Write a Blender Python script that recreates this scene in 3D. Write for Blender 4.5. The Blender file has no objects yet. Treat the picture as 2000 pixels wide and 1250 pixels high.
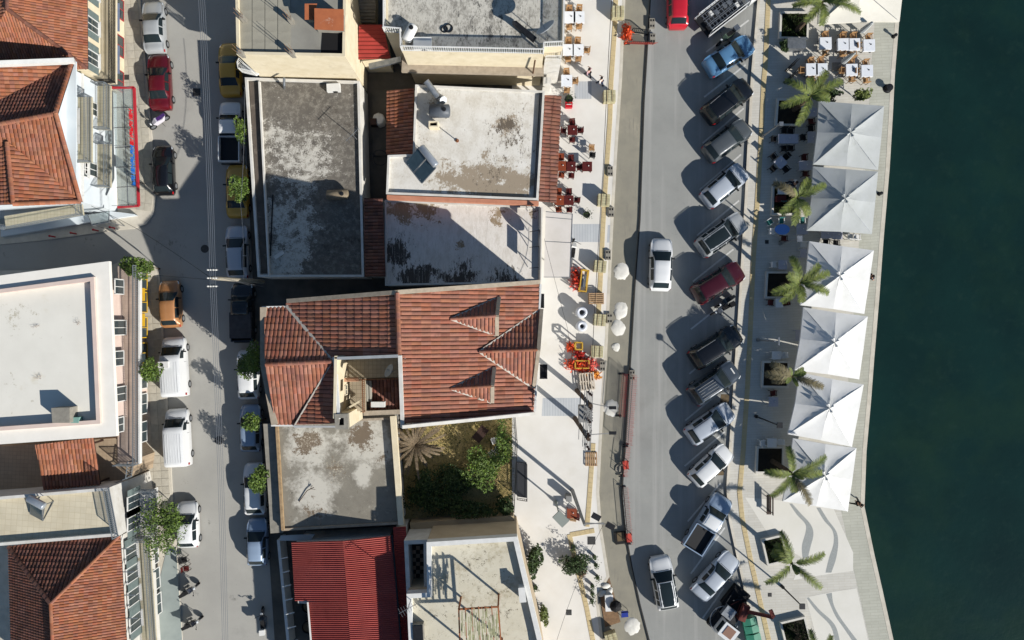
import bpy, bmesh, math, random
from mathutils import Vector, Matrix
random.seed(11)
sc = bpy.context.scene
COL = sc.collection
# ---------------------------------------------------------------- camera, sky, sun, exposure
H = 62.0          # drone height in metres
S = 24.0          # photograph pixels per metre on the ground
cd = bpy.data.cameras.new('camera'); cam = bpy.data.objects.new('camera', cd); COL.objects.link(cam)
cam.location = (0, 0, H); cam.rotation_euler = (0, 0, 0)
cd.sensor_width = 36; cd.lens = S * H / 2000 * 36; cd.clip_end = 3000; cd.clip_start = 0.5
sc.camera = cam
SUN_EL = math.radians(28.0)
SD = Vector((0.775 * math.cos(SUN_EL), -0.632 * math.cos(SUN_EL), math.sin(SUN_EL))).normalized()
w = bpy.data.worlds.new('World'); sc.world = w; w.use_nodes = True
nt = w.node_tree; bg = nt.nodes['Background']
sky = nt.nodes.new('ShaderNodeTexSky'); sky.sky_type = 'NISHITA'; sky.sun_disc = False
sky.sun_elevation = SUN_EL; sky.sun_rotation = math.atan2(SD.x, SD.y)
sky.air_density = 1.3; sky.dust_density = 0.15; sky.ozone_density = 4.0
nt.links.new(sky.outputs[0], bg.inputs[0]); bg.inputs[1].default_value = 0.058
sl = bpy.data.lights.new('sun', 'SUN'); sl.energy = 5.0; sl.angle = math.radians(0.53); sl.color = (1.0, 0.955, 0.89)
sun = bpy.data.objects.new('sun', sl); COL.objects.link(sun); sun.rotation_euler = SD.to_track_quat('Z', 'Y').to_euler()
sun.location = SD * 100
sc.view_settings.view_transform = 'Standard'; sc.view_settings.look = 'None'
sc.view_settings.exposure = 0.55; sc.view_settings.gamma = 1
sc.view_settings.use_curve_mapping = False
sc.cycles.max_bounces = 6; sc.cycles.transparent_max_bounces = 6

# ---------------------------------------------------------------- helpers
def P(px, py, z=0.0):
    k = (1 - z / H) / S
    return Vector(((px - 1000) * k, (625 - py) * k, z))
def Pl(pts, z=0.0): return [P(a, b, z) for a, b in pts]
def xy(pts, z=0.0): return [(p.x, p.y) for p in Pl(pts, z)]
def lin(c): c /= 255.0; return c / 12.92 if c <= .04045 else ((c + .055) / 1.055) ** 2.4
def C(r, g, b, k=.72): return (lin(r) * k, lin(g) * k, lin(b) * k, 1)

def wm(o):
    m = o.matrix_basis.copy()
    if o.parent: m = wm(o.parent) @ o.matrix_parent_inverse @ m
    return m
def attach(o, parent, local=False):
    o.parent = parent
    if not local: o.matrix_parent_inverse = wm(parent).inverted()
def tag(o, label=None, cat=None, group=None, kind=None):
    if label: o['label'] = label
    if cat: o['category'] = cat
    if group: o['group'] = group
    if kind: o['kind'] = kind
    return o
def thing(name, label, cat, loc=(0, 0, 0), rz=0, group=None):
    o = bpy.data.objects.new(name, None); COL.objects.link(o)
    o.empty_display_size = .2; o.location = loc; o.rotation_euler = (0, 0, rz)
    return tag(o, label, cat, group)
def dup(o, parent=None):
    c = o.copy(); COL.objects.link(c)
    if parent: c.parent = parent
    for ch in list(o.children): dup(ch, c)
    return c

class MB:
    def __init__(s): s.v = []; s.f = []; s.m = []; s.mi = 0; s.T = None
    def add(s, vs, fs):
        n = len(s.v)
        if s.T is not None: vs = [s.T @ Vector(p) for p in vs]
        s.v += [tuple(p) for p in vs]; s.f += [tuple(i + n for i in f) for f in fs]; s.m += [s.mi] * len(fs)
        return s
    def prism(s, poly, z0, z1):
        poly = [(p[0], p[1]) for p in poly]; n = len(poly)
        a = sum(poly[i][0] * poly[(i + 1) % n][1] - poly[(i + 1) % n][0] * poly[i][1] for i in range(n))
        if a < 0: poly = poly[::-1]
        vs = [(x, y, z0) for x, y in poly] + [(x, y, z1) for x, y in poly]
        fs = [tuple(range(n))[::-1], tuple(range(n, 2 * n))] + [(i, (i + 1) % n, n + (i + 1) % n, n + i) for i in range(n)]
        return s.add(vs, fs)
    def slab(s, pts, t):      # planar polygon in 3D (counter-clockwise from above), thickened downwards
        pts = [Vector(p) for p in pts]; n = len(pts)
        nz = sum((pts[i].x * pts[(i + 1) % n].y - pts[(i + 1) % n].x * pts[i].y) for i in range(n))
        if nz < 0: pts = pts[::-1]
        vs = [p - Vector((0, 0, t)) for p in pts] + pts
        return s.add(vs, [tuple(range(n))[::-1], tuple(range(n, 2 * n))] + [(i, (i + 1) % n, n + (i + 1) % n, n + i) for i in range(n)])
    def box(s, c, d, rz=0, R=None):
        x, y, z = d[0] / 2, d[1] / 2, d[2] / 2; c = Vector(c)
        R = R if R is not None else Matrix.Rotation(rz, 3, 'Z')
        vs = [c + R @ Vector(p) for p in ((-x, -y, -z), (x, -y, -z), (x, y, -z), (-x, y, -z), (-x, -y, z), (x, -y, z), (x, y, z), (-x, y, z))]
        return s.add(vs, [(3, 2, 1, 0), (4, 5, 6, 7), (0, 1, 5, 4), (1, 2, 6, 5), (2, 3, 7, 6), (3, 0, 4, 7)])
    def bar(s, a, b, wd, ht=None):
        a = Vector(a); b = Vector(b); d = b - a; ht = ht or wd
        if d.length < 1e-6: return s
        q = d.to_track_quat('X', 'Z').to_matrix()
        return s.box((a + b) / 2, (d.length, wd, ht), R=q)
    def tube(s, pts, r, n=6, r2=None, cap=True):
        pts = [Vector(p) for p in pts]; m = len(pts); vs = []
        for i, p in enumerate(pts):
            t = (pts[min(i + 1, m - 1)] - pts[max(i - 1, 0)]).normalized()
            a = t.cross(Vector((0, 0, 1)))
            if a.length < 1e-3: a = t.cross(Vector((1, 0, 0)))
            a.normalize(); b = a.cross(t)
            rr = r if r2 is None else r + (r2 - r) * i / max(1, m - 1)
            vs += [p + (a * math.cos(2 * math.pi * k / n) + b * math.sin(2 * math.pi * k / n)) * rr for k in range(n)]
        fs = [(i * n + k, i * n + (k + 1) % n, (i + 1) * n + (k + 1) % n, (i + 1) * n + k) for i in range(m - 1) for k in range(n)]
        if cap: fs += [tuple(range(n))[::-1], tuple(range((m - 1) * n, m * n))]
        return s.add(vs, fs)
    def lathe(s, c, prof, n=16, ax=None):   # prof: (radius, height) list, axis z (or matrix ax)
        c = Vector(c); m = len(prof); vs = []
        for r, h in prof:
            for k in range(n):
                p = Vector((r * math.cos(2 * math.pi * k / n), r * math.sin(2 * math.pi * k / n), h))
                vs.append(c + (ax @ p if ax is not None else p))
        fs = [(i * n + k, i * n + (k + 1) % n, (i + 1) * n + (k + 1) % n, (i + 1) * n + k) for i in range(m - 1) for k in range(n)]
        fs += [tuple(range(n))[::-1], tuple(range((m - 1) * n, m * n))]
        return s.add(vs, fs)
    def torus(s, c, R, r, n=16, m=6, ax=None):
        c = Vector(c); vs = []
        for i in range(n):
            a = 2 * math.pi * i / n
            for j in range(m):
                b = 2 * math.pi * j / m
                p = Vector(((R + r * math.cos(b)) * math.cos(a), (R + r * math.cos(b)) * math.sin(a), r * math.sin(b)))
                vs.append(c + (ax @ p if ax is not None else p))
        return s.add(vs, [(i * m + j, ((i + 1) % n) * m + j, ((i + 1) % n) * m + (j + 1) % m, i * m + (j + 1) % m) for i in range(n) for j in range(m)])
    def quad(s, a, b, c, d): return s.add([a, b, c, d], [(0, 1, 2, 3)])
    def mesh(s, name, mats, smooth=False):
        me = bpy.data.meshes.new(name); me.from_pydata(s.v, [], s.f)
        for m in (mats if isinstance(mats, (list, tuple)) else [mats]): me.materials.append(m)
        if isinstance(mats, (list, tuple)): me.polygons.foreach_set('material_index', s.m)
        if smooth: me.polygons.foreach_set('use_smooth', [True] * len(me.polygons))
        me.update(); return me
    def build(s, name, mats, parent=None, local=False, smooth=False, **kw):
        o = bpy.data.objects.new(name, s.mesh(name, mats, smooth)); COL.objects.link(o)
        if parent: attach(o, parent, local)
        return tag(o, **kw)
def smooth_angle(o, deg=40):
    me = o.data; me.polygons.foreach_set('use_smooth', [True] * len(me.polygons)); me.set_sharp_from_angle(angle=math.radians(deg))
    return o
def structure(name, mb, m, parent=None, **kw): return mb.build(name, m, parent, kind='structure', **kw)
def offset_poly(poly, d):        # inward offset of a polygon given as (x, y), d metres
    n = len(poly); a = sum(poly[i][0] * poly[(i + 1) % n][1] - poly[(i + 1) % n][0] * poly[i][1] for i in range(n))
    if a < 0: poly = poly[::-1]
    out = []
    for i in range(n):
        p0 = Vector(poly[i - 1]); p1 = Vector(poly[i]); p2 = Vector(poly[(i + 1) % n])
        e1 = (p1 - p0).normalized(); e2 = (p2 - p1).normalized()
        n1 = Vector((-e1.y, e1.x)); n2 = Vector((-e2.y, e2.x))
        k = 1 + n1.dot(n2)
        out.append(tuple(p1 + (n1 + n2) * (d / max(k, .3))))
    return out
def ring(mb, outer, inner, z0, z1):   # both counter-clockwise, same count
    n = len(outer)
    for i in range(n):
        j = (i + 1) % n
        q = [outer[i], outer[j], inner[j], inner[i]]
        vs = [(p[0], p[1], z0) for p in q] + [(p[0], p[1], z1) for p in q]
        mb.add(vs, [(3, 2, 1, 0), (4, 5, 6, 7), (0, 1, 5, 4), (2, 3, 7, 6)])
    return mb
def ccw(poly):
    n = len(poly); a = sum(poly[i][0] * poly[(i + 1) % n][1] - poly[(i + 1) % n][0] * poly[i][1] for i in range(n))
    return poly if a > 0 else poly[::-1]
def along(pts, step):            # points every `step` along a polyline of 2D/3D vectors: (point, direction)
    pts = [Vector(p) for p in pts]; out = []; carry = 0
    for a, b in zip(pts, pts[1:]):
        d = b - a; L = d.length; t = carry
        while t < L: out.append((a + d * (t / L), d.normalized())); t += step
        carry = t - L
    return out

# ---------------------------------------------------------------- materials
MATS = {}
def mat(name, c1, c2=None, sc_=3., rough=.85, bump=0., bsc=25., metal=0., spec=.3, stains=(), isl=0., coat=0., blobs=None, streak=None, grid=None, bmp_dist=.02, obj_rand=0., cracks=None, glass=False, trans=0., peels=()):
    if name in MATS: return MATS[name]
    m = bpy.data.materials.new(name); MATS[name] = m; m.use_nodes = True; t = m.node_tree; N = t.nodes; L = t.links
    bs = N['Principled BSDF']; bs.inputs['Roughness'].default_value = rough; bs.inputs['Metallic'].default_value = metal
    bs.inputs['Specular IOR Level'].default_value = spec
    if coat: bs.inputs['Coat Weight'].default_value = coat; bs.inputs['Coat Roughness'].default_value = .06
    tc = N.new('ShaderNodeTexCoord'); co = tc.outputs['Object']
    def noise(scale, det=6, rgh=.6, vec=co):
        n = N.new('ShaderNodeTexNoise'); n.inputs['Scale'].default_value = scale; n.inputs['Detail'].default_value = det
        n.inputs['Roughness'].default_value = rgh; L.new(vec, n.inputs['Vector']); return n.outputs['Fac']
    def rng(v, lo, hi, a=0., b=1.):
        n = N.new('ShaderNodeMapRange'); L.new(v, n.inputs[0])
        for i, x in enumerate((lo, hi, a, b)): n.inputs[i + 1].default_value = x
        return n.outputs[0]
    def mix(f, a, b):
        n = N.new('ShaderNodeMix'); n.data_type = 'RGBA'
        if isinstance(f, float): n.inputs[0].default_value = f
        else: L.new(f, n.inputs[0])
        for i, x in ((6, a), (7, b)):
            if isinstance(x, tuple): n.inputs[i].default_value = x
            else: L.new(x, n.inputs[i])
        return n.outputs[2]
    def mth(op, a, b=None):
        n = N.new('ShaderNodeMath'); n.operation = op
        for i, x in enumerate((a, b)):
            if x is None: continue
            if isinstance(x, (int, float)): n.inputs[i].default_value = x
            else: L.new(x, n.inputs[i])
        return n.outputs[0]
    col = c1
    if c2 is not None: col = mix(rng(noise(sc_), .32, .68), c1, c2)
    for st in stains:            # (colour, scale, lo, hi, strength)
        c, s_, lo, hi = st[:4]; k = st[4] if len(st) > 4 else 1.
        mp = N.new('ShaderNodeMapping'); L.new(co, mp.inputs[0]); mp.inputs['Location'].default_value = (7.3 * s_, 3.1, 1.7)
        col = mix(rng(noise(s_, 8, .65, mp.outputs[0]), lo, hi, 0., k), col, c)
    for c, base, zones, s_, soft, an in peels:      # ragged patches: noise plus zones where they gather (x, y, r, amount)
        mp = N.new('ShaderNodeMapping'); L.new(co, mp.inputs[0]); mp.inputs['Scale'].default_value = an; mp.inputs['Location'].default_value = (s_ * 3.7, 1.3, .4)
        v = mth('ADD', mth('MULTIPLY', noise(s_, 13, .70, mp.outputs[0]), .62), mth('MULTIPLY', noise(s_ * 5.3, 8, .7, mp.outputs[0]), .38)); wz = noise(.9, 4, .6)
        sp = N.new('ShaderNodeSeparateXYZ'); L.new(co, sp.inputs[0]); cb = N.new('ShaderNodeCombineXYZ'); L.new(sp.outputs[0], cb.inputs[0]); L.new(sp.outputs[1], cb.inputs[1])
        for zx, zy, zrad, amp in zones:
            d = N.new('ShaderNodeVectorMath'); d.operation = 'DISTANCE'; L.new(cb.outputs[0], d.inputs[0]); d.inputs[1].default_value = (zx, zy, 0)
            dd = mth('ADD', d.outputs['Value'], mth('MULTIPLY', mth('SUBTRACT', wz, .5), zrad * 1.1))
            v = mth('ADD', v, rng(dd, zrad, 0., 0., amp))
        col = mix(rng(v, base - soft, base + soft), col, c)
    if streak:                   # (colour, scale vector, lo, hi)
        mp = N.new('ShaderNodeMapping'); L.new(co, mp.inputs[0]); mp.inputs['Scale'].default_value = streak[1]
        col = mix(rng(noise(1., 6, .6, mp.outputs[0]), streak[2], streak[3]), col, streak[0])
    if blobs:                    # (colour, [(x, y, r)...], edge noise)
        cur = None; nz = noise(1.3, 7, .6)
        for bx, by, br in blobs[1]:
            d = N.new('ShaderNodeVectorMath'); d.operation = 'DISTANCE'; sp = N.new('ShaderNodeSeparateXYZ'); L.new(co, sp.inputs[0])
            cb = N.new('ShaderNodeCombineXYZ'); L.new(sp.outputs[0], cb.inputs[0]); L.new(sp.outputs[1], cb.inputs[1])
            L.new(cb.outputs[0], d.inputs[0]); d.inputs[1].default_value = (bx, by, 0)
            v = mth('ADD', d.outputs['Value'], mth('MULTIPLY', nz, blobs[2])); v = rng(v, br + blobs[2] * .5 + .25, br + blobs[2] * .5 - .25)
            cur = v if cur is None else mth('MAXIMUM', cur, v)
        col = mix(cur, col, blobs[0])
    if cracks:                   # (colour, scale, width)
        v = N.new('ShaderNodeTexVoronoi'); v.feature = 'DISTANCE_TO_EDGE'; v.inputs['Scale'].default_value = cracks[1]
        wv = N.new('ShaderNodeMix'); wv.data_type = 'VECTOR'; wv.inputs[0].default_value = .12
        nn = N.new('ShaderNodeTexNoise'); nn.inputs['Scale'].default_value = 1.5; L.new(co, nn.inputs['Vector'])
        L.new(co, wv.inputs[4]); L.new(nn.outputs['Color'], wv.inputs[5]); L.new(wv.outputs[1], v.inputs['Vector'])
        col = mix(rng(v.outputs['Distance'], cracks[2], 0., 0., .7), col, cracks[0])
    if grid:                     # (colour, brick width, row height, mortar, rotation, offset)
        mp = N.new('ShaderNodeMapping'); L.new(co, mp.inputs[0]); mp.inputs['Rotation'].default_value = (0, 0, grid[4])
        b = N.new('ShaderNodeTexBrick'); L.new(mp.outputs[0], b.inputs['Vector']); b.inputs['Scale'].default_value = 1
        b.offset = grid[5]; b.inputs['Brick Width'].default_value = grid[1]; b.inputs['Row Height'].default_value = grid[2]
        b.inputs['Mortar Size'].default_value = grid[3]; b.inputs['Mortar Smooth'].default_value = .3
        b.inputs['Color1'].default_value = (1, 1, 1, 1); b.inputs['Color2'].default_value = (.86, .86, .86, 1); b.inputs['Mortar'].default_value = (1, 1, 1, 1)
        mu = N.new('ShaderNodeMix'); mu.data_type = 'RGBA'; mu.blend_type = 'MULTIPLY'; mu.inputs[0].default_value = .6
        if isinstance(col, tuple): mu.inputs[6].default_value = col
        else: L.new(col, mu.inputs[6])
        L.new(b.outputs['Color'], mu.inputs[7]); col = mix(b.outputs['Fac'], mu.outputs[2], grid[0])
    if isl or obj_rand:
        g = N.new('ShaderNodeNewGeometry'); oi = N.new('ShaderNodeObjectInfo')
        r = mth('FRACT', mth('ADD', g.outputs['Random Per Island'], mth('MULTIPLY', oi.outputs['Random'], 7.31 if obj_rand else 0.)))
        k = max(isl, obj_rand); hs = N.new('ShaderNodeHueSaturation')
        L.new(rng(r, 0, 1, 1 - k, 1 + k), hs.inputs['Value'])
        r2 = mth('FRACT', mth('MULTIPLY', r, 5.77)); L.new(rng(r2, 0, 1, .5 - .010 * k * 2, .5 + .018 * k * 2), hs.inputs['Hue'])
        r3 = mth('FRACT', mth('MULTIPLY', r, 11.3)); L.new(rng(r3, 0, 1, 1 - k * .7, 1 + k * .1), hs.inputs['Saturation'])
        if isinstance(col, tuple): hs.inputs['Color'].default_value = col
        else: L.new(col, hs.inputs['Color'])
        col = hs.outputs[0]
    if isinstance(col, tuple): bs.inputs['Base Color'].default_value = col
    else: L.new(col, bs.inputs['Base Color'])
    if bump:
        b = N.new('ShaderNodeBump'); b.inputs['Strength'].default_value = bump; b.inputs['Distance'].default_value = bmp_dist
        L.new(noise(bsc, 5, .6), b.inputs['Height']); L.new(b.outputs[0], bs.inputs['Normal'])
    if trans: bs.inputs['Transmission Weight'].default_value = trans
    if glass:
        tr = N.new('ShaderNodeBsdfTransparent'); tr.inputs[0].default_value = glass; ms = N.new('ShaderNodeMixShader')
        fr = N.new('ShaderNodeFresnel'); fr.inputs[0].default_value = 1.5
        ms.inputs[0].default_value = .35; out = N['Material Output']
        L.new(tr.outputs[0], ms.inputs[1]); L.new(bs.outputs[0], ms.inputs[2]); L.new(ms.outputs[0], out.inputs[0])
    return m
def paint(name, r, g, b, metal=.15, rough=.32, k=.72): return mat('paint_' + name, C(r, g, b, k), None, rough=rough, metal=metal, spec=.5, coat=.6)
WHITE = mat('white_paint', C(238, 238, 234), C(222, 222, 218), 2., .7, .05, 40)
CREAM = mat('cream_plaster', C(240, 228, 200), C(226, 212, 180), 1.2, .9, .1, 30, stains=((C(170, 155, 125), 1.4, .58, .78, .55),))
METAL = mat('galvanised_metal', C(170, 175, 180), C(140, 145, 150), 4., .4, 0, metal=.7, spec=.5)
DMETAL = mat('dark_metal', C(48, 50, 54), C(36, 37, 40), 6., .5, metal=.4)
BLACK = mat('black_rubber', C(22, 22, 24), None, rough=.8)
GLASS = mat('car_glass', (.014, .021, .024, 1), None, rough=.1, spec=.3)
WGLASS = mat('window_glass', (.035, .05, .055, 1), None, rough=.06, spec=.8)
WOOD = mat('weathered_wood', C(150, 112, 78), C(110, 82, 58), 9., .85, .2, 60)
DWOOD = mat('dark_wood', C(70, 45, 34), C(50, 33, 26), 8., .7)
CONC = mat('concrete', C(165, 160, 148), C(140, 136, 126), 2.2, .95, .15, 40, stains=((C(110, 105, 98), 3., .55, .75, .5),))
# ---------------------------------------------------------------- ground, streets, promenade, sea
def ext(pl): return [(pl[0][0], -2600)] + pl + [(pl[-1][0], 3900)]
K1 = ext([(1226, -300), (1221, 0), (1215, 150), (1205, 300), (1198, 430), (1190, 600), (1185, 700), (1178, 800), (1170, 960), (1175, 1030), (1190, 1125), (1168, 1165), (1178, 1250), (1210, 1550)])
K2 = ext([(1285, -300), (1270, 0), (1258, 200), (1250, 430), (1240, 560), (1232, 700), (1222, 850), (1217, 930), (1215, 970), (1222, 1040), (1235, 1110), (1250, 1180), (1268, 1250), (1340, 1550)])
K3 = ext([(1500, -300), (1478, 0), (1465, 150), (1461, 230), (1453, 390), (1444, 540), (1440, 610), (1435, 685), (1429, 780), (1424, 850), (1417, 950), (1422, 1015), (1436, 1080), (1458, 1180), (1475, 1250), (1560, 1550)])
QY = ext([(1775, -300), (1756, 0), (1744, 150), (1740, 230), (1734, 330), (1728, 400), (1722, 470), (1714, 580), (1704, 700), (1698, 780), (1689, 880), (1685, 988), (1704, 1080), (1720, 1150), (1742, 1250), (1810, 1550)])
KW = [(262, -2600), (266, -300), (275, 0), (298, 270), (305, 385), (301, 418), (287, 438), (262, 447), (235, 449), (90, 469), (0, 478), (-300, 500)]
KS = [(-300, 532), (200, 526), (255, 503), (290, 512), (309, 522), (314, 548), (320, 646), (328, 784), (337, 950), (349, 1124), (357, 1250), (375, 1550), (375, 3900)]
KE = ext([(462, -300), (470, 0), (480, 250), (492, 500), (503, 750), (517, 950), (524, 1050), (537, 1250), (555, 1550)])
Z0 = lambda *zs: [(P(a, b).x, P(a, b).y, r / S, k) for a, b, r, k in zs]
ISO = (1, 1, 1)
ASPH = mat('sunbleached_asphalt', C(180, 181, 176, .585), C(168, 169, 165, .585), .35, .95, .05, 40, bmp_dist=.004, stains=((C(148, 148, 143, .64), .22, .55, .8, .7), (C(204, 202, 194, .58), .5, .6, .85, .5), (C(110, 110, 106, .64), 11., .63, .70, .6)), streak=(C(200, 199, 194, .58), (1.1, .035, 1), .50, .72), peels=[(C(120, 120, 117, .64), .70, [], .5, .03, (1.6, .3, 1)), (C(132, 131, 126, .64), .67, [], 3., .02, ISO)])
ASPH2 = mat('street_asphalt', C(192, 190, 182, .64), C(180, 178, 171, .64), .3, .95, .05, 40, bmp_dist=.004, stains=((C(150, 149, 144, .66), .3, .56, .8, .6), (C(104, 102, 98, .64), .8, .66, .74, .7), (C(116, 114, 110, .64), 12., .63, .71, .6)), peels=[(C(128, 126, 120, .64), .68, Z0((330, 480, 60, .15), (300, 550, 50, .12)), .6, .03, (1.5, .5, 1)), (C(92, 90, 86, .64), .69, Z0((335, 405, 40, .12), (310, 500, 40, .1)), 2.5, .03, ISO)])
STRIP = mat('dusty_concrete_strip', C(168, 163, 146, .66), C(152, 148, 135, .66), .6, .95, .12, 50, bmp_dist=.008, stains=((C(190, 182, 162, .66), .4, .55, .8, .7), (C(128, 122, 108, .66), .9, .62, .8, .6)), streak=(C(140, 137, 126, .66), (6, .6, 1), .58, .75))
PAVE1 = mat('pale_cement_pavement', C(240, 237, 230, .74), C(230, 226, 217, .74), .5, .9, .06, 60, stains=((C(208, 200, 182, .74), .35, .58, .8, .5), (C(190, 176, 150, .74), 2.2, .68, .8, .4)))
PAVE2 = mat('pale_plank_paving', C(228, 225, 215, .68), C(217, 214, 204, .68), .6, .9, .06, 60, stains=((C(200, 190, 168, .74), .3, .55, .8, .6),), grid=(C(196, 190, 175, .74), .95, .21, .012, -.04, .5))
QUAYM = mat('greenish_quay_paving', C(204, 204, 190, .72), C(190, 190, 176, .72), .6, .9, .06, 60, stains=((C(165, 165, 145, .72), .8, .55, .8, .6),), grid=(C(176, 174, 160, .72), 1.2, .24, .015, -.06, .5))
WALKM = mat('old_paving_slab', C(206, 200, 184, .7), C(188, 182, 167, .7), 1.2, .9, .1, 50, stains=((C(150, 144, 130, .7), 1.5, .58, .8, .6),), obj_rand=.07)
KERBM = mat('pale_kerb', C(226, 219, 204, .72), C(205, 198, 182, .72), 1.5, .9, .1, 40)
EARTH = mat('dry_earth', C(128, 110, 84, .66), C(98, 86, 66, .66), 2., .95, .3, 30)
BLOCKG = mat('yard_concrete', C(120, 115, 106, .6), C(92, 89, 84, .6), .8, .95, .2, 30)
SEAM = mat('harbour_water', (.0062, .0235, .0205, 1), (.0048, .0165, .0155, 1), .12, .16, .25, 2.2, spec=.2, stains=((.009, .034, .022, 1) and ((.013, .033, .018, 1), .08, .5, .75, .7), ((.012, .030, .024, 1), 1.1, .55, .75, .55), ((.004, .016, .014, 1), .25, .56, .75, .7)), peels=[((.06, .09, .08, 1), .80, [], 3.0, .02, (1, 1, 1))], bmp_dist=.06)
YELT = mat('yellow_tactile', C(226, 206, 160, .72), C(212, 192, 148, .72), 1.5, .9, obj_rand=.06)

far = lambda pl, z=0: xy(pl, z)
structure('ground', MB().prism(xy([(-9000, -9000), (1240, -9000), (1240, 9000), (-9000, 9000)]), -1.0, -.30), EARTH)
structure('street', MB().prism(xy([(-2600, -2600), (700, -2600), (700, 3900), (-2600, 3900)]), -.29, 0), ASPH2)
walk_n = structure('pavement', MB().prism(xy(KW + [(-2600, 500), (-2600, -2600)]), -.28, .10), KERBM)
walk_s = structure('pavement', MB().prism(xy([(-2600, 532)] + KS + [(-2600, 3900)]), -.28, .10), KERBM)
structure('yard_ground', MB().prism(xy(KE + [(1150, 3900), (1150, -2600)]), -.28, .07), BLOCKG)
prom = structure('promenade', MB().prism(xy([(1000, -2600)] + K1 + [(1000, 3900)]), -.27, .12), PAVE1)
structure('gutter_strip', MB().prism(xy(K1 + K2[::-1]), -.26, -.06), STRIP)
road = structure('seafront_road', MB().prism(xy(K2 + K3[::-1]), -.27, .06), ASPH)
quay = structure('quay', MB().prism(xy(K3 + QY[::-1]), -4.0, .21), PAVE2)
qi = [(x - 46, y) for x, y in QY]
structure('quay_edge', MB().prism(xy(qi + QY[::-1]), -.2, .214), QUAYM, quay)
structure('quay_wall', MB().prism(xy([(x - 7, y) for x, y in QY] + [(x + 1, y) for x, y in QY][::-1]), -3.9, .225), KERBM, quay)
structure('water', MB().prism([(22, -900), (900, -900), (900, 900), (22, 900)], -3., -1.15), SEAM)
# kerb stones (pale edging) beside the gutter strip and along the quay road
mb = MB(); pts = xy(K1); mb.prism(xy(K1) + xy([(x - 6, y) for x, y in K1])[::-1], 0, .128); structure('kerb', mb, KERBM, prom)
mb = MB(); mb.prism(xy([(x + 5, y) for x, y in K3]) + xy(K3)[::-1], 0, .222); structure('kerb', mb, KERBM, quay)
mb = MB(); mb.prism(xy([(x - 1.2, y) for x, y in K2]) + xy([(x + 1, y) for x, y in K2])[::-1], 0, .066); structure('road_edge', mb, mat('road_step_shade', C(60, 58, 55), None), road)  # dark strip painted in for the shadow along the road step

# paving slabs laid one by one on the western pavements
slab = MB().box((0, 0, .012), (.60, .60, .03)).mesh('paving_slab', WALKM)
def lay(parent, line, rows, z, step=.63):
    for p, d in along([Vector(q) for q in xy(line)], step):
        if not (-18.2 < p.y < 26.5) or p.x < -42: continue
        nrm = Vector((d.y, -d.x))
        for r in rows:
            q = p + nrm * r * step
            o = bpy.data.objects.new('paving_slab', slab); COL.objects.link(o); o.location = (q.x, q.y, z + random.uniform(-.006, .004)); o.rotation_euler = (0, 0, math.atan2(d.y, d.x) + random.uniform(-.01, .01))
            attach(o, parent)
lay(walk_n, KW[2:6], (.8, 1.8, 2.8, 3.8), .10)
lay(walk_s, KS[5:11], (.8, 1.8, 2.8), .10)

# yellow tactile tiles
tt = MB().box((0, 0, .008), (.385, .385, .03))
for i in range(4): tt.box((0, -.135 + .09 * i, .026), (.36, .03, .012))
tt = tt.mesh('tactile_tile', YELT)
def tactile(parent, line, z, n=1):
    for p, d in along([Vector(q) for q in xy(line)], .40):
        if not -27.5 < p.y < 27.5: continue
        o = bpy.data.objects.new('tactile_tile', tt); COL.objects.link(o); o.location = (p.x, p.y, z); o.rotation_euler = (0, 0, math.atan2(d.y, d.x)); attach(o, parent)
tactile(prom, [(1203, -30), (1201, 46), (1193, 163), (1191, 233), (1181, 380), (1177, 450), (1172, 555), (1167, 640)], .125)
tactile(prom, [(1158, 870), (1155, 913), (1150, 983), (1146, 1032)], .125)
tactile(prom, [(1156, 1036), (1112, 1044), (1121, 1083), (1134, 1136), (1146, 1188), (1157, 1245), (1165, 1285)], .1255)
tactile(quay, [(1500, -30), (1498, 20), (1493, 130), (1490, 160), (1483, 300), (1477, 400), (1469, 520), (1464, 640), (1458, 760), (1450, 880), (1443, 960), (1448, 1010), (1464, 1090), (1480, 1160), (1500, 1250), (1508, 1285)], .215)

# painted parking lines
PLINE = mat('road_paint', C(226, 226, 222), C(200, 200, 196), 6., .8)
for a, b in (((1379, 102), (1462, 40)), ((1375, 190), (1456, 127)), ((1372, 280), (1452, 212)), ((1366, 371), (1447, 302)), ((1361, 460), (1443, 392)), ((1353, 550), (1432, 487)), ((1349, 643), (1432, 577)), ((1346, 730), (1427, 663)), ((1338, 821), (1417, 756)), ((1337, 910), (1415, 843)), ((1343, 1018), (1407, 943)), ((1349, 1120), (1415, 1030)), ((1372, 1207), (1413, 1148)), ((1400, 1275), (1440, 1215))):
    p, q = P(*a), P(*b); p.z = q.z = .063
    structure('parking_line', MB().bar(p, q, .13, .006), PLINE, road)
for pl in ([(1408, 770), (1424, 770), (1422, 802), (1404, 802)], [(1404, 903), (1416, 903), (1413, 928), (1400, 928)]):
    structure('soil_bed', MB().prism(xy(pl), .0, .072), EARTH, road)
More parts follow.
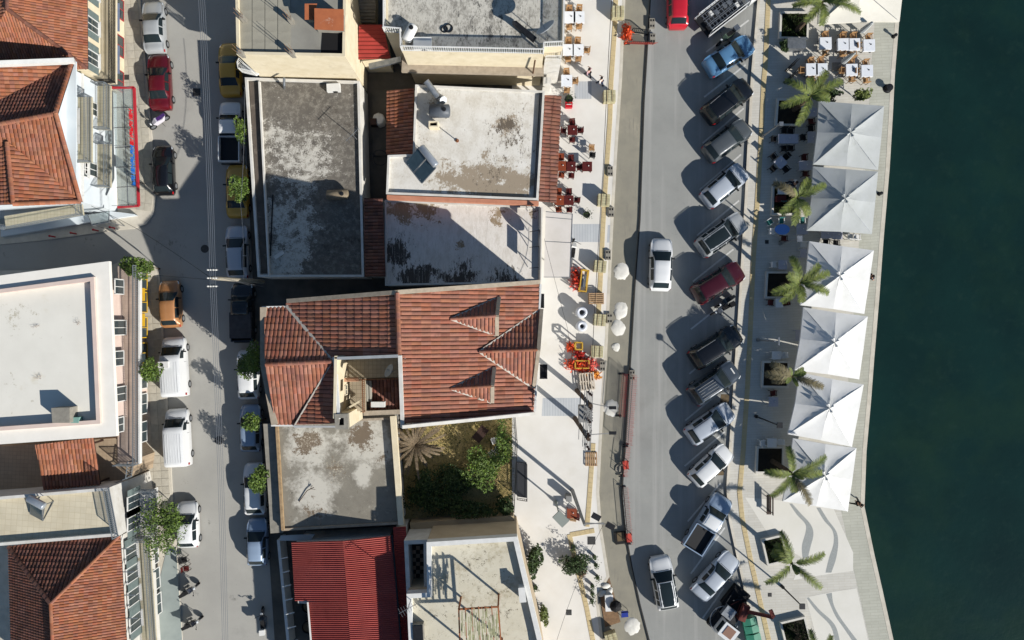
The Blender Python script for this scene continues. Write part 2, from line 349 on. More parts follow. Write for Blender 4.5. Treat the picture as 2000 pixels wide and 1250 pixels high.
# grey ribbons let into the paving at the quay corner
RIB = mat('grey_pebble_ribbon', C(176, 180, 178, .7), C(158, 162, 160, .7), 12., .9)
zr = lambda L: [(1440 + a / 4.465, 970 + b / 4.465) for a, b in L]
def smooth_line(pts, n=5):
    out = []; m = len(pts)
    for i in range(m - 1):
        p0, p1, p2, p3 = (Vector(pts[max(0, i - 1)]), Vector(pts[i]), Vector(pts[i + 1]), Vector(pts[min(m - 1, i + 2)]))
        for k in range(n):
            t = k / n
            out.append(tuple(.5 * ((2 * p1) + (p2 - p0) * t + (2 * p0 - 5 * p1 + 4 * p2 - p3) * t * t + (3 * p1 - p0 - 3 * p2 + p3) * t ** 3)))
    return out + [tuple(pts[-1])]
for l, r in (([(445, 55), (510, 150), (585, 235), (585, 310), (555, 420), (560, 525)], [(470, 55), (545, 140), (630, 235), (655, 320), (630, 430), (605, 530)]),
             ([(680, 90), (745, 200), (820, 290), (830, 400), (790, 530), (760, 655)], [(715, 90), (780, 195), (855, 300), (870, 410), (850, 540), (810, 655)]),
             ([(595, 875), (680, 990), (790, 1100), (830, 1190), (845, 1300)], [(615, 870), (710, 980), (810, 1070), (860, 1150), (895, 1300)]),
             ([(765, 840), (800, 930), (850, 1040), (920, 1140), (1030, 1300)], [(815, 830), (830, 930), (880, 1030), (950, 1130), (1080, 1300)])):
    structure('paving_ribbon', MB().prism(xy(smooth_line(zr(l)) + smooth_line(zr(r))[::-1]), .1, .219), RIB, quay)
# smooth pale panels between ribbons, bluish ribbed patches on the promenade
SMO = mat('smooth_pale_panel', C(236, 233, 224, .74), C(228, 225, 214, .74), .5, .9)
structure('paving_panel', MB().prism(xy(zr([(60, 0), (400, 30), (830, 100), (1000, 480), (1000, 640), (700, 680), (480, 720), (560, 525), (300, 380)])), .1, .2155), SMO, quay)
structure('paving_panel', MB().prism(xy(zr([(590, 870), (830, 820), (1030, 790), (1110, 1150), (1140, 1300), (700, 1300)])), .1, .2155), SMO, quay)
RIBB = mat('ribbed_grey_blue_paving', C(208, 212, 214, .72), C(198, 202, 206, .72), 1., .85, grid=(C(176, 182, 188, .72), .22, 8., .02, 0, 0))
for pl in ([(1116, 438), (1175, 438), (1174, 473), (1116, 473)], [(1187, 440), (1196, 440), (1194, 474), (1185, 474)], [(1060, 777), (1135, 777), (1133, 812), (1058, 812)], [(1122, 160), (1155, 160), (1155, 194), (1122, 194)]):
    structure('ribbed_panel', MB().prism(xy(pl), 0, .124), RIBB, prom)
# the bluish smooth apron at the foot of the southern western house
structure('apron', MB().prism(xy([(328, 1068), (345, 1068), (357, 1250), (362, 1320), (316, 1320), (311, 1140)]), 0, .128), mat('blue_grey_screed', C(168, 178, 174, .7), C(156, 166, 163, .7), 1., .8, stains=((C(205, 210, 206, .7), 1.6, .66, .74, .8),)), walk_s)
def manhole(px, py, r, nm='manhole_cover', sq=False, par=None, z=.0, lab=''):
    p = P(px, py); m = MB()
    if sq:
        m.box((p.x, p.y, z + .006), (r * 2, r * 2, .02)); m.box((p.x, p.y, z + .012), (r * 1.7, r * 1.7, .02))
        for i in range(4): m.box((p.x - r * .6 + i * r * .4, p.y, z + .02), (r * .12, r * 1.5, .02))
    else:
        m.lathe((p.x, p.y, z), [(r, -.05), (r, .008), (r * .9, .012), (r * .85, .006), (.01, .01)], 24)
    tag(m.build(nm, mat('cast_iron', C(78, 78, 76), C(60, 60, 60), 8., .7)), lab, 'cover')
manhole(400, 486, .33, lab='round iron manhole cover in shaded street near the utility pole')
manhole(428, 860, .36, lab='round iron manhole cover at shadow edge beside the white van')
manhole(1155, 1055, .32, 'drain_cover', True, z=.12, lab='square grey cover in the pavement beside the tactile path bend')
manhole(1111, 1195, .22, 'drain_cover', True, z=.12, lab='small square cover in pavement near the tree shadow')
manhole(1502, 1160, .15, 'drain_cover', True, z=.21, lab='small square cover beside the lamp base on the quay')
manhole(1496, 473, .15, 'drain_cover', True, z=.21, lab='small square cover near the blue table')
manhole(249, 152, .2, 'drain_cover', True, z=.11, lab='rusty square cover in pavement by the glass canopy')
manhole(384, 180, .3, 'drain_cover', True, z=.0, lab='square street drain under the leaf shadow')
# ---------------------------------------------------------------- building helpers
def tile_mat(name, a, b, d, k=.60):
    return mat(name, C(*a, k), C(*b, k), 1.1, .85, .15, 45, stains=((C(*d, k), 1.9, .52, .74, .75),), isl=.2, obj_rand=.2, bmp_dist=.006)
TILE_MAIN = tile_mat('clay_tile_salmon', (190, 122, 95), (166, 102, 80), (102, 73, 62))
TILE_ORANGE = tile_mat('clay_tile_orange', (186, 118, 84), (170, 102, 74), (136, 86, 68))
TILE_OLD_SHADE = tile_mat('clay_tile_weathered_and_shade', (156, 98, 78), (124, 80, 66), (82, 62, 56))  # weathered brown tile, also the darker copy that paints shade on turned-away slopes
MORTAR = mat('mortar_grey_beige', C(190, 176, 156), C(165, 152, 134), 3., .95, .15, 30)
def tile_shape(mb, M, w, l, h, rise):
    prof = ((-.5, 0), (-.36, .68), (0, 1), (.36, .68), (.5, 0)); vs = []
    for b, zz in ((0, 0.), (l * 1.06, rise)):
        for a, z in prof: vs.append(M @ Vector((a * w * .91, b, z * h + zz)))
    mb.add(vs, [(i, i + 1, i + 6, i + 5) for i in range(4)] + [(5, 6, 7, 8, 9), (4, 3, 2, 1, 0), (0, 5, 9, 4)])
def tile_field(parent, poly, down, w=.30, l=.42, h=.075, m=None, singles=0, deck=True, rise=.035, name='roof_tile', deck_name='roof_deck', drop=.02):
    """Rows of barrel tiles over a convex, planar polygon; down = horizontal direction of fall."""
    poly = [Vector(p) for p in poly]; n = len(poly)
    if sum(poly[i].x * poly[(i + 1) % n].y - poly[(i + 1) % n].x * poly[i].y for i in range(n)) < 0: poly = poly[::-1]
    nr = Vector((0, 0, 0))
    for i in range(n):
        a, b = poly[i], poly[(i + 1) % n]; nr += Vector(((a.y - b.y) * (a.z + b.z), (a.z - b.z) * (a.x + b.x), (a.x - b.x) * (a.y + b.y)))
    nr.normalize(); d = Vector((down[0], down[1], 0)); d -= nr * d.dot(nr); d.normalize(); u = d.cross(nr).normalized()
    o = poly[0]; Q = [Vector(((p - o).dot(u), (p - o).dot(d))) for p in poly]
    if sum(Q[i].x * Q[(i + 1) % n].y - Q[(i + 1) % n].x * Q[i].y for i in range(n)) < 0: Q = Q[::-1]
    edges = [(Q[i], (Q[(i + 1) % n] - Q[i]).normalized()) for i in range(n)]
    inside = lambda a, b: min(-(e.y * (a - q.x) - e.x * (b - q.y)) for q, e in edges)
    R = Matrix((u, d, nr)).transposed().to_4x4()
    a0, a1 = min(q.x for q in Q), max(q.x for q in Q); b0, b1 = min(q.y for q in Q), max(q.y for q in Q)
    full = MB(); part = MB(); spots = []
    na = int((a1 - a0) / w) + 1; nb = int((b1 - b0) / l) + 2
    for j in range(nb):
        bb = b1 + .05 - (j + 1) * l
        for i in range(na):
            aa = a0 + (i + .5) * w
            cs = [inside(aa + s * w * .5, bb + t) for s in (-1, 1) for t in (0, l)]
            if max(cs) < 0 and inside(aa, bb + l / 2) < 0: continue
            M = Matrix.Translation(o + u * aa + d * bb + nr * drop) @ R @ Matrix.Rotation(random.uniform(-.012, .012), 4, 'Z')
            if min(cs) > -.03: spots.append((M, min(cs)))
            else: tile_shape(part, M, w, l, h, rise)
    if deck: deck = MB().slab(poly, .12).build(deck_name, mat('under_tile', C(84, 54, 44, .6), C(66, 44, 38, .6), 4., .95), parent)  # dark colour stands in for the shade in the grooves between tiles
    host = deck or parent
    one = None
    if singles:
        t = MB(); tile_shape(t, Matrix(), w, l, h, rise); one = t.mesh(name, m)
    pick = set(random.sample(range(len(spots)), min(singles, len(spots)))) if singles and len(spots) > singles + 40 else set(range(min(singles, len(spots))))
    for k, (M, _) in enumerate(spots):
        if k in pick:
            ob = bpy.data.objects.new(name, one); COL.objects.link(ob); ob.matrix_basis = M; attach(ob, host)
        else: tile_shape(full, M, w, l, h, rise)
    if part.v:
        bm = bmesh.new(); vs = [bm.verts.new(v) for v in part.v]
        for f in part.f:
            try: bm.faces.new([vs[i] for i in f])
            except ValueError: pass
        for i in range(n):
            a, b = poly[i], poly[(i + 1) % n]; e = (b - a); out = e.cross(nr).normalized()
            bmesh.ops.bisect_plane(bm, geom=bm.verts[:] + bm.edges[:] + bm.faces[:], plane_co=a + out * .03, plane_no=out, clear_outer=True)
        off = len(full.v); bm.verts.index_update()
        full.v += [tuple(v.co) for v in bm.verts]; fs = [tuple(v.index + off for v in f.verts) for f in bm.faces]; full.f += fs; full.m += [0] * len(fs); bm.free()
    if full.v: full.build('tile_courses', m, host, kind='stuff')
    return host
def ridge_caps(parent, a, b, m, r=.13, l=.42, name='ridge_tile'):
    a = Vector(a); b = Vector(b); d = b - a; k = max(1, int(d.length / l)); q = d.to_track_quat('Y', 'Z').to_matrix().to_4x4(); t = MB(); prof = [(math.cos(x) * r, math.sin(x) * r * .8) for x in [math.pi * i / 5 for i in range(6)]]
    L = d.length / k; vs = [(x, 0, z) for x, z in prof] + [(x * 1.12, L * 1.05, z * 1.12 + .01) for x, z in prof]
    t.add(vs, [(i + 1, i, i + 6, i + 7) for i in range(5)] + [(0, 1, 2, 3, 4, 5), (11, 10, 9, 8, 7, 6)]); me = t.mesh(name, m)
    for i in range(k):
        o = bpy.data.objects.new(name, me); COL.objects.link(o); o.matrix_basis = Matrix.Translation(a + d * (i / k) + Vector((0, 0, .02))) @ q; attach(o, parent)
def strip(parent, a, b, wd, ht, m, name): return MB().bar(a, b, wd, ht).build(name, m, parent)
def railing(parent, pts, h, step, m, r=.018, mid=False, name='railing', bars=True):
    pts = [Vector(p) for p in pts]; mb = MB()
    for a, b in zip(pts, pts[1:]):
        mb.bar(a + Vector((0, 0, h)), b + Vector((0, 0, h)), r * 2.6, r * 2.2); mb.bar(a + Vector((0, 0, .1)), b + Vector((0, 0, .1)), r * 2, r * 2)
        if mid: mb.bar(a + Vector((0, 0, h * .55)), b + Vector((0, 0, h * .55)), r * 2, r * 2)
    for p in pts: mb.bar(p, p + Vector((0, 0, h)), r * 3, r * 3)
    o = mb.build(name, m, parent)
    if bars:
        mb = MB()
        for p, d in along(pts, step): mb.bar(p + Vector((0, 0, .1)), p + Vector((0, 0, h)), r * 1.5, r * 1.5)
        mb.build('balusters', m, o, kind='stuff')
    return o
def window(parent, c, nx, wd, ht, frame=WHITE, shutters=None, name='window', sill=True):
    """c: centre on the wall face, nx: outward direction (x, y)."""
    c = Vector(c); n = Vector((nx[0], nx[1], 0)).normalized(); t = Vector((-n.y, n.x, 0)); z = Vector((0, 0, 1)); R = Matrix((t, n, z)).transposed()
    f = MB()
    for s in (-1, 1): f.box(c + t * s * (wd / 2) + n * .03, (.07, .08, ht + .07), R=R); f.box(c + z * s * ht / 2 + n * .03, (wd, .08, .07), R=R)
    f.box(c + n * .028, (.05, .06, ht), R=R)
    fo = f.build(name, frame, parent)
    MB().box(c + n * .012, (wd, .03, ht), R=R).build('pane', WGLASS, fo)
    if sill: MB().box(c - z * (ht / 2 + .07) + n * .08, (wd + .2, .2, .05), R=R).build('sill', frame, fo)
    if shutters:
        for s in (-1, 1): MB().box(c + t * s * (wd * .78) + n * .05, (wd * .5, .05, ht), R=R).build('shutter', shutters, fo)
    return fo
def flat_building(name, label, px, z, ph=.35, pt=.22, wallm=CREAM, roofm=CONC, parm=WHITE, cat='building', z0=0.05, loc=None):
    poly = ccw(xy(px, z + ph)); c = sum((Vector(p) for p in poly), Vector((0, 0))) / len(poly)
    b = thing(name, label, cat, (c.x, c.y, z0))
    inn = offset_poly(poly, pt); wl = offset_poly(poly, .015)
    MB().prism(wl, z0, z - .02).build('wall', wallm, b)
    MB().prism(offset_poly(poly, pt * .5), z - .015, z).build('roof', roofm, b)
    ring(MB(), poly, inn, z - .3, z + ph).build('parapet', parm, b)
    return b, poly, inn
def weather(name, paintc, underc, darkc, lo, hi, s1=.55, k=.72, streaky=True):
    return mat(name, C(*paintc, k), C(*[max(0, x - 10) for x in paintc], k), .7, .92, .12, 40, bmp_dist=.008,
               stains=((C(*underc, k), s1, lo, hi, 1.), (C(*underc, k), s1 * 6, lo + .04, hi + .04, .9), (C(*darkc, k), s1 * 1.7, .60, .75, .7), (C(*darkc, k), 9., .66, .74, .5)),
               streak=(C(*underc, k), (7, .9, 1), .60, .72) if streaky else None)
def Z(z, *zs): return [(P(a, b, z).x, P(a, b, z).y, r / S, k) for a, b, r, k in zs]
def peelmat(name, base, base2, peels, k=.72, **kw): return mat(name, C(*base, k), C(*base2, k), .8, .93, .06, 40, bmp_dist=.006, peels=[(C(*c, k), b, z, s_, so, an) for c, b, z, s_, so, an in peels], **kw)
ISO = (1, 1, 1)
def hvac(px, py, z, label, rz=0, s=(.85, .32, .6)):
    p = P(px, py, z + s[2]); b = thing('air_conditioner', label, 'air conditioner', (p.x, p.y, z), rz)
    MB().box((0, 0, s[2] / 2 + .06), s).build('casing', WHITE, b, True)
    MB().lathe((.12, -s[1] / 2 - .005, s[2] / 2 + .06), [(.2, -.01), (.2, .01), (.03, .02)], 16, Matrix.Rotation(math.pi / 2, 3, 'X')).build('fan_grille', DMETAL, b, True)
    for i in (-1, 1): MB().box((i * s[0] * .35, 0, .03), (.06, s[1], .06)).build('foot', DMETAL, b, True)
    return b
def solar_heater(px, py, z, label, rz, panels=2):
    p = P(px, py, z + .8); b = thing('solar_water_heater', label, 'solar heater', (p.x, p.y, z), rz)
    n = panels; wd = 1.05
    for i in range(n):
        x = (i - (n - 1) / 2) * wd; R = Matrix.Rotation(math.radians(38), 3, 'X')
        pn = MB().box((x, -.25, .62), (wd - .04, 1.9, .09), R=R).build('collector_frame', METAL, b, True)
        MB().box((x, -.27, .668), (wd - .14, 1.78, .02), R=R).build('collector_glass', mat('collector_glass', C(60, 78, 88), C(48, 64, 74), 3., .12, spec=.7), pn, True)
    L = max(1.3, n * wd * .85)
    MB().lathe((-L / 2, .62, 1.35), [(.05, -.02), (.25, 0), (.28, .05), (.28, L - .05), (.25, L), (.05, L + .02)], 18, Matrix.Rotation(math.pi / 2, 3, 'Y')).build('tank', mat('tank_steel', C(190, 198, 206), C(172, 180, 190), 3., .35, metal=.5), b, True, smooth=True)
    fr = MB()
    for s in (-1, 1): fr.bar((s * L * .4, .62, 0), (s * L * .4, .62, 1.1), .05); fr.bar((s * L * .4, -1., .1), (s * L * .4, .62, 1.1), .05); fr.bar((s * L * .4, -1., 0), (s * L * .4, .62, .04), .05)
    fr.build('stand', METAL, b, True)
    return b
def dish(px, py, z, label, rz=2.2, r=.45, h=1.2):
    p = P(px, py, z + h); b = thing('satellite_dish', label, 'satellite dish', (p.x, p.y, z), rz)
    MB().tube([(0, 0, 0), (0, 0, h)], .03).build('mast', METAL, b, True)
    R = Matrix.Rotation(math.radians(58), 3, 'Y')
    MB().lathe((.05, 0, h), [(.02, -.02), (r * .5, .03), (r * .85, .1), (r, .16), (r * .97, .17), (r * .8, .11), (r * .45, .045), (.02, .0)], 24, R).build('reflector', mat('dish_grey', C(190, 196, 200), None, rough=.6), b, True, smooth=True)
    MB().tube([(.05, 0, h - .3), Vector((.05, 0, h)) + R @ Vector((0, 0, r * 1.2))], .015).build('feed_arm', METAL, b, True)
    return b
def antenna(px, py, z, h, label, rz=0):
    p = P(px, py, z + h); b = thing('television_antenna', label, 'antenna', (p.x, p.y, z), rz)
    MB().tube([(0, 0, 0), (0, 0, h)], .03).build('mast', METAL, b, True)
    bm_ = MB().tube([(-.7, 0, h - .1), (.7, 0, h - .1)], .018); [bm_.tube([(-.6 + i * .2, -.35 + i * .02, h - .1), (-.6 + i * .2, .35 - i * .02, h - .1)], .012) for i in range(7)]
    bm_.build('boom', METAL, b, True); return b
def put(mb, name, mats, label, cat, group=None, smooth=False):
    o = mb.build(name, mats, None, smooth=smooth); return tag(o, label, cat, group)
# ---------------------------------------------------------------- the tiled house in the middle
house = thing('tiled_house', 'salmon tiled house with three triangular dormers and a sunken inner court', 'house', P(850, 690))
FL = mat('flashing_pale', C(214, 206, 194), C(196, 188, 174), 3., .8)
WHITE2 = mat('white_render', C(232, 230, 224), C(212, 208, 198), 1.5, .9, stains=((C(170, 160, 140), 1.2, .6, .8, .5),))
MW = xy([(517, 602), (562, 597), (562, 590), (1053, 553), (1047, 697), (517, 697)], 8)
def plane(a, b, c):
    n = (b - a).cross(c - a); return lambda p: a.z - (n.x * (p.x - a.x) + n.y * (p.y - a.y)) / n.z
def on(pl, px, py, z=9.5, dz=0):
    p = P(px, py, z)
    for _ in range(6): p = P(px, py, pl(p))
    p.z += dz; return p
RN, RS = P(776, 573, 11), P(783, 828, 11)
PE = plane(RN, RS, P(1047, 690, 8.0)); PW = plane(RN, RS, P(560, 640, 7.4))
PGN = plane(P(520, 712, 9.0), P(648, 706, 9.0), P(540, 600, 7.4)); PGS = plane(P(520, 712, 9.0), P(648, 706, 9.0), P(560, 829, 7.4))
for i, pl in enumerate(([(517, 602), (562, 597), (562, 590), (790, 572), (790, 697), (517, 697)], [(786, 573), (1053, 553), (1041, 805), (790, 830)], [(517, 697), (640, 697), (645, 830), (540, 830)])):
    MB().prism(offset_poly(ccw(xy(pl, 7.6)), .1), .07, (7.0, 7.7, 7.0)[i]).build('wall', WHITE2, house)
roof_e = tile_field(house, [on(PE, 776, 573), on(PE, 783, 828), on(PE, 1041, 805), on(PE, 1053, 553)], (1, 0), .29, .66, .068, TILE_MAIN, singles=300)
tile_field(house, [on(PW, 776, 573), on(PW, 780, 697), on(PW, 653, 702), on(PW, 560, 597), on(PW, 562, 590)], (-1, 0), .29, .66, .05, TILE_MAIN)
tile_field(house, [on(PW, 652, 704), on(PW, 661, 826), on(PW, 575, 829)], (-1, 0), .29, .66, .05, TILE_MAIN)
tile_field(house, [on(PGN, 519, 712), on(PGN, 648, 706), on(PGN, 560, 598), on(PGN, 517, 602)], (0, 1), .29, .5, .05, TILE_MAIN)
tile_field(house, [on(PGS, 519, 712), on(PGS, 648, 706), on(PGS, 577, 828), on(PGS, 540, 828)], (0, -1), .29, .5, .05, TILE_MAIN)
up = Vector((0, 0, .06))
ridge_caps(house, on(PW, 776, 572) + up, on(PW, 780, 697) + up, TILE_MAIN, .16)
ridge_caps(house, on(PGN, 519, 712) + up, on(PGN, 648, 706) + up, TILE_MAIN, .14)
for a, b, n_, w_ in ((on(PW, 560, 597), on(PW, 650, 705), 'valley_flashing', .22), (on(PW, 577, 829), on(PW, 650, 705), 'valley_flashing', .1)):
    strip(house, a + up, b + up, w_, .1, FL, n_)
# verge walls, rims of the inner court, gutters
for a, b, wd, ht, m_, n_ in ((on(PW, 562, 588), on(PW, 776, 571), .3, .28, MORTAR, 'verge_wall'), (on(PE, 776, 571), on(PE, 1054, 551), .3, .28, MORTAR, 'verge_wall'),
                             (on(PE, 785, 832, dz=.25), on(PE, 1042, 806, dz=.25), .22, .75, WHITE2, 'parapet'),
                             (on(PW, 653, 700, dz=.1), on(PW, 780, 695, dz=.1), .2, .3, WHITE, 'court_rim'), (on(PW, 655, 700, dz=.1), on(PW, 663, 818, dz=.1), .2, .3, WHITE, 'court_rim'), (on(PE, 782, 694, dz=.12), on(PE, 787, 832, dz=.12), .24, .32, WHITE2, 'court_rim'),
                             (P(515, 600, 7.6), P(515, 711, 7.6), .42, .3, MORTAR, 'west_ledge'), (P(515, 711, 7.65), P(537, 829, 7.65), .42, .3, MORTAR, 'west_ledge'), (P(512, 600, 7.4), P(562, 599, 7.4), .12, .16, WHITE, 'gutter'), (P(562, 599, 7.4), P(563, 588, 7.4), .12, .16, WHITE, 'gutter'), (P(530, 831, 7.4), P(575, 831, 7.4), .12, .14, WHITE, 'gutter'), (P(575, 833, 7.6), P(660, 833, 8.6), .14, .14, WHITE, 'gutter'), (P(1056, 555, 7.95), P(1045, 803, 7.95), .14, .16, WHITE, 'gutter')):
    strip(house, a, b, wd, ht, m_, n_)
def dormer(back, front, nc, scn, zr):
    d = MB(); A = P(*back, zr); Fr = P(*front, zr); Nc = on(PE, *nc); Sc = on(PE, *scn); A.z += .05
    host = MB().add([A, Fr, Nc, Sc, Vector((Nc.x, Nc.y, Nc.z - .6)), Vector((Sc.x, Sc.y, Sc.z - .6))], [(0, 2, 1), (0, 1, 3), (1, 2, 3), (2, 4, 5, 3)]).build('dormer', WHITE2, house)
    tile_field(host, [A, Fr, Nc], (0, 1), .27, .5, .055, TILE_MAIN, deck=False, drop=.03); tile_field(host, [A, Fr, Sc], (0, -1), .27, .5, .055, TILE_MAIN, deck=False, drop=.03)
    m = MB()
    for a, b in ((A, Nc), (A, Sc)): m.bar(a + up, b + up, .15, .08)
    m.build('flashing', FL, host)
    m = MB(); m.bar(Fr + up * 1.5 + Vector((.1, 0, 0)), Nc + up * 1.5 + Vector((.1, 0, 0)), .26, .14); m.bar(Fr + up * 1.5 + Vector((.1, 0, 0)), Sc + up * 1.5 + Vector((.1, 0, 0)), .26, .14); m.build('bargeboard', MORTAR, host)
    m = MB(); c = (Fr + Nc + Sc) / 3 + Vector((.02, 0, -.1)); m.box(c, (.05, .7, .45)); m.build('window', WGLASS, host)
    ridge_caps(host, A + up, Fr + up, TILE_MAIN, .1)
dormer((880, 623), (968, 617), (972, 581), (968, 655), 9.9)
dormer((880, 759), (959, 754), (963, 718), (959, 786), 9.9)
dormer((936, 687), (1049, 683), (1055, 604), (1040, 757), 9.35)
# inner court: floors, cream wall, rails, low roof, stack
MB().prism(xy([(653, 700), (780, 695), (787, 808), (661, 812)], 9.4), .06, 4.3).build('court_base', BLOCKG, house)
MB().box((P(653, 700, 9.4) + P(662, 815, 9.4)) / 2 - Vector((.12, 0, 2.4)), (.2, 4.25, 4.7), rz=-.02).build('court_wall', CREAM, house)
MB().bar(P(653, 698, 9.4) - Vector((0, 0, 2.4)), P(779, 696, 9.4) + Vector((-1.2, 0, -2.4)), .2, 4.7).build('court_wall', CREAM, house)
MB().box((P(782, 697, 11) + P(787, 830, 11)) / 2 + Vector((0.15, 0, -3.3)), (.2, 4.5, 6.4), rz=.0).build('court_wall', WHITE2, house)
TERR = mat('terrace_tile', C(196, 184, 160), C(184, 170, 146), 2., .8, grid=(C(140, 128, 108), .3, .3, .012, 0, 0))
MB().prism(xy([(660, 703), (782, 698), (785, 737), (664, 741)], 6.4), 6.0, 6.2).build('terrace', TERR, house)
MB().prism(xy([(682, 741), (713, 740), (714, 803), (684, 804)], 6.2), 5.9, 6.1).build('stair_landing', TERR, house)
RBR = mat('rust_rail', C(150, 104, 72), C(120, 82, 58), 5., .7)
railing(house, [P(700, 741, 6.2), P(782, 738, 6.2)], .9, .14, RBR); railing(house, [P(712, 741, 6.1), P(713, 803, 6.1)], .9, .14, RBR); railing(house, [P(684, 741, 6.2), P(712, 741, 6.2)], .9, .12, RBR)
MB().bar(P(668, 742, 6.9), P(700, 741, 6.9), .28, .16).build('beam', mat('pinkish_beam', C(206, 160, 130), None), house)
tile_field(house, [P(722, 741, 5.2), P(784, 739, 5.2), P(786, 800, 4.6), P(724, 803, 4.6)], (0, -1), .27, .4, .06, TILE_OLD_SHADE, deck_name='lower_roof')
MB().bar(P(712, 806, 4.6), P(786, 803, 4.6), .35, .9).build('court_parapet', MORTAR, house)
for x in (715, 721): MB().prism(xy([(x, 744), (x + 4, 744), (x + 5, 784), (x + 1, 784)], 5.4), 5.2, 5.4).build('vent_duct', mat('vent_grey', C(190, 186, 172), None), house)
st = MB(); o_ = ccw(xy([(653, 809), (679, 808), (680, 838), (655, 839)], 9.4)); ring(st, o_, offset_poly(o_, .28), 8.9, 9.4); stack = st.build('chimney', CONC, house); 
MB().prism(offset_poly(o_, .03), 4.1, 9.1).build('chimney_core', CREAM, stack)
MB().prism(offset_poly(o_, .25), 9.1, 9.12).build('flue', BLACK, stack)
MB().bar(P(680, 797, 6.9), P(704, 783, 6.9), .12, .9).build('landing_wall', CREAM, house)
window(house, P(673, 761, 8.) + Vector((.08, 0, 0)), (1, 0), .7, .7, CREAM, sill=False)
hvac(738, 790, 5.0, 'white air conditioner on the low brown roof of the inner court', 0, (1., .4, .5))
dish(764, 726, 6.2, 'grey satellite dish on an angled mast inside the house court', 2.6, .5, 1.6)
for x, y, l in ((1055, 588, 'grey wall lamp bracket on the sea front of the tiled house by dormer'), (1061, 725, 'dark planter box hung from the sea front of the tiled house')):
    p = P(x, y, 5.5); b = thing('balcony_box', l, 'wall bracket', p); m = MB(); m.box((0, 0, 0), (.5, 1.0, .08)); m.build('shelf', DMETAL, b, True); railing(b, [p + Vector(q) for q in ((-.25, -.5, .04), (.25, -.5, .04), (.25, .5, .04), (-.25, .5, .04))], .6, .15, DMETAL)

# ---------------------------------------------------------------- flat roofs north of the house
R_NW = peelmat('roof_stained_grey', (120, 114, 105), (104, 99, 92), [((212, 208, 197), .60, Z(3.3, (600, 320, 110, .16), (520, 260, 45, .14), (590, 470, 90, .17), (540, 420, 50, .16), (560, 520, 60, .12), (520, 520, 40, .12), (600, 200, 70, -.1), (670, 510, 80, -.3), (690, 300, 60, -.1), (660, 390, 60, -.2)), 1.7, .035, ISO), ((150, 145, 134), .545, [], 2.5, .06, ISO), ((84, 78, 70), .63, Z(3.3, (680, 240, 60, .1), (660, 480, 70, .1)), .7, .05, ISO)])
nwb, poly, inn = flat_building('flat_roof_shop', 'long single storey shop with grey brown peeling flat roof and white west edge', [(478, 151), (702, 158), (711, 541), (503, 541)], 3.25, .25, .18, WHITE2, R_NW, WHITE2)
MB().prism(xy([(487, 160), (506, 160), (524, 534), (510, 534)], 3.3), 3.2, 3.29).build('west_gutter', mat('gutter_grime', C(112, 102, 92), C(92, 84, 76), 1.5, .95, stains=((C(170, 160, 145), 1.1, .6, .72, .6),)), nwb)
strip(nwb, P(507, 160, 3.45), P(526, 538, 3.45), .12, .3, WHITE2, 'gutter_kerb')
hvac(651, 171, 3.25, 'white flat cabinet on the grey shop roof beside the cream wall', .05, (1., .6, .4))
m = MB().tube([P(555, 172, 3.3), P(555, 166, 4.2), P(555, 152, 4.6)], .1, 8); put(m, 'vent_pipe', METAL, 'bent grey vent pipe rising beside the cream wall', 'pipe')
def cyl_tank(px, py, z, L, r, rz, label, m_, legs=True):
    p = P(px, py, z + r); b = thing('water_tank', label, 'water tank', (p.x, p.y, z), rz)
    MB().lathe((-L / 2, 0, r + .15), [(.05, -.06), (r * .7, -.03), (r, .05), (r, L - .05), (r * .7, L + .03), (.05, L + .06)], 20, Matrix.Rotation(math.pi / 2, 3, 'Y')).build('drum', m_, b, True, smooth=True)
    MB().lathe((L * .25, 0, 2 * r + .1), [(.16, 0), (.16, .1), (.05, .12)], 12).build('hatch', DMETAL, b, True)
    for s in (-1, 1): MB().box((s * L * .3, 0, .15), (.12, r * 1.6, .3)).build('cradle', CONC, b, True)
cyl_tank(660, 381, 3.25, 1.6, .38, .05, 'rusty brown grey drum lying on the shaded shop roof', mat('drum_brown', C(150, 136, 112), C(120, 108, 90), 3., .7))
m = MB().box(P(545, 498, 3.4), (.85, .3, .06), .6); put(m, 'plank', WHITE2, 'pale plank lying on the shaded corner of the shop roof', 'plank')
m = MB().tube([P(533, 380, 3.32), P(528, 500, 3.32)], .05); put(m, 'pipe', DMETAL, 'dark pipe lying along the shop roof beside the gutter kerb', 'pipe')
antenna(688, 262, 3.3, 1.8, 'television antenna mast near the east edge of the shop roof', .8)
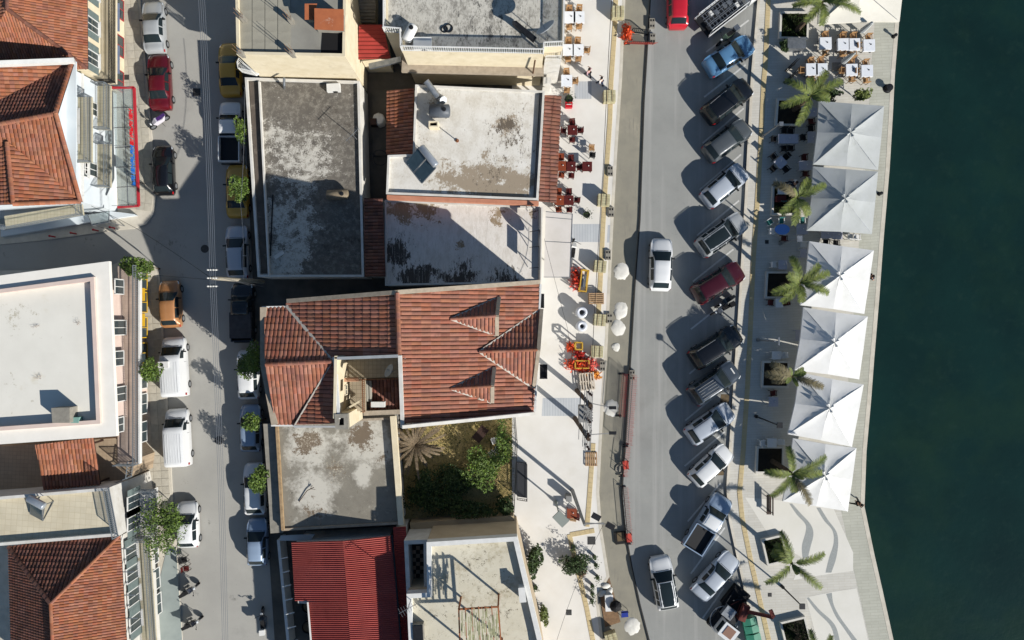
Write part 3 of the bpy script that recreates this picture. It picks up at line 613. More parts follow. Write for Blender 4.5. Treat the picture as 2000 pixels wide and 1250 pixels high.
# low tiled strip between the shop and its neighbour
tl = thing('tiled_lean_to', 'narrow brown tiled lean-to squeezed between two flat roofs in shade', 'roof', P(730, 460))
tile_field(tl, [P(712, 388, 3.4), P(747, 388, 3.7), P(753, 540, 3.7), P(714, 540, 3.4)], (-1, 0), .26, .4, .06, TILE_OLD_SHADE)
MB().prism(xy([(714, 390), (748, 390), (754, 539), (716, 539)], 3.2), .07, 3.15).build('wall', WHITE2, tl)
tl = thing('tiled_lean_to', 'small orange tiled lean-to beside the dark courtyard, half in sun', 'roof', P(782, 240))
tile_field(tl, [P(757, 178, 2.9), P(809, 174, 3.8), P(806, 301, 3.8), P(756, 301, 2.9)], (-1, 0), .27, .4, .065, TILE_ORANGE)
MB().prism(xy([(759, 179), (811, 176), (808, 300), (758, 300)], 2.8), .07, 2.7).build('wall', WHITE2, tl)
R_M = peelmat('roof_white_peeling', (240, 237, 229), (228, 224, 214), [((214, 208, 195), .53, [], 1.2, .07, (1.3, .9, 1)), ((166, 152, 132), .62, Z(4.1, (960, 345, 62, .22), (1010, 365, 50, .22), (870, 345, 48, .2), (990, 245, 36, .2), (800, 275, 36, .12), (850, 190, 40, .12), (920, 375, 60, .15), (1020, 200, 40, .05), (900, 250, 60, -.1)), 1.3, .03, ISO), ((110, 100, 88), .625, Z(4.1, (990, 245, 44, .2), (960, 340, 60, .1), (1030, 300, 60, .06)), 2.6, .02, (1.6, .7, 1))])
mb_, poly, inn = flat_building('white_roof_tavern', 'tavern with white peeling flat roof and brown tiled canopy on the sea side', [(811, 165), (1064, 177), (1051, 391), (754, 379), (757, 303), (806, 301)], 4.0, .28, .16, WHITE2, R_M, WHITE2)
tile_field(mb_, [P(1064, 187, 3.6), P(1095, 187, 3.0), P(1086, 395, 3.0), P(1052, 393, 3.6)], (1, 0), .29, .5, .07, TILE_OLD_SHADE, deck_name='canopy')
for i, y in enumerate((200, 260, 320, 385)): MB().bar(P(1090 - (y - 200) * .045, y, 2.9), P(1090 - (y - 200) * .045, y, 2.9) + Vector((0, 0, -2.78)), .1).build('canopy_post', WOOD, mb_)
strip(mb_, P(1055, 179, 4.1) , P(1043, 388, 4.1), .1, .25, DMETAL, 'gutter')
MB().bar(P(757, 386, 3.9), P(1052, 398, 3.9), .3, .7).build('south_band', mat('terracotta_band', C(214, 150, 120), C(196, 132, 104), 2., .9), mb_)
cyl_tank(859, 218, 4.0, 1.5, .5, 0, 'dark grey water drum on the white tavern roof', mat('drum_grey', C(92, 98, 106), C(78, 84, 92), 3., .5))
solar_heater(826, 318, 4.0, 'double panel solar water heater on the white tavern roof', -.9, 2)
m = MB().tube([P(857, 190, 4.1), P(853, 186, 4.9), P(832, 158, 5.3)], .24, 12); m.tube([P(857, 190, 4.1), P(866, 196, 4.6)], .3, 10); put(m, 'exhaust_duct', METAL, 'fat silver exhaust duct leaning across the tavern roof corner', 'duct', smooth=False)
ch = thing('chimney', 'small cream chimney box with open black top on the tavern roof', 'chimney', P(846, 243, 4.4)); o_ = ccw(xy([(837, 236), (856, 236), (856, 248), (837, 248)], 4.9)); ring(MB(), o_, offset_poly(o_, .1), 4., 4.9).build('shaft', CREAM, ch); MB().prism(offset_poly(o_, .09), 4., 4.5).build('flue', BLACK, ch)
m = MB().tube([P(893, 275, 4.), P(893, 272, 5.1)], .04); m.lathe(P(893, 275, 4.), [(.14, 0), (.14, .08), (.04, .1)], 10); put(m, 'mast_stub', mat('rust', C(150, 95, 60), C(110, 70, 48), 8., .9), 'short rusty mast stub with rust stain on the tavern roof', 'mast')
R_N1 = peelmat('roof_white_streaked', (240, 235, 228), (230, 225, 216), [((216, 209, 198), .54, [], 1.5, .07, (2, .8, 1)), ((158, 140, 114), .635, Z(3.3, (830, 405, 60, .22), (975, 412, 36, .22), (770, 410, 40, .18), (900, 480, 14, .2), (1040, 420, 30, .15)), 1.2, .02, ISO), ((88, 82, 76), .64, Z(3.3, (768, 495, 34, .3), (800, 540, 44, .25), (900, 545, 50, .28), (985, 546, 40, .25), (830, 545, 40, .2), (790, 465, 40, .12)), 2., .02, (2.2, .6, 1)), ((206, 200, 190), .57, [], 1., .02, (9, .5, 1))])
n1, poly, inn = flat_building('white_roof_cafe', 'low cafe with streaked white flat roof half under the tiled house shadow', [(751, 390), (1060, 404), (1057, 552), (752, 558)], 3.2, .15, .14, WHITE2, R_N1, WHITE2)
strip(n1, P(1056, 404, 4.) + Vector((0, 0, -.6)), P(1054, 550, 4.) + Vector((0, 0, -.6)), .12, .35, mat('grey_board', C(120, 116, 112), C(100, 96, 92), 2., .8), 'sea_parapet')
sg = thing('roof_sign', 'dark roof sign board with a round middle standing over the cafe front', 'sign', P(1052, 465, 3.3)); p = P(1052, 468, 3.3); SG = mat('sign_grey', C(86, 88, 92), None, rough=.6)
m = MB(); m.box(p + Vector((0, 1.45, 1.3)), (.08, 1.5, .5)); m.box(p + Vector((0, -1.6, 1.3)), (.08, 1.7, .5)); m.build('board', SG, sg)
MB().lathe(p + Vector((-.05, 0, 1.3)), [(.62, 0), (.62, .1)], 24, Matrix.Rotation(math.pi / 2, 3, 'Y')).build('disc', SG, sg)
m = MB()
for yy in (-2.2, -.6, .6, 2.1): m = MB(); m.bar(p + Vector((0, yy, 0)), p + Vector((0, yy, 1.2)), .05); m.bar(p + Vector((-.7, yy, 0)), p + Vector((0, yy, 1.0)), .04); m.build('brace', DMETAL, sg)
aw = thing('awning', 'flat pale grey awning stretched over the cafe pavement', 'awning', P(1090, 480)); AWM = mat('awning_fabric', C(222, 216, 210), C(214, 208, 200), 1., .9)
q = [(1066, 413), (1118, 418), (1113, 545), (1062, 545)]
for a, b in ((0, .08), (.08, .44), (.44, .97)):
    L = lambda t, s: P(q[0][0] * (1 - s) * (1 - t) + q[1][0] * s * (1 - t) + q[3][0] * (1 - s) * t + q[2][0] * s * t, q[0][1] * (1 - s) * (1 - t) + q[1][1] * s * (1 - t) + q[3][1] * (1 - s) * t + q[2][1] * s * t, 2.9 - .2 * s)
    MB().slab([L(a + .006, 0), L(a + .006, 1), L(b - .006, 1), L(b - .006, 0)], .03).build('panel', AWM, aw)
m = MB()
for t in (0, .08, .44, .97): m.bar(L(t, 0) - Vector((0, 0, .05)), L(t, 1) - Vector((0, 0, .05)), .05)
m.bar(L(0, 1), L(.97, 1), .05); m.build('frame', METAL, aw)
for t in (0, .97): MB().bar(L(t, 1), L(t, 1) + Vector((0, 0, -2.55)), .06).build('post', METAL, aw)

# ---------------------------------------------------------------- the two taller houses at the northern edge
R_T1 = mat('terrace_grey', C(160, 158, 148), C(144, 142, 134), .6, .9, .08, 40, stains=((C(120, 116, 108), .8, .56, .76, .6),))
t1, poly, inn = flat_building('unfinished_house', 'two storey cream house with grey roof terrace, starter columns and rusty sheds', [(458, -90), (677, -90), (674, 110), (462, 106)], 8.0, .3, .2, CREAM, R_T1, CREAM)
tl_ = MB(); sl_ = mat('deck_slab', C(172, 168, 152), C(160, 156, 142), .8, .9, stains=((C(130, 124, 112), 1., .58, .76, .6),), obj_rand=.05)
sm = MB().box((0, 0, .01), (.86, .93, .025)).mesh('deck_slab', sl_)
for i in range(4):
    for j in range(5):
        p = P(480 + i * 25, 6 + j * 21, 8.02); o = bpy.data.objects.new('deck_slab', sm); COL.objects.link(o); o.location = p; attach(o, t1)
for x, y in ((565, 35), (568, 101), (471, 32), (468, 101)):
    p = P(x, y, 8.9); c_ = MB().box((p.x, p.y, 8.45), (.28, .28, .9)).build('starter_column', CONC, t1)
    m = MB(); [m.tube([(p.x + a, p.y + b, 8.8), (p.x + a * 1.5, p.y + b * 1.5, 10.0)], .015, 5) for a in (-.1, .1) for b in (-.1, .1)]; m.build('rebar', mat('rebar', C(140, 110, 86), None), c_)
RST = mat('rusty_sheet', C(176, 104, 66), C(158, 90, 58), 1.5, .85, stains=((C(210, 196, 180), 1.2, .62, .74, .7),))
sh = thing('roof_shed', 'rust brown sheet metal shed roof on the unfinished house terrace', 'shed', P(635, 35, 8))
MB().slab([P(614, 16, 9.9), P(671, 18, 9.9), P(671, 60, 9.5), P(614, 57, 9.5)], .06).build('roof_sheet', RST, sh); MB().slab([P(595, 7, 9.6), P(619, 7, 9.6), P(611, 38, 9.3), P(595, 38, 9.3)], .06).build('roof_sheet', RST, sh)
MB().prism(xy([(616, 22), (669, 24), (669, 55), (616, 53)], 9.), 8., 9.3).build('wall', CONC, sh); MB().prism(xy([(598, 10), (614, 10), (608, 34), (598, 34)], 9.), 8., 9.1).build('wall', CONC, sh)
pit = MB().prism(xy([(629, 62), (669, 62), (667, 104), (626, 104)], 8.1), 7.9, 8.03); put(pit, 'stairwell', BLACK, 'dark open stairwell at the corner of the unfinished roof terrace', 'stairwell')  # flat black slab, the dark of the opening painted on
bal = thing('balcony', 'white corner balcony under the unfinished house over the street', 'balcony', P(480, 130, 4)); bp = [(463, 113), (474, 112), (505, 145), (475, 138), (466, 130)]
MB().prism(xy([(472, 130), (476, 122), (505, 143), (500, 147), (474, 141)], 4.3), 4.1, 4.3).build('slab', WHITE, bal); railing(bal, [P(476, 122, 4.3), P(472, 130, 4.3), P(474, 141, 4.3), P(500, 147, 4.3)], 1., .12, WHITE)
# alley between: steps, red sheet roof, pipe
al = thing('outside_stair', 'grey concrete outside stair descending in the alley beside cream wall', 'stair', P(718, 20))
for i in range(9): MB().box(P(717, -12 + i * 6.6, 4.4 - i * .2) - Vector((0, 0, .5)), (1.3, .28, 1.2)).build('step', CONC, al)
REDS = mat('red_sheet', C(176, 66, 58), C(158, 58, 52), 1.2, .6)
rs = thing('red_sheet_roof', 'dark red ribbed sheet roof over the alley between two houses', 'roof', P(730, 80)); MB().slab([P(701, 48, 4.2), P(748, 48, 4.2), P(763, 114, 3.7), P(699, 116, 3.7)], .05).build('sheet', REDS, rs)
for i in range(9):
    y = 50 + i * 8; MB().bar(P(701, y, 4.25 - i * .062), P(748 + i * 1.8, y, 4.25 - i * .062), .05, .06).build('rib', REDS, rs)
MB().prism(xy([(703, 50), (746, 50), (755, 112), (703, 112)], 3.6), .07, 3.6).build('wall', CREAM, rs)
m = MB().bar(P(722, 130, 3.5), P(785, 116, 4.3), .4, .3); put(m, 'roof_duct', METAL, 'long grey duct slanting across the alley below the railing', 'duct')
R_T2 = peelmat('roof_blotched', (216, 212, 200), (202, 198, 186), [((158, 154, 144), .53, [], 1.0, .05, (1.4, .9, 1)), ((104, 102, 97), .585, Z(7.4, (930, 50, 60, .06), (1000, 80, 60, .06)), 1.3, .03, (1.8, .8, 1)), ((122, 120, 114), .57, [], 4.5, .03, (2.2, .6, 1))])
t2, poly, inn = flat_building('railed_terrace_house', 'tall cream house with blotched roof terrace behind white balustrade', [(752, -90), (1103, -90), (1100, 90), (1062, 92), (1062, 106), (785, 100), (785, 65), (752, 62)], 7.4, .12, .2, CREAM, R_T2, CREAM)
railing(t2, [P(752, 62, 7.5), P(785, 65, 7.5), P(786, 99, 7.5), P(1061, 105, 7.5), P(1061, 92, 7.5), P(1099, 90, 7.5), P(1102, -90, 7.5)], .95, .16, WHITE, .03)
railing(t2, [P(753, 62, 7.5), P(753, -90, 7.5)], .95, .16, WHITE, .025)
MB().prism(xy([(784, 140), (1062, 147), (1062, 110), (786, 104)], 4.6), 4.3, 4.6).build('string_course', MORTAR, t2)
MB().bar(P(1045, 118, 7.) , P(1040, 150, 3.9), .1).build('downpipe', mat('brown_pipe', C(120, 92, 70), None), t2)
MB().prism(xy([(1064, 92), (1098, 90), (1096, 118), (1064, 118)], 5.8), .1, 5.6).build('stair_tower', WHITE2, t2)
railing(t2, [P(1066, 116, 5.6), P(1095, 116, 5.6), P(1097, 94, 5.6)], .8, .15, WHITE)
for i, (a, b) in enumerate(((1066, 130), (1066, 150))): MB().prism(xy([(a - 4, b), (a + 12, b), (a + 10, b + 12), (a - 5, b + 12)], 3), .1, 2.6 + .3 * i).build('side_wing', WHITE2, t2)
dish(1068, 58, 7.4, 'large satellite dish on a mast at the terrace corner by the stair tower', 2.3, .75, 1.9)
cyl_tank(801, 66, 7.4, 1.2, .36, 1.1, 'short white tank on the roof terrace beside the railing notch', WHITE)
hvac(825, 85, 7.4, 'pale cabinet at the west end of the blotched terrace', 0, (1.3, .9, .35))
m = MB().bar(P(1005, 45, 7.9), P(1045, 78, 7.9), .35, .25); m.bar(P(1005, 45, 7.5), P(1005, 45, 8.4), .3); put(m, 'mast_bundle', DMETAL, 'dark bundle of poles leaning near the terrace railing', 'pole')
m = MB().torus(P(876, 55, 7.45), .28, .05); m.torus(P(868, 57, 7.45), .22, .05); put(m, 'hose_coil', DMETAL, 'dark coiled hose on the middle of the blotched terrace', 'hose')
dark = thing('courtyard_store', 'dark cluttered courtyard store between shop and tavern roofs', 'shed', P(735, 240)); MB().prism(xy([(722, 170), (752, 170), (752, 300), (724, 300)], 1.0), .07, .25).build('floor', BLOCKG, dark); MB().lathe(P(743, 238, .25), [(.5, 0), (.5, .9), (.42, 1.0), (.1, 1.05)], 8).build('cistern', WHITE2, dark); MB().box(P(731, 240, .9), (.5, .5, .9)).build('crate', DWOOD, dark); MB().torus(P(742, 308, 2.), .6, .04, ax=Matrix.Rotation(.4, 3, 'X')).build('hoop', DMETAL, dark)

# ---------------------------------------------------------------- south of the house: grey roof, garden, red roof, white roof
zs = lambda a, b: (420 + a / 4.8, 800 + b / 4.8)
bl = [P(*zs(870, 330), 3.2), P(*zs(1420, 310), 3.2), P(*zs(930, 770), 3.2), P(*zs(1380, 640), 3.2)]; rr = (1.75, 2., 1.75, .8)
R_S1 = peelmat('roof_grey_screed', (150, 145, 132), (132, 127, 116), [((208, 204, 192), .66, [(p.x, p.y, r * 1.35, .5) for p, r in zip(bl, rr)], .8, .10, ISO), ((126, 112, 95), .665, Z(3.1, (600, 862, 42, .34), (705, 850, 40, .34), (655, 915, 34, .2), (615, 1000, 40, .2), (745, 890, 30, .15)), 1.6, .03, ISO), ((206, 196, 176), .61, Z(3.1, (600, 862, 40, .08), (655, 915, 40, .08)), 6., .02, ISO), ((86, 80, 72), .605, [], 3.2, .03, ISO)])
s1, poly, inn = flat_building('grey_screed_roof', 'low grey flat roof with pale round puddle stains next to the garden', [(537, 826), (766, 815), (782, 1024), (551, 1037)], 3.1, .12, .18, WHITE2, R_S1, MORTAR)
MB().prism(xy([(514, 828), (536, 828), (549, 984), (525, 985)], 2.9), 2.7, 2.9).build('street_canopy', CONC, s1); MB().prism(xy([(525, 985), (549, 984), (553, 1040), (528, 1042)], 2.9), 2.68, 2.88).build('street_canopy', CONC, s1)
strip(s1, P(768, 812, 3.4), P(784, 1024, 3.4), .42, .5, CREAM, 'garden_wall')
strip(s1, P(541, 828, 3.3), P(553, 1035, 3.3), .2, .3, mat('ochre_edge', C(186, 160, 124), C(150, 124, 92), 4., .9), 'west_edge')
m = MB().tube([P(584, 980, 3.15), P(600, 958, 3.2), P(613, 952, 3.3)], .03); [m.tube([P(606, 955, 3.25), P(610 + i * 3, 948 + i * 4, 3.3)], .015) for i in range(3)]; put(m, 'dry_branch', DWOOD, 'thin dry branch lying on the pale stain of the grey roof', 'branch')
# red corrugated roof
rc = thing('red_corrugated_house', 'house under a bright red corrugated metal roof with white street fence', 'house', P(670, 1150)); RED = mat('red_corrugated', C(182, 88, 80, .72), C(168, 78, 72, .72), .8, .7, spec=.25, stains=((C(150, 64, 58, .62), 1.2, .55, .75, .6), (C(206, 130, 112, .62), 5., .64, .74, .5)), obj_rand=.05)
def corrug(parent, quad_, pitch, amp, m_, name='roof_sheet', per=8):
    a, b, c, d = [Vector(x) for x in quad_]; n = max(2, int((d - a).length / (pitch / 2))); k = 0      # ribs run from edge a-d to edge b-c
    while k < n:
        mb = MB(); e = min(n, k + per); vs = []
        for i in range(k, e + 1):
            t = i / n; z = Vector((0, 0, amp if i % 2 else -amp)); vs += [a.lerp(d, t) + z, b.lerp(c, t) + z]
        mb.add(vs, [(2 * i, 2 * i + 1, 2 * i + 3, 2 * i + 2) for i in range(e - k)]); mb.build(name, m_, parent); k = e
R0, R1 = P(670, 1056, 4.6), P(694, 1400, 4.6)
rt = lambda t: R0.lerp(R1, t)
corrug(rc, [P(569, 1059, 3.7), rt(0), rt(.345), P(576, 1174, 3.7)], .15, .042, RED); corrug(rc, [P(601, 1175, 3.95), rt(.345), rt(1), P(616, 1400, 3.95)], .15, .042, RED)
corrug(rc, [rt(0), P(763, 1046, 3.9), P(800, 1400, 3.9), rt(1)], .15, .042, RED)
MB().prism(xy([(575, 1062), (757, 1052), (785, 1390), (622, 1390), (606, 1180), (582, 1178)], 3.5), .07, 3.5).build('wall', WHITE2, rc)
strip(rc, P(766, 1045, 3.9), P(784, 1260, 3.9), .12, .14, DMETAL, 'gutter'); strip(rc, P(601, 1176, 4.02), P(608, 1260, 4.1), .1, .1, WHITE, 'verge')
m = MB(); fm = [P(543, 1055, 1.7), P(563, 1262, 1.7)]
strip(rc, fm[0], fm[1], .22, 1.6, WHITE, 'fence_wall').location.z = -.85
for i in range(7):
    a = P(546 + i * 3.2, 1092 + i * 27, 2.4); strip(rc, a, P(562 + i * 3.2, 1088 + i * 27, 2.6), .07, .07, WHITE, 'pergola_bar')
MB().slab([P(548, 1046, 2.6), P(615, 1043, 2.6), P(606, 1056, 2.6), P(545, 1056, 2.6)], .05).build('gate_roof', mat('pale_sheet', C(196, 200, 200), None), rc)
for y in (1187, 1227):
    p = P(600, y, .9); b = thing('planter_pot', 'round black planter pot %s the red roof notch' % ('close to' if y < 1200 else 'farther from'), 'planter', (p.x, p.y, .07), group='black pots by the red roof'); MB().lathe((0, 0, 0), [(.4, 0), (.5, .7), (.45, .7), (.4, .55), (.05, .55)], 18).build('pot', BLACK, b, True); MB().lathe((0, 0, .54), [(.41, 0), (.41, .03), (.02, .05)], 12).build('soil', EARTH, b, True)
lt = thing('red_lean_to', 'dark red lean-to roof in shade beside the checker floored patio', 'roof', P(778, 1080)); corrug(lt, [P(768, 1030, 3.4), P(793, 1028, 3.2), P(806, 1400, 3.2), P(786, 1400, 3.4)], .16, .02, REDS); MB().prism(xy([(770, 1034), (790, 1032), (800, 1390), (788, 1390)], 3.), .07, 3.).build('wall', WHITE2, lt)
R_S3 = peelmat('roof_cream_screed', (230, 224, 204), (218, 211, 189), [((186, 176, 150), .58, [], .6, .06, ISO), ((128, 120, 102), .60, Z(5.5, (930, 1100, 60, .05), (985, 1180, 60, .05), (860, 1200, 60, .03)), 2.4, .02, ISO), ((110, 104, 90), .615, [], 7., .02, ISO)], grid=(C(206, 197, 172), 1.9, 1.9, .006, .1, .5))
s3, poly, inn = flat_building('white_parapet_house', 'house with cream flat roof, thick white parapet and wooden pergola', [(833, 1059), (1010, 1048), (1058, 1250), (1085, 1420), (806, 1420), (794, 1160), (834, 1158)], 5.5, .5, .34, mat('beige_render', C(206, 188, 160), C(192, 174, 146), .8, .9), R_S3, WHITE)
MB().prism(xy([(800, 1022), (1003, 1008), (1009, 1042), (806, 1058)], 1.6), .07, 1.5).build('garden_side_wall', mat('beige_render2', C(190, 172, 140), C(176, 156, 126), .8, .9), s3)
CHK = mat('checker_patio', C(70, 62, 54), C(52, 48, 44), 1.4, .8); o_ = ccw(xy([(789, 1056), (835, 1054), (836, 1160), (794, 1162)], 4.6)); ring(MB(), o_, offset_poly(o_, .3), .07, 4.6).build('patio_wall', WHITE2, s3); MB().prism(offset_poly(o_, .28), .07, 2.6).build('patio_floor', CHK, s3)
sqm = MB().box((0, 0, .01), (.3, .3, .03)).mesh('floor_tile', mat('pale_floor_tile', C(176, 150, 128), None)); c0 = P(801, 1070, 2.6)
for i in range(4):
    for j in range(9):
        if (i + j) % 2 == 0: o = bpy.data.objects.new('floor_tile', sqm); COL.objects.link(o); o.location = c0 + Vector((i * .31, -j * .31, .01)); attach(o, s3)
PW_ = mat('pergola_wood', C(176, 112, 72), C(150, 92, 60), 5., .8); pg = thing('pergola', 'wooden pergola with reed mat shade on the cream roof', 'pergola', P(935, 1220, 5.5))
A, B, C_, D = P(896, 1190, 7.9), P(973, 1185, 7.9), P(980, 1275, 7.9), P(899, 1278, 7.9)
for q in (A, B, C_, D): MB().bar(q, (q.x, q.y, 5.5), .12).build('post', PW_, pg)
for a, b in ((A, B), (D, C_), (A, D), (B, C_)): MB().bar(a, b, .1, .14).build('beam', PW_, pg)
for i in range(1, 6): t = i / 6; MB().bar(A.lerp(B, t) + Vector((0, .15, .12)), D.lerp(C_, t) + Vector((0, 0, .12)), .06, .1).build('slat', PW_, pg)
m = MB()
for i in range(95):
    t = random.uniform(.03, .97); s_ = random.uniform(.06, .9); a = A.lerp(B, t).lerp(D.lerp(C_, t), s_); m.bar(a + Vector((0, .3, .2)), a + Vector((random.uniform(-.06, .06), -.35, .2 + random.uniform(-.02, .04))), .07, .012)
m.build('reed_mat', mat('reed', C(186, 184, 142), C(160, 160, 120), 6., .9, isl=.2), pg, kind='stuff')
p = P(1020, 1160, 6.2); b = thing('roof_cabinet', 'small white cabinet standing inside the white parapet', 'cabinet', (p.x, p.y, 5.5), .1); MB().box((0, 0, .45), (.42, 1.0, .9)).build('body', WHITE, b, True); MB().box((0, 0, .92), (.5, 1.08, .05)).build('lid', WHITE, b, True)
antenna(796, 1190, 5.4, 2.4, 'television antenna at the edge of the cream roof over red lean-to', .5)
p = P(817, 1235, 6.); b = thing('roof_hatch', 'dark hatch box at the west parapet of the cream roof', 'hatch', (p.x, p.y, 5.5), .05); MB().box((0, 0, .3), (.8, 1.2, .6)).build('frame', CONC, b, True); MB().box((0, 0, .62), (.7, 1.1, .06)).build('lid', DMETAL, b, True)
# ---------------------------------------------------------------- western row
PALEB = mat('pale_blue_white_render', C(226, 234, 238), C(216, 226, 232), 1., .85)
SHUT = mat('shutter_grey_green', C(120, 134, 132), C(104, 118, 116), 4., .7)
BLUEG = mat('blue_grey_awning', C(120, 132, 156), C(106, 118, 142), 2., .8)
# -- orange roof house at the corner of the frame
l1 = thing('orange_roof_house', 'cream house under fine orange tile hip roof with long black balcony rail', 'house', P(120, 40))
A0, AS = P(15, 18, 8.7), P(16, -160, 8.7); E1, E2 = P(171, 134, 6.3), P(169, -160, 6.3)
PL_E = plane(A0, AS, E1); E2.z = PL_E(E2)
tile_field(l1, [AS, A0, E1, E2], (1, 0), .19, .36, .05, TILE_ORANGE); tile_field(l1, [A0, E1, P(-60, 140, 6.3)], (0, -1), .19, .36, .05, TILE_ORANGE)
tile_field(l1, [A0, AS, P(-90, -160, 6.9), P(-60, 140, 6.3)], (-1, 0), .22, .4, .05, TILE_ORANGE)
ridge_caps(l1, A0 + up, E1 + up, TILE_OLD_SHADE, .13); ridge_caps(l1, AS + up, A0 + up, TILE_OLD_SHADE, .13)
wx = -31.5
MB().prism([(wx, P(0, 128, 6.3).y), (wx, 36), (-46, 36), (-46, P(0, 128, 6.3).y)], .1, 6.25).build('wall', CREAM, l1)
for y in (49, 113, -20): window(l1, (wx, P(200, y, 4.9).y, 4.8), (1, 0), 1.0, 1.5, WHITE, SHUT)
MB().box((wx + .5, 22.9, 3.2), (1.0, 9.4, .16)).build('balcony_slab', CREAM, l1); railing(l1, [(wx + .05, 18.25, 3.28), (wx + .95, 18.25, 3.28), (wx + .95, 27.5, 3.28)], 1., .11, BLACK, .02, True)
for y in (20.3, 23.6): MB().slab([(wx, y - 1.1, 2.9), (wx + .9, y - 1.1, 2.6), (wx + .9, y + 1.1, 2.6), (wx, y + 1.1, 2.9)], .04).build('awning', BLUEG, l1)
m = MB()
for y in (19.2, 22.0, 25.): window(l1, (wx, y, 1.35), (1, 0), 1.6, 2.1, mat('red_frame', C(170, 60, 60), None), name='shop_window', sill=False)
# -- white corner house with cross gables and the glass canopy
l2 = thing('white_corner_house', 'pale blue white corner house with cross gable tile roof and wrought balconies', 'house', P(80, 260))
z0_, zp = 7.4, 9.5
A_, B_, Cc, R_ = P(144, 122, z0_), P(112, 222, zp), P(160, 394, z0_), P(-80, 258, zp)
PS = plane(B_, R_, Cc); PN = plane(B_, R_, A_); apx, pk = P(15, 278, 9.2), P(27, 399, 9.2); PG = plane(apx, pk, Cc)
V_ = on(PN, 0, 197); PNG = plane(A_, V_, P(-60, 129, 9.5))
tp = dict(w=.27, l=.30, h=.045, rise=.05)
tile_field(l2, [B_, Cc, on(PS, 15, 278), on(PS, 15, 243)], (0, -1), m=TILE_ORANGE, **tp); tile_field(l2, [on(PS, 15, 243), on(PS, 15, 278), on(PS, -80, 350), R_], (0, -1), m=TILE_ORANGE, **tp)
tile_field(l2, [apx, Cc, pk], (1, 0), m=TILE_ORANGE, **tp); tile_field(l2, [apx, pk, P(-100, 404, z0_)], (-1, 0), m=TILE_ORANGE, **tp)
tile_field(l2, [B_, A_, V_, R_], (0, 1), m=TILE_OLD_SHADE, w=.26, l=.34, h=.07); tile_field(l2, [A_, V_, on(PNG, -60, 229), on(PNG, -60, 129)], (1, 0), m=TILE_ORANGE, **tp)  # north slope's shade put into the colour by the darker tile
for a, b in ((B_, R_), (apx, pk), (A_ + up * 2, B_ + up * 2), (B_ + up * 2, Cc + up * 2), (pk + up, Cc + up)): ridge_caps(l2, a + up, b + up, TILE_ORANGE, .15, .3)
strip(l2, P(146, 119, z0_ + .5), P(-80, 128, z0_ + 2.6), .3, .5, WHITE, 'north_parapet')
wx2 = -32.1; yN, yS = A_.y - .1, Cc.y + .35
MB().prism([(wx2, yN), (wx2, yS), (-46, yS - .9), (-46, yN)], .1, z0_ - .1).build('wall', PALEB, l2)
MB().add([(wx2 + .1, yN, z0_ - .1), (wx2 + .1, yS, z0_ - .1), (wx2 + .1, B_.y, zp - .25), (wx2 - .2, yN, z0_ - .1), (wx2 - .2, yS, z0_ - .1), (wx2 - .2, B_.y, zp - .25)], [(0, 2, 1), (3, 4, 5), (0, 1, 4, 3), (1, 2, 5, 4), (2, 0, 3, 5)]).build('gable_wall', PALEB, l2)
MB().box((wx2 + .3, (yN + yS) / 2, z0_ - .15), (1.0, yN - yS + .4, .12)).build('cornice', PALEB, l2)
MB().box((wx2 + .06, (yN + yS) / 2, 5.2), (.16, yN - yS, .2)).build('string_course', WHITE, l2)
BFL = mat('balcony_floor', C(214, 206, 180), C(200, 192, 166), 3., .85, grid=(C(176, 168, 140), .25, .25, .012, 0, 0)); IRON = mat('grey_iron', C(120, 128, 134), None, rough=.6)
def balcony(host, y0, y1, z, d, wx_, m_=BFL, rail=IRON, step=.13):
    b = MB().box((wx_ + d / 2, (y0 + y1) / 2, z), (d, abs(y1 - y0), .14)).build('balcony', m_, host)
    railing(b, [(wx_ + .03, y0, z + .07), (wx_ + d - .04, y0, z + .07), (wx_ + d - .04, y1, z + .07), (wx_ + .03, y1, z + .07)], 1.0, step, rail, .016, True)
for (a, b_, z) in ((P(155, 190, 5.6).y, P(155, 318, 5.6).y, 5.6), (P(195, 168, 2.95).y, P(195, 254, 2.95).y, 2.95), (P(195, 282, 2.95).y, P(195, 366, 2.95).y, 2.95)): balcony(l2, a, b_, z, 1.05, wx2)
for y in (222, 258): window(l2, (wx2, P(130, y, 6.6).y, 6.55), (1, 0), 1.1, 1.5, WHITE)
for y in (210, 330): window(l2, (wx2, P(180, y, 4.0).y, 3.95), (1, 0), 1.0, 1.7, WHITE, sill=False); 
window(l2, (wx2, P(165, 332, 4.6).y, 4.9), (1, 0), 1.1, .9, WHITE)
# south facade balcony
m = MB().prism(xy([(8, 422), (160, 398), (163, 420), (12, 448)], 4.2), 4.05, 4.2); bb = m.build('balcony', BFL, l2); railing(bb, [P(8, 440, 4.2), P(12, 449, 4.2), P(163, 421, 4.2), P(160, 400, 4.2)], 1., .15, IRON, .016, True)
MB().prism(xy([(0, 440), (215, 412), (262, 418), (264, 420), (170, 434), (0, 462)], .6), .1, .5).build('plinth', PALEB, l2)
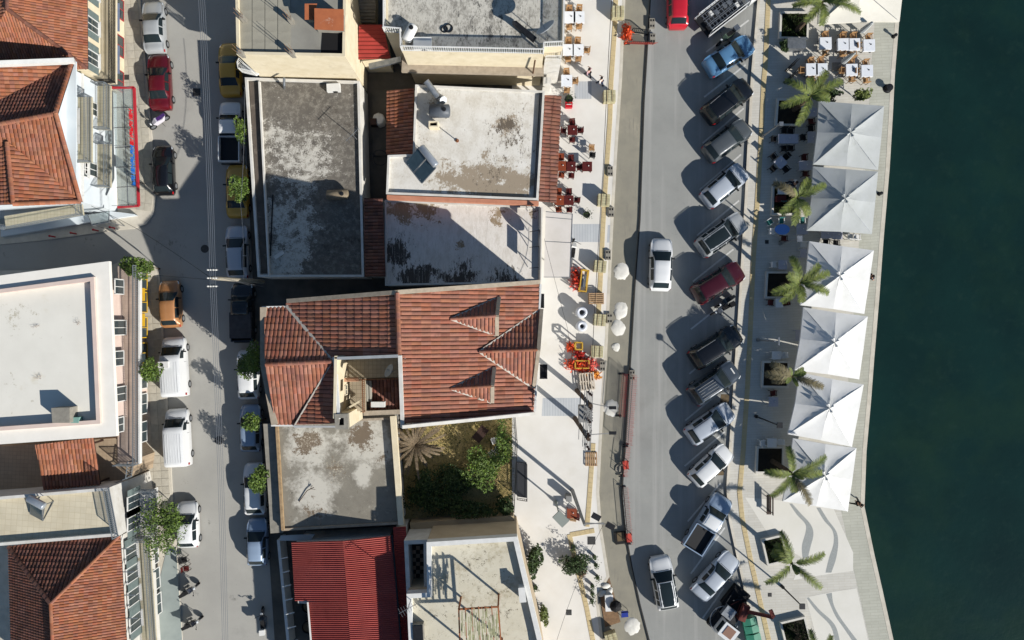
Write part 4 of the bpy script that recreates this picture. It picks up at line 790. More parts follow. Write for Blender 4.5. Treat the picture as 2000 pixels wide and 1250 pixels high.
# glass canopy with red frame and letters
cn = thing('glass_canopy', 'glass canopy with red frame and upright red and blue letters over the corner pavement', 'canopy', P(245, 290)); RF = mat('red_canopy_frame', C(196, 52, 62), C(180, 46, 56), 3., .5)
cq = [P(219, 172, 2.75), P(262, 171, 2.75), P(271, 402, 2.75), P(230, 405, 2.75)]
m = MB()
for a, b in ((0, 1), (1, 2), (2, 3)): m.bar(cq[a], cq[b], .16, .2)
m.build('frame', RF, cn)
GP = mat('canopy_glass', C(190, 200, 200), None, rough=.08, spec=.6, glass=(.86, .9, .9, 1))
for i in range(6):
    for j in range(2):
        f = lambda t, s: cq[0].lerp(cq[3], t).lerp(cq[1].lerp(cq[2], t), s)
        a, b = i / 6 + .004, (i + 1) / 6 - .004; MB().slab([f(a, j / 2 + .01), f(a, j / 2 + .49), f(b, j / 2 + .49), f(b, j / 2 + .01)], .012).build('pane', GP, cn)
m = MB()
for i in range(1, 6): m.bar(f(i / 6, 0), f(i / 6, 1), .05, .06)
m.bar(f(0, .5), f(1, .5), .05, .06); m.build('glazing_bars', METAL, cn)
LR, LB = mat('letter_red', C(220, 40, 50), None, rough=.5), mat('letter_blue', C(40, 120, 210), None, rough=.5)
for k in range(17):
    t = .21 + k * .038; p = f(t, .97) + Vector((-.12, 0, .12)); m = MB(); h_ = .5
    m.box(p + Vector((0, -.12, h_ / 2)), (.07, .06, h_)); 
    if k % 3 != 1: m.box(p + Vector((0, .1, h_ / 2)), (.07, .06, h_))
    if k % 2: m.box(p + Vector((0, 0, h_ - .05)), (.07, .26, .07))
    if k % 4 != 2: m.box(p + Vector((0, 0, h_ * .5)), (.07, .24, .06))
    if k % 3 == 1: m.box(p + Vector((0, .02, .05)), (.07, .28, .07))
    m.build('letter', LR if k < 8 else LB, cn)
for i in (0, .5, 1): MB().bar(f(i, .0) + Vector((0, 0, .9)), f(i, .95), .03).build('tie_rod', METAL, cn)
p = P(270, 355, 1.2); b = thing('notice_board', 'small dark notice board hanging outside the red canopy frame', 'sign', (p.x, p.y, .1)); MB().box((0, 0, 1.5), (.06, .9, 1.1)).build('panel', BLACK, b, True); MB().bar((0, 0, 0), (0, 0, 1.2), .05).build('post', DMETAL, b, True)
sb = thing('glass_shelter', 'frosted glass porch roof on the side street corner', 'canopy', P(200, 430)); MB().slab([P(172, 420, 2.6), P(213, 412, 2.6), P(213, 434, 2.5), P(180, 440, 2.5)], .02).build('pane', GP, sb); m = MB(); [m.bar(P(*a, 2.55), P(*b, 2.55), .05) for a, b in (((172, 420), (213, 412)), ((213, 412), (213, 434)), ((213, 434), (180, 440)), ((180, 440), (172, 420)))]; m.build('frame', METAL, sb); [MB().bar(P(x, y, 2.5), P(x, y, 2.5) + Vector((0, 0, -2.4)), .05).build('post', METAL, sb) for x, y in ((213, 434), (180, 440))]
for i, (x, y) in enumerate(((225, 446), (193, 451), (150, 457), (109, 463))):
    p = P(x, y); b = thing('bollard', ('short red bollard nearest the rounded pavement corner', 'short red bollard second from the rounded pavement corner', 'short red bollard third from the rounded pavement corner', 'short red bollard deepest into the shaded side street')[i], 'bollard', (p.x, p.y, .1), group='red bollards along the side street'); MB().lathe((0, 0, 0), [(.06, 0), (.06, .62), (.04, .68)], 10).build('post', RF, b, True); MB().lathe((0, 0, .68), [(.05, 0), (.09, .05), (.09, .1), (.03, .16)], 10).build('ball', RF, b, True)
# -- flat white roof house
R_L3 = mat('roof_white_membrane', C(242, 239, 228), C(234, 231, 220), .6, .9, stains=((C(206, 194, 160), .35, .60, .8, .7), (C(150, 136, 100), 1.6, .66, .74, .6)), peels=[(C(200, 194, 176), .69, Z(7, (20, 620, 60, .2), (15, 760, 50, .15), (130, 610, 30, .08), (165, 770, 40, .08)), 1.6, .02, ISO)])
PINK = mat('pinkish_render', C(232, 212, 200), C(222, 200, 188), 1., .9)
l3 = thing('white_membrane_house', 'two storey house with wide white flat roof and long pinkish balcony', 'house', P(110, 690)); zz = 6.9
out3 = ccw(xy([(-120, 552), (0, 538), (212, 510), (227, 852), (0, 868), (-120, 876)], zz + .3))
in3 = offset_poly(out3, 1.0); in3b = offset_poly(out3, 1.28)
ring(MB(), out3, in3, zz - .1, zz + .25).build('cornice', mat('bright_white_render', C(247, 243, 234, .76), C(240, 236, 226, .76), 1.2, .9), l3); ring(MB(), in3, in3b, zz - .1, zz + .5).build('parapet', PINK, l3); MB().prism(offset_poly(out3, 1.2), zz - .2, zz).build('roof', R_L3, l3); w3 = offset_poly(out3, 1.05); MB().prism(w3, .1, zz - .15).build('wall', PINK, l3)
for x, y, lb_ in ((70, 637, 'in the middle of'), (152, 630, 'near the street parapet of'), (74, 737, 'closest to the grey box on')):
    p = P(x, y, zz); m = MB(); [m.tube([p + Vector((random.uniform(-.3, .3), random.uniform(-.2, .2), .02)), p + Vector((random.uniform(-.35, .35), random.uniform(-.25, .25), .15))], .006, 4) for _ in range(9)]; put(m, 'starter_rods', mat('rebar', C(140, 110, 86), None), 'tuft of rusty starter rods %s the white membrane roof' % lb_, 'rebar', 'rusty rod tufts on the white roof')
p = P(119, 812, zz); b = thing('roof_stair_box', 'small grey box with green cabinet on the white membrane roof', 'roof box', p); MB().prism(xy([(100, 797), (136, 796), (136, 826), (102, 826)], zz + 1.0), zz, zz + 1.0).build('box', CONC, b); MB().prism(xy([(138, 815), (155, 815), (154, 826), (138, 826)], zz + .5), zz, zz + .55).build('cabinet', mat('sea_green', C(130, 170, 160), None), b)
xw, xo = w3[0][0], None
xw = max(q[0] for q in w3)
yb0, yb1 = P(250, 905, 3.5).y, P(250, 520, 3.5).y
b3 = MB().box((xw + .15, (yb0 + yb1) / 2, 3.45), (1.7, yb1 - yb0, .18)).build('balcony', mat('balcony_tile_pink', C(216, 196, 180), C(204, 184, 168), 2., .85, grid=(C(190, 168, 152), .3, .3, .01, 0, 0)), l3)
railing(b3, [(xw + .95, yb1, 3.54), (xw + .95, yb0, 3.54), (xw - .6, yb0, 3.54)], 1., .13, IRON, .02, True); MB().box((xw + 1.0, (yb0 + yb1) / 2, 3.5), (.14, yb1 - yb0, .34)).build('balcony_edge', WHITE, b3)
for k, y in enumerate((560, 640, 700, 770, 830)): window(l3, (xw + .02, P(240, y, 4.8).y, 4.75), (1, 0), 1.1, 2.0 if k % 2 else 1.3, WHITE, sill=False, name='balcony_door')
YEL = mat('yellow_trim', C(232, 186, 40), C(214, 168, 34), 2., .7)
for k, y in enumerate((545, 590, 640, 690, 740, 790, 845)): window(l3, (xw + .02, P(275, y, 1.5).y, 1.5), (1, 0), 1.6, 2.2, YEL if k < 4 else WHITE, sill=False, name='shop_window')
for y in (575, 625): MB().slab([(xw, P(0, y, 2.8).y - .5, 2.9), (xw + 1.0, P(0, y, 2.8).y - .5, 2.75), (xw + 1.0, P(0, y, 2.8).y + .5, 2.75), (xw, P(0, y, 2.8).y + .5, 2.9)], .05).build('awning', YEL, l3)
# -- terrace with tiled pergola, tiled roof terrace with solar heater, brick coloured hip roof
l4 = thing('terrace_block', 'brown floored upper terrace with a small tiled porch roof', 'terrace', P(150, 905)); MB().prism(xy([(-120, 880), (225, 856), (262, 898), (258, 930), (215, 948), (-120, 972)], 3.5), .1, 3.45).build('base', mat('terrace_brown', C(186, 166, 140), C(170, 150, 126), .8, .9, grid=(C(150, 132, 110), .3, .3, .012, .05, 0)), l4)
tile_field(l4, [P(70, 869, 6.0), P(182, 855, 6.0), P(196, 946, 5.1), P(87, 956, 5.1)], (0, -1), .25, .42, .07, TILE_ORANGE, deck_name='porch_roof')
for x, y in ((89, 950), (192, 942), (76, 880), (180, 866)): MB().bar(P(x, y, 4.95), P(x, y, 4.95) + Vector((0, 0, -1.5)), .12).build('post', DWOOD, l4)
railing(l4, [P(262, 898, 3.45), P(258, 930, 3.45), P(232, 940, 3.45)], 1., .2, IRON, .02)
R_L5 = mat('terrace_cream_tile', C(226, 216, 190), C(214, 203, 176), .8, .88, stains=((C(196, 178, 140), .5, .56, .78, .6),), peels=[(C(128, 120, 104), .66, [], 2.2, .02, ISO)], grid=(C(196, 184, 156), .42, .42, .012, .07, 0))
l5, poly, inn = flat_building('tiled_terrace_house', 'house with cream tiled roof terrace and white street balconies', [(-120, 978), (0, 970), (214, 952), (232, 1047), (0, 1066), (-120, 1076)], 6.0, .35, .22, WHITE2, R_L5, WHITE2, cat='house')
railing(l5, [P(214, 953, 6.3), P(232, 1046, 6.3)], .9, .14, IRON, .02, True)
solar_heater(72, 992, 6.0, 'single panel solar water heater with silver tank on the tiled terrace', -.5, 1)
xl5 = max(q[0] for q in poly)
for z in (3.1,): balcony(l5, P(0, 955, z).y, P(0, 1046, z).y, z, 1.3, xl5 - .02, WHITE2, IRON)
for y in (980, 1020): window(l5, (xl5, P(0, y, 4.3).y, 4.2), (1, 0), 1., 1.9, WHITE, SHUT, sill=False)
for y in (975, 1030): window(l5, (xl5, P(0, y, 1.4).y, 1.4), (1, 0), 1.4, 2.1, WHITE, sill=False)
l6 = thing('brick_tile_house', 'white house under fine brown orange hip roof with long street balcony', 'house', P(130, 1170)); ap, ar = P(100, 1178, 8.2), P(112, 1420, 8.2); e0, e1 = P(234, 1046, 6.0), P(257, 1420, 6.0)
tile_field(l6, [ap, e0, e1, ar], (1, 0), .2, .3, .05, TILE_ORANGE, rise=.04); tile_field(l6, [ap, e0, P(18, 1068, 6.0)], (0, 1), .28, .42, .07, TILE_OLD_SHADE); tile_field(l6, [ap, ar, P(24, 1420, 6.1), P(18, 1068, 6.0)], (-1, 0), .2, .3, .05, TILE_OLD_SHADE)  # slopes facing away from the sun get darker tile as painted shade
ridge_caps(l6, ap + up, e0 + up, TILE_ORANGE, .12); ridge_caps(l6, ap + up, P(18, 1068, 6.0) + up, TILE_OLD_SHADE, .14); ridge_caps(l6, ap + up, ar + up, TILE_ORANGE, .12)
w6 = xy([(24, 1072), (226, 1052), (248, 1420), (30, 1420)], 6.0); MB().prism(w6, .1, 5.9).build('wall', WHITE2, l6); x6 = P(236, 1150, 6).x
for z in (3.1,):
    pts6 = [P(262, 1052, z), P(292, 1052, z), P(308, 1290, z), P(275, 1290, z)]; bb = MB().prism([(q.x, q.y) for q in pts6], z - .15, z).build('balcony', BFL, l6); railing(bb, [pts6[0], pts6[1], pts6[2]], 1., .14, IRON, .018, True)
    for i in range(6): t = i / 5.5; a = pts6[0].lerp(pts6[3], t); c_ = pts6[1].lerp(pts6[2], t); MB().bar(a + Vector((0, 0, 2.6)), c_ + Vector((0, 0, 2.6)), .06).build('canopy_bar', IRON, bb)
for y in (1080, 1120, 1165, 1215): window(l6, P(253 + (y - 1050) * .065, y, 4.2), (1, .06), 1.1, 1.7, WHITE, SHUT)
MB().slab([P(283, 1052, 2.6), P(300, 1052, 2.45), P(303, 1112, 2.45), P(286, 1112, 2.6)], .04).build('shop_awning', mat('white_awning', C(230, 228, 220), None), l6); MB().slab([P(287, 1118, 2.6), P(304, 1118, 2.45), P(310, 1250, 2.45), P(293, 1250, 2.6)], .04).build('shop_awning', MATS['white_awning'], l6)
for y in (1085, 1135, 1185): window(l6, P(293 + (y - 1050) * .065, y, 1.4), (1, .06), 1.6, 2.2, WHITE, sill=False, name='shop_window')
# ---------------------------------------------------------------- vehicles
TYPES = {
 'hatch': dict(st=[(0, .70, .50, .80, .56), (.03, .86, .62, .84, .68), (.10, .96, .72, .84, .79), (.18, 1, .80, .84, .89), (.245, 1, .86, .84, .97), (.44, 1, .90, .71, 1.45), (.52, 1, .92, .70, 1.50), (.70, 1, .93, .69, 1.49), (.84, .985, .94, .67, 1.42), (.945, .94, .95, .74, 1.03), (.975, .89, .80, .84, .90), (1, .74, .58, .86, .64)], ws=(.255, .435), rw=(.85, .942), sw=((.36, .575), (.595, .80))),
 'suv': dict(st=[(0, .74, .56, .80, .66), (.03, .89, .74, .84, .82), (.10, .97, .84, .84, .93), (.19, 1, .92, .84, 1.02), (.245, 1, .98, .84, 1.10), (.42, 1, 1.02, .73, 1.64), (.50, 1, 1.04, .73, 1.70), (.74, 1, 1.05, .72, 1.68), (.88, .985, 1.06, .70, 1.60), (.955, .945, 1.05, .76, 1.15), (.98, .89, .86, .86, .98), (1, .76, .62, .88, .70)], ws=(.255, .415), rw=(.885, .952), sw=((.34, .55), (.57, .73), (.75, .85))),
 'sedan': dict(st=[(0, .70, .50, .80, .56), (.03, .86, .62, .84, .68), (.10, .96, .72, .84, .78), (.19, 1, .80, .84, .87), (.265, 1, .85, .84, .94), (.44, 1, .88, .71, 1.40), (.52, 1, .90, .70, 1.44), (.66, 1, .91, .69, 1.41), (.72, .99, .92, .70, 1.33), (.83, .98, .93, .80, 1.0), (.93, .95, .90, .84, .97), (.98, .90, .78, .84, .84), (1, .82, .56, .86, .62)], ws=(.275, .435), rw=(.70, .825), sw=((.37, .535), (.555, .70))),
 'van': dict(st=[(0, .76, .62, .82, .70), (.03, .90, .82, .84, .92), (.09, .97, .94, .84, 1.06), (.16, 1, 1.02, .85, 1.16), (.29, 1, 1.06, .84, 1.74), (.35, 1, 1.1, .86, 1.86), (.60, 1, 1.1, .87, 1.90), (.94, 1, 1.1, .87, 1.86), (.985, .98, 1.1, .87, 1.78), (1, .97, .90, .90, 1.55)], ws=(.165, .30), rw=None, sw=((.23, .36),)),
 'pickup': dict(st=[(0, .76, .60, .82, .72), (.03, .90, .78, .84, .88), (.09, .97, .88, .84, .98), (.17, 1, .94, .84, 1.05), (.225, 1, .98, .84, 1.1), (.32, 1, 1.0, .76, 1.60), (.40, 1, 1.02, .76, 1.68), (.50, 1, 1.02, .76, 1.66), (.545, 1, 1.0, .78, 1.55), (.575, 1, .98, .9, 1.02), (.59, 1, .70, .9, .72), (1, 1, .70, .9, .72)], ws=(.232, .335), rw=(.55, .568), sw=((.29, .40), (.415, .52)))}
RIM = mat('alloy_rim', C(176, 180, 184), None, rough=.35, metal=.7)
LAMP = mat('headlamp', C(226, 232, 236), None, rough=.1, spec=.8); TAIL = mat('tail_lamp', C(160, 24, 28), None, rough=.2, spec=.6)
TRIM = mat('black_trim', C(30, 31, 33), None, rough=.55)
def car_fn(L, W, Hh, ty):
    st = TYPES[ty]['st']; zk = Hh / max(s[4] for s in st); N_ = 240; raw = []
    for i in range(N_ + 1):
        x = i / N_
        for a, b in zip(st, st[1:]):
            if a[0] <= x <= b[0]: t = (x - a[0]) / (b[0] - a[0]); raw.append([a[k] + (b[k] - a[k]) * t for k in range(1, 5)]); break
    sm_ = []
    for i in range(N_ + 1):
        w_ = 2 if ty == 'pickup' else 5; w_ = min(w_, i, N_ - i); q = raw[i - w_:i + w_ + 1]; sm_.append([sum(r[k] for r in q) / len(q) for k in range(4)])
    def S_(x, t, side):
        f = min(max(x, 0), 1) * N_; i = min(int(f), N_ - 1); u = f - i; hw, zb, wt, zt = [sm_[i][k] * (1 - u) + sm_[i + 1][k] * u for k in range(4)]
        hw *= W / 2; zb *= zk; zt *= zk
        pr = [(hw * .93, .2), (hw * .99, .36), (hw, max(.4, zb - .18)), (hw * .968, zb), (hw * wt, zt - .085), (hw * wt * .80, zt - .03), (0, zt)]
        t = min(max(t, 0), 6); j = min(int(t), 5); v = t - j; y = pr[j][0] * (1 - v) + pr[j + 1][0] * v; z = pr[j][1] * (1 - v) + pr[j + 1][1] * v
        return Vector((L / 2 - x * L, side * y, z))
    return S_
def patch(S_, x0, x1, us, nx, off=.013):     # us: list of (t, side) across
    e = .004; vs = []
    for i in range(nx + 1):
        x = x0 + (x1 - x0) * i / nx
        for t, s in us:
            p = S_(x, t, s); dx = S_(x + e, t, s) - S_(x - e, t, s); dt = (S_(x, t + .1, s) - S_(x, t - .1, s)) if t < 5.95 else Vector((0, -s * 1., 0))
            n = dx.cross(dt)
            if n.length < 1e-9: n = Vector((0, 0, 1))
            n.normalize()
            if n.dot(Vector((0, p.y, .6))) < 0: n = -n
            vs.append(p + n * off)
    m = len(us); return vs, [(i * m + j, i * m + j + 1, (i + 1) * m + j + 1, (i + 1) * m + j) for i in range(nx) for j in range(m - 1)]
WHEELS = {}
def car(label, px, py, ang, L=4.1, W=1.76, Hh=1.48, ty='hatch', pm=None, cat='car', group=None, roof=None, rails=None, name='parked_car', z0=.0, extra=None):
    p = P(px, py, .75 + z0); b = thing(name, label, cat, (p.x, p.y, z0), math.radians(ang), group); S_ = car_fn(L, W, Hh, ty); T = TYPES[ty]
    m = MB(); nx = 44; ts = [(t, 1) for t in (0, 1, 2, 2.6, 3, 3.5, 4, 4.5, 5, 5.5)] + [(6, 1)] + [(t, -1) for t in (5.5, 5, 4.5, 4, 3.5, 3, 2.6, 2, 1, 0)]; k = len(ts); vs = []
    for i in range(nx + 1):
        x = i / nx
        vs += [S_(x, t, s) for t, s in ts]
    fs = [(i * k + j, (i + 1) * k + j, (i + 1) * k + j + 1, i * k + j + 1) for i in range(nx) for j in range(k - 1)] + [(i * k + k - 1, (i + 1) * k + k - 1, (i + 1) * k, i * k) for i in range(nx)] + [tuple(range(k)), tuple(range(nx * k, nx * k + k))[::-1]]
    body = smooth_angle(m.add(vs, fs).build('body', pm, b, True), 50)
    def pt(nm, x0, x1, us, mt, n_=6, off=.013, par=b): vs_, fs_ = patch(S_, x0, x1, us, n_, off); return MB().add(vs_, fs_).build(nm, mt, par, True, smooth=True)
    cross = lambda t0: [(t0, 1), (4.6, 1), (5.2, 1), (6, 1), (5.2, -1), (4.6, -1), (t0, -1)]
    pt('windscreen', *T['ws'], cross(3.86), GLASS)
    if T['rw']: pt('rear_window', *T['rw'], cross(4.0), GLASS)
    for s in (1, -1):
        for x0, x1 in T['sw']: pt('side_window', x0, x1, [(3.14, s), (3.5, s), (3.88, s)], GLASS)
        pt('headlight', .02, .085, [(2.55, s), (3, s), (3.45, s)], LAMP, 4); pt('tail_light', .945 if ty != 'pickup' else .965, .985 if ty != 'pickup' else .998, [(2.1, s), (2.6, s), (3.1, s)], TAIL, 3)
        MB().box(S_(T['ws'][1] - .05, 3.1, s) + Vector((0, s * .1, .04)), (.1, .2, .14)).build('mirror', TRIM if ty != 'van' else BLACK, b, True)
        pt('door_seam', .47 if ty != 'van' else .42, .474 if ty != 'van' else .424, [(.6, s), (2, s), (3.05, s)], TRIM, 1, .006)
    pt('bonnet_seam', T['ws'][0] - .022, T['ws'][0] - .014, cross(3.9), TRIM, 1, .006)
    pt('front_bumper', .0, .022, [(.4, 1), (2, 1), (2.9, 1)], TRIM, 2, .008); pt('front_bumper', .0, .022, [(.4, -1), (2, -1), (2.9, -1)], TRIM, 2, .008)
    if roof: pt('roof_panel', T['ws'][1] + .015, (T['rw'][0] if T['rw'] else .96) - .015, cross(4.3), roof, 6, .008)
    if rails:
        for s in (1, -1): MB().tube([S_(x, 4.15, s) + Vector((0, 0, .05)) for x in (T['ws'][1] + .06, .55, .7, (T['rw'][0] if T['rw'] else .95) - .04)], .022, 6).build('roof_rail', rails, b, True)
    if (ty) not in WHEELS:
        r = .32; prof = [(r * .6, -.1), (r * .9, -.105), (r, -.07), (r, .07), (r * .9, .105), (r * .6, .1)]; X = Matrix.Rotation(math.pi / 2, 3, 'X')
        WHEELS[ty] = (MB().lathe((0, 0, 0), prof, 20, X).mesh('wheel', BLACK, True), MB().lathe((0, 0, 0), [(.03, -.112), (r * .6, -.107), (r * .62, -.09), (r * .62, .09), (r * .6, .107), (.03, .112)], 14, X).mesh('rim', RIM))
    for fx in (.185, .81):
        for s in (1, -1):
            o = bpy.data.objects.new('wheel', WHEELS[ty][0]); COL.objects.link(o); o.parent = b; o.location = (L / 2 - fx * L, s * (W / 2 - .088), .32)
            q = bpy.data.objects.new('rim', WHEELS[ty][1]); COL.objects.link(q); q.parent = o
    if ty == 'pickup':
        xb = L / 2 - .59 * L; xe = -L / 2; w_ = W / 2; m1 = MB().box(((xb + xe) / 2, 0, .80), (xb - xe - .1, W - .24, .04))
        m1.build('bed_floor', TRIM, b, True)
        for s in (1, -1): MB().box(((xb + xe) / 2, s * (w_ - .06), .88), (xb - xe, .09, .52)).build('bed_side', pm, b, True)
        MB().box((xe + .05, 0, .88), (.08, W - .08, .5)).build('tailgate', pm, b, True); MB().box((xb + .02, 0, .82), (.06, W - .16, .5)).build('bed_front', pm, b, True)
        MB().box((xe - .04, 0, .42), (.12, W - .1, .16)).build('rear_bumper', TRIM, b, True)
    if ty == 'van':
        for i in range(7): MB().tube([S_(.42, 6 - .001, 1) + Vector((0, (i - 3) * .2, -.0)), S_(.68, 6, 1) + Vector((0, (i - 3) * .2, .0)), S_(.92, 6, 1) + Vector((0, (i - 3) * .2, .0))], .012, 5).build('roof_rib', pm, b, True)
    if extra: extra(b, S_, L, W)
    return b
cW = paint('white', 236, 238, 238, 0, .3); cS = paint('silver', 178, 182, 184, .1, .3); cBk = paint('black', 20, 21, 24, .1, .25); cGr = paint('graphite', 84, 90, 94, .1, .4); cBl = paint('steel_blue', 96, 142, 182, .05, .3); cMa = paint('maroon', 70, 16, 28, .1, .28); cRd = paint('dark_red', 100, 18, 30, .1, .28); cRed = paint('red', 206, 36, 52, .1, .3); cTx = paint('taxi_yellow', 206, 160, 50, .0, .35); cBz = paint('bronze', 184, 130, 84, .1, .35); cNv = paint('ice_silver', 188, 196, 206, .05, .3); cDb = paint('slate_blue', 66, 76, 88, .1, .3); cPb = paint('light_blue', 150, 170, 194, .05, .3); cDk = paint('charcoal_cover', 46, 46, 50, .0, .8)
GA = 'cars parked at an angle along the quay road'; GW = 'cars parked along the sunny street side'; GE = 'cars parked along the shaded street side'
zr_ = .06
car('steel blue saloon parked at an angle below the white ladder truck', 1425, 108, 32, 4.25, 1.8, 1.46, 'sedan', cBl, group=GA, z0=zr_)
car('black four wheel drive with bright roof rails on the quay road', 1421, 197, 38, 4.4, 1.85, 1.66, 'suv', cBk, group=GA, rails=METAL, z0=zr_)
car('matt graphite grey hatchback between black four wheel drive and pale silver hatchback', 1421, 274, 37, 4.2, 1.8, 1.5, 'hatch', cGr, group=GA, z0=zr_)
car('pale blue silver hatchback parked north of the glass roofed car', 1416, 362, 40, 4.2, 1.78, 1.48, 'hatch', cNv, group=GA, z0=zr_)
car('silver grey family car with large dark glass roof on the quay road', 1410, 458, 35, 4.4, 1.82, 1.55, 'suv', cS, group=GA, roof=GLASS, rails=METAL, z0=zr_)
car('maroon four wheel drive parked beside two motorcycles', 1403, 552, 31, 4.4, 1.84, 1.66, 'suv', cMa, group=GA, rails=TRIM, z0=zr_)
car('glossy black estate with silver rails south of the motorcycles', 1398, 678, 32, 4.5, 1.84, 1.62, 'suv', cBk, group=GA, rails=METAL, z0=zr_)
def rack(b, S_, L, W):
    for i in range(-2, 3): MB().tube([S_(.5, 6, 1) + Vector((0, i * .22, .01)), S_(.85, 6, 1) + Vector((0, i * .22, .02))], .02, 5)  .build('roof_rib', cGr, b, True)
    MB().box(S_(.1, 6, 1) + Vector((0, 0, .012)), (.1, .55, .02)).build('bonnet_badge', WHITE, b, True)
car('slate blue van like car with ribbed roof and pale bonnet lettering', 1394, 748, 34, 4.4, 1.82, 1.76, 'suv', cDb, group=GA, z0=zr_, extra=rack)
car('ice silver hatchback with cloudy roof reflection between slate car and white hatchback', 1387, 828, 34, 4.2, 1.78, 1.5, 'hatch', cNv, group=GA, rails=TRIM, z0=zr_)
car('plain white small hatchback parked north of the pickup', 1389, 910, 42, 3.9, 1.7, 1.46, 'hatch', cW, group=GA, z0=zr_)
car('blue silver double cab pickup with open dark cargo bed', 1383, 1022, 58, 5.0, 1.84, 1.72, 'pickup', cPb, cat='pickup', group=GA, z0=zr_, name='pickup_truck', roof=cW)
car('silver saloon parked between the pickup and the crane truck', 1398, 1126, 47, 4.4, 1.76, 1.44, 'sedan', cNv, group=GA, z0=zr_)
car('white hatchback driving along the empty middle of the quay road', 1291, 517, 88, 4.25, 1.8, 1.5, 'hatch', cW, name='moving_car', z0=zr_)
car('white car with long black glass roof driving near the gutter', 1297, 1140, 100, 4.35, 1.82, 1.54, 'suv', cW, name='moving_car', roof=GLASS, z0=zr_)
car('bright red hatchback driving beside the white ladder truck', 1324, 6, 90, 4.0, 1.72, 1.52, 'hatch', cRed, name='moving_car', z0=zr_)
car('silver saloon parked ahead of the dark red saloon', 300, 52, 93, 4.2, 1.74, 1.45, 'sedan', cS, group=GW)
car('dark red saloon parked behind the silver saloon', 311, 159, 93, 4.5, 1.78, 1.42, 'sedan', cRd, group=GW)
car('black hatchback parked beside the rounded pavement corner', 318, 332, 92, 4.0, 1.7, 1.42, 'hatch', cBk, group=GW)
car('bronze orange hatchback parked near the yellow shop awnings', 332, 594, 93, 3.8, 1.68, 1.5, 'hatch', cBz, group=GW)
def fridge(b, S_, L, W): c_ = MB().box(S_(.45, 6, 1) + Vector((0, .35, .12)), (.5, .8, .22)).build('cooling_unit', WHITE, b, True); MB().lathe(S_(.45, 6, 1) + Vector((0, .45, .24)), [(.14, 0), (.14, .02), (.03, .03)], 14).build('fan', BLACK, c_, True)
car('white panel van with a roof cooling unit beside the small tree', 342, 716, 93, 4.75, 1.86, 1.9, 'van', cW, cat='van', group=GW, name='panel_van', extra=fridge)
car('plain white panel van with ribbed roof parked behind the cooling van', 348, 854, 93, 4.55, 1.82, 1.86, 'van', cW, cat='van', group=GW, name='panel_van')
car('white hatchback half under the big street tree', 366, 1026, 92, 3.7, 1.68, 1.5, 'hatch', cW, group=GW)
car('ochre yellow taxi parked under the unfinished house balcony', 449, 135, 92, 4.3, 1.76, 1.46, 'sedan', cTx, cat='taxi', group=GE)
car('white single cab pickup with dark empty bed beside the long shop', 450, 258, 90, 4.9, 1.74, 1.6, 'pickup', cW, cat='pickup', group=GE, name='pickup_truck')
car('ochre yellow taxi parked under the leafy street tree', 463, 373, 91, 4.3, 1.76, 1.46, 'sedan', cTx, cat='taxi', group=GE)
car('silver estate parked just north of the leaning utility pole', 463, 492, 92, 4.3, 1.78, 1.52, 'hatch', cNv, group=GE, rails=TRIM)
def cover(b, S_, L, W): MB().box((-L * .22, 0, 1.05), (L * .44, W - .06, .75)).build('tarpaulin', mat('tarp_grey', C(86, 84, 86), C(70, 68, 70), 3., .9), b, True)
car('black pickup with grey tarpaulin box in deep shade', 474, 610, 91, 4.7, 1.76, 1.66, 'pickup', cBk, cat='pickup', group=GE, name='pickup_truck', extra=cover)
car('white hatchback under the fuller tree beside the tiled house', 484, 732, 92, 4.0, 1.7, 1.48, 'hatch', cW, group=GE)
car('dusty blue hatchback under a small tree beside the grey roof', 489, 837, 91, 3.8, 1.66, 1.48, 'hatch', cPb, group=GE)
car('white saloon with dark windscreen parked beside the grey screed roof', 497, 956, 92, 4.2, 1.74, 1.46, 'hatch', cW, group=GE)
car('light blue small hatchback parked by the white fence of the red roofed house', 502, 1060, 91, 3.8, 1.64, 1.46, 'hatch', cPb, group=GE)
# white flatbed with ladder rack at the top edge
p = P(1422, 14, .9); tr = thing('ladder_truck', 'white flatbed truck carrying metal frames and ladders above the blue saloon', 'truck', (p.x, p.y, zr_), math.radians(38)); L = 5.4
S_ = car_fn(2.2, 1.85, 1.9, 'van'); m = MB(); nx = 16; ks = [(t, 1) for t in (0, 1, 2, 3, 4, 5)] + [(6, 1)] + [(t, -1) for t in (5, 4, 3, 2, 1, 0)]; vs = [S_(i / nx * .62, t, s) + Vector((1.7, 0, 0)) for i in range(nx + 1) for t, s in ks]; k = len(ks)
smooth_angle(m.add(vs, [(i * k + j, (i + 1) * k + j, (i + 1) * k + j + 1, i * k + j + 1) for i in range(nx) for j in range(k - 1)] + [tuple(range(nx * k, nx * k + k))[::-1]]).build('cab', cW, tr, True))
vs_, fs_ = patch(S_, .17, .28, [(4.08, 1), (5, 1), (6, 1), (5, -1), (4.08, -1)], 4); MB().add([v + Vector((1.7, 0, 0)) for v in vs_], fs_).build('windscreen', GLASS, tr, True)
MB().box((-.75, 0, .7), (3.9, 1.85, .12)).build('flatbed', TRIM, tr, True)
for s in (1, -1):
    MB().box((-.75, s * .92, .9), (3.9, .05, .35)).build('side_board', cW, tr, True); fr = MB().tube([(-2.6, s * .85, .8), (-2.6, s * .85, 1.9), (1.1, s * .85, 1.9), (1.1, s * .85, .8)], .03).build('rack_frame', cW, tr, True)
for i in range(8): MB().bar((-2.5 + i * .5, -.85, 1.9), (-2.5 + i * .5, .85, 1.9), .04).build('rack_bar', METAL, tr, True)
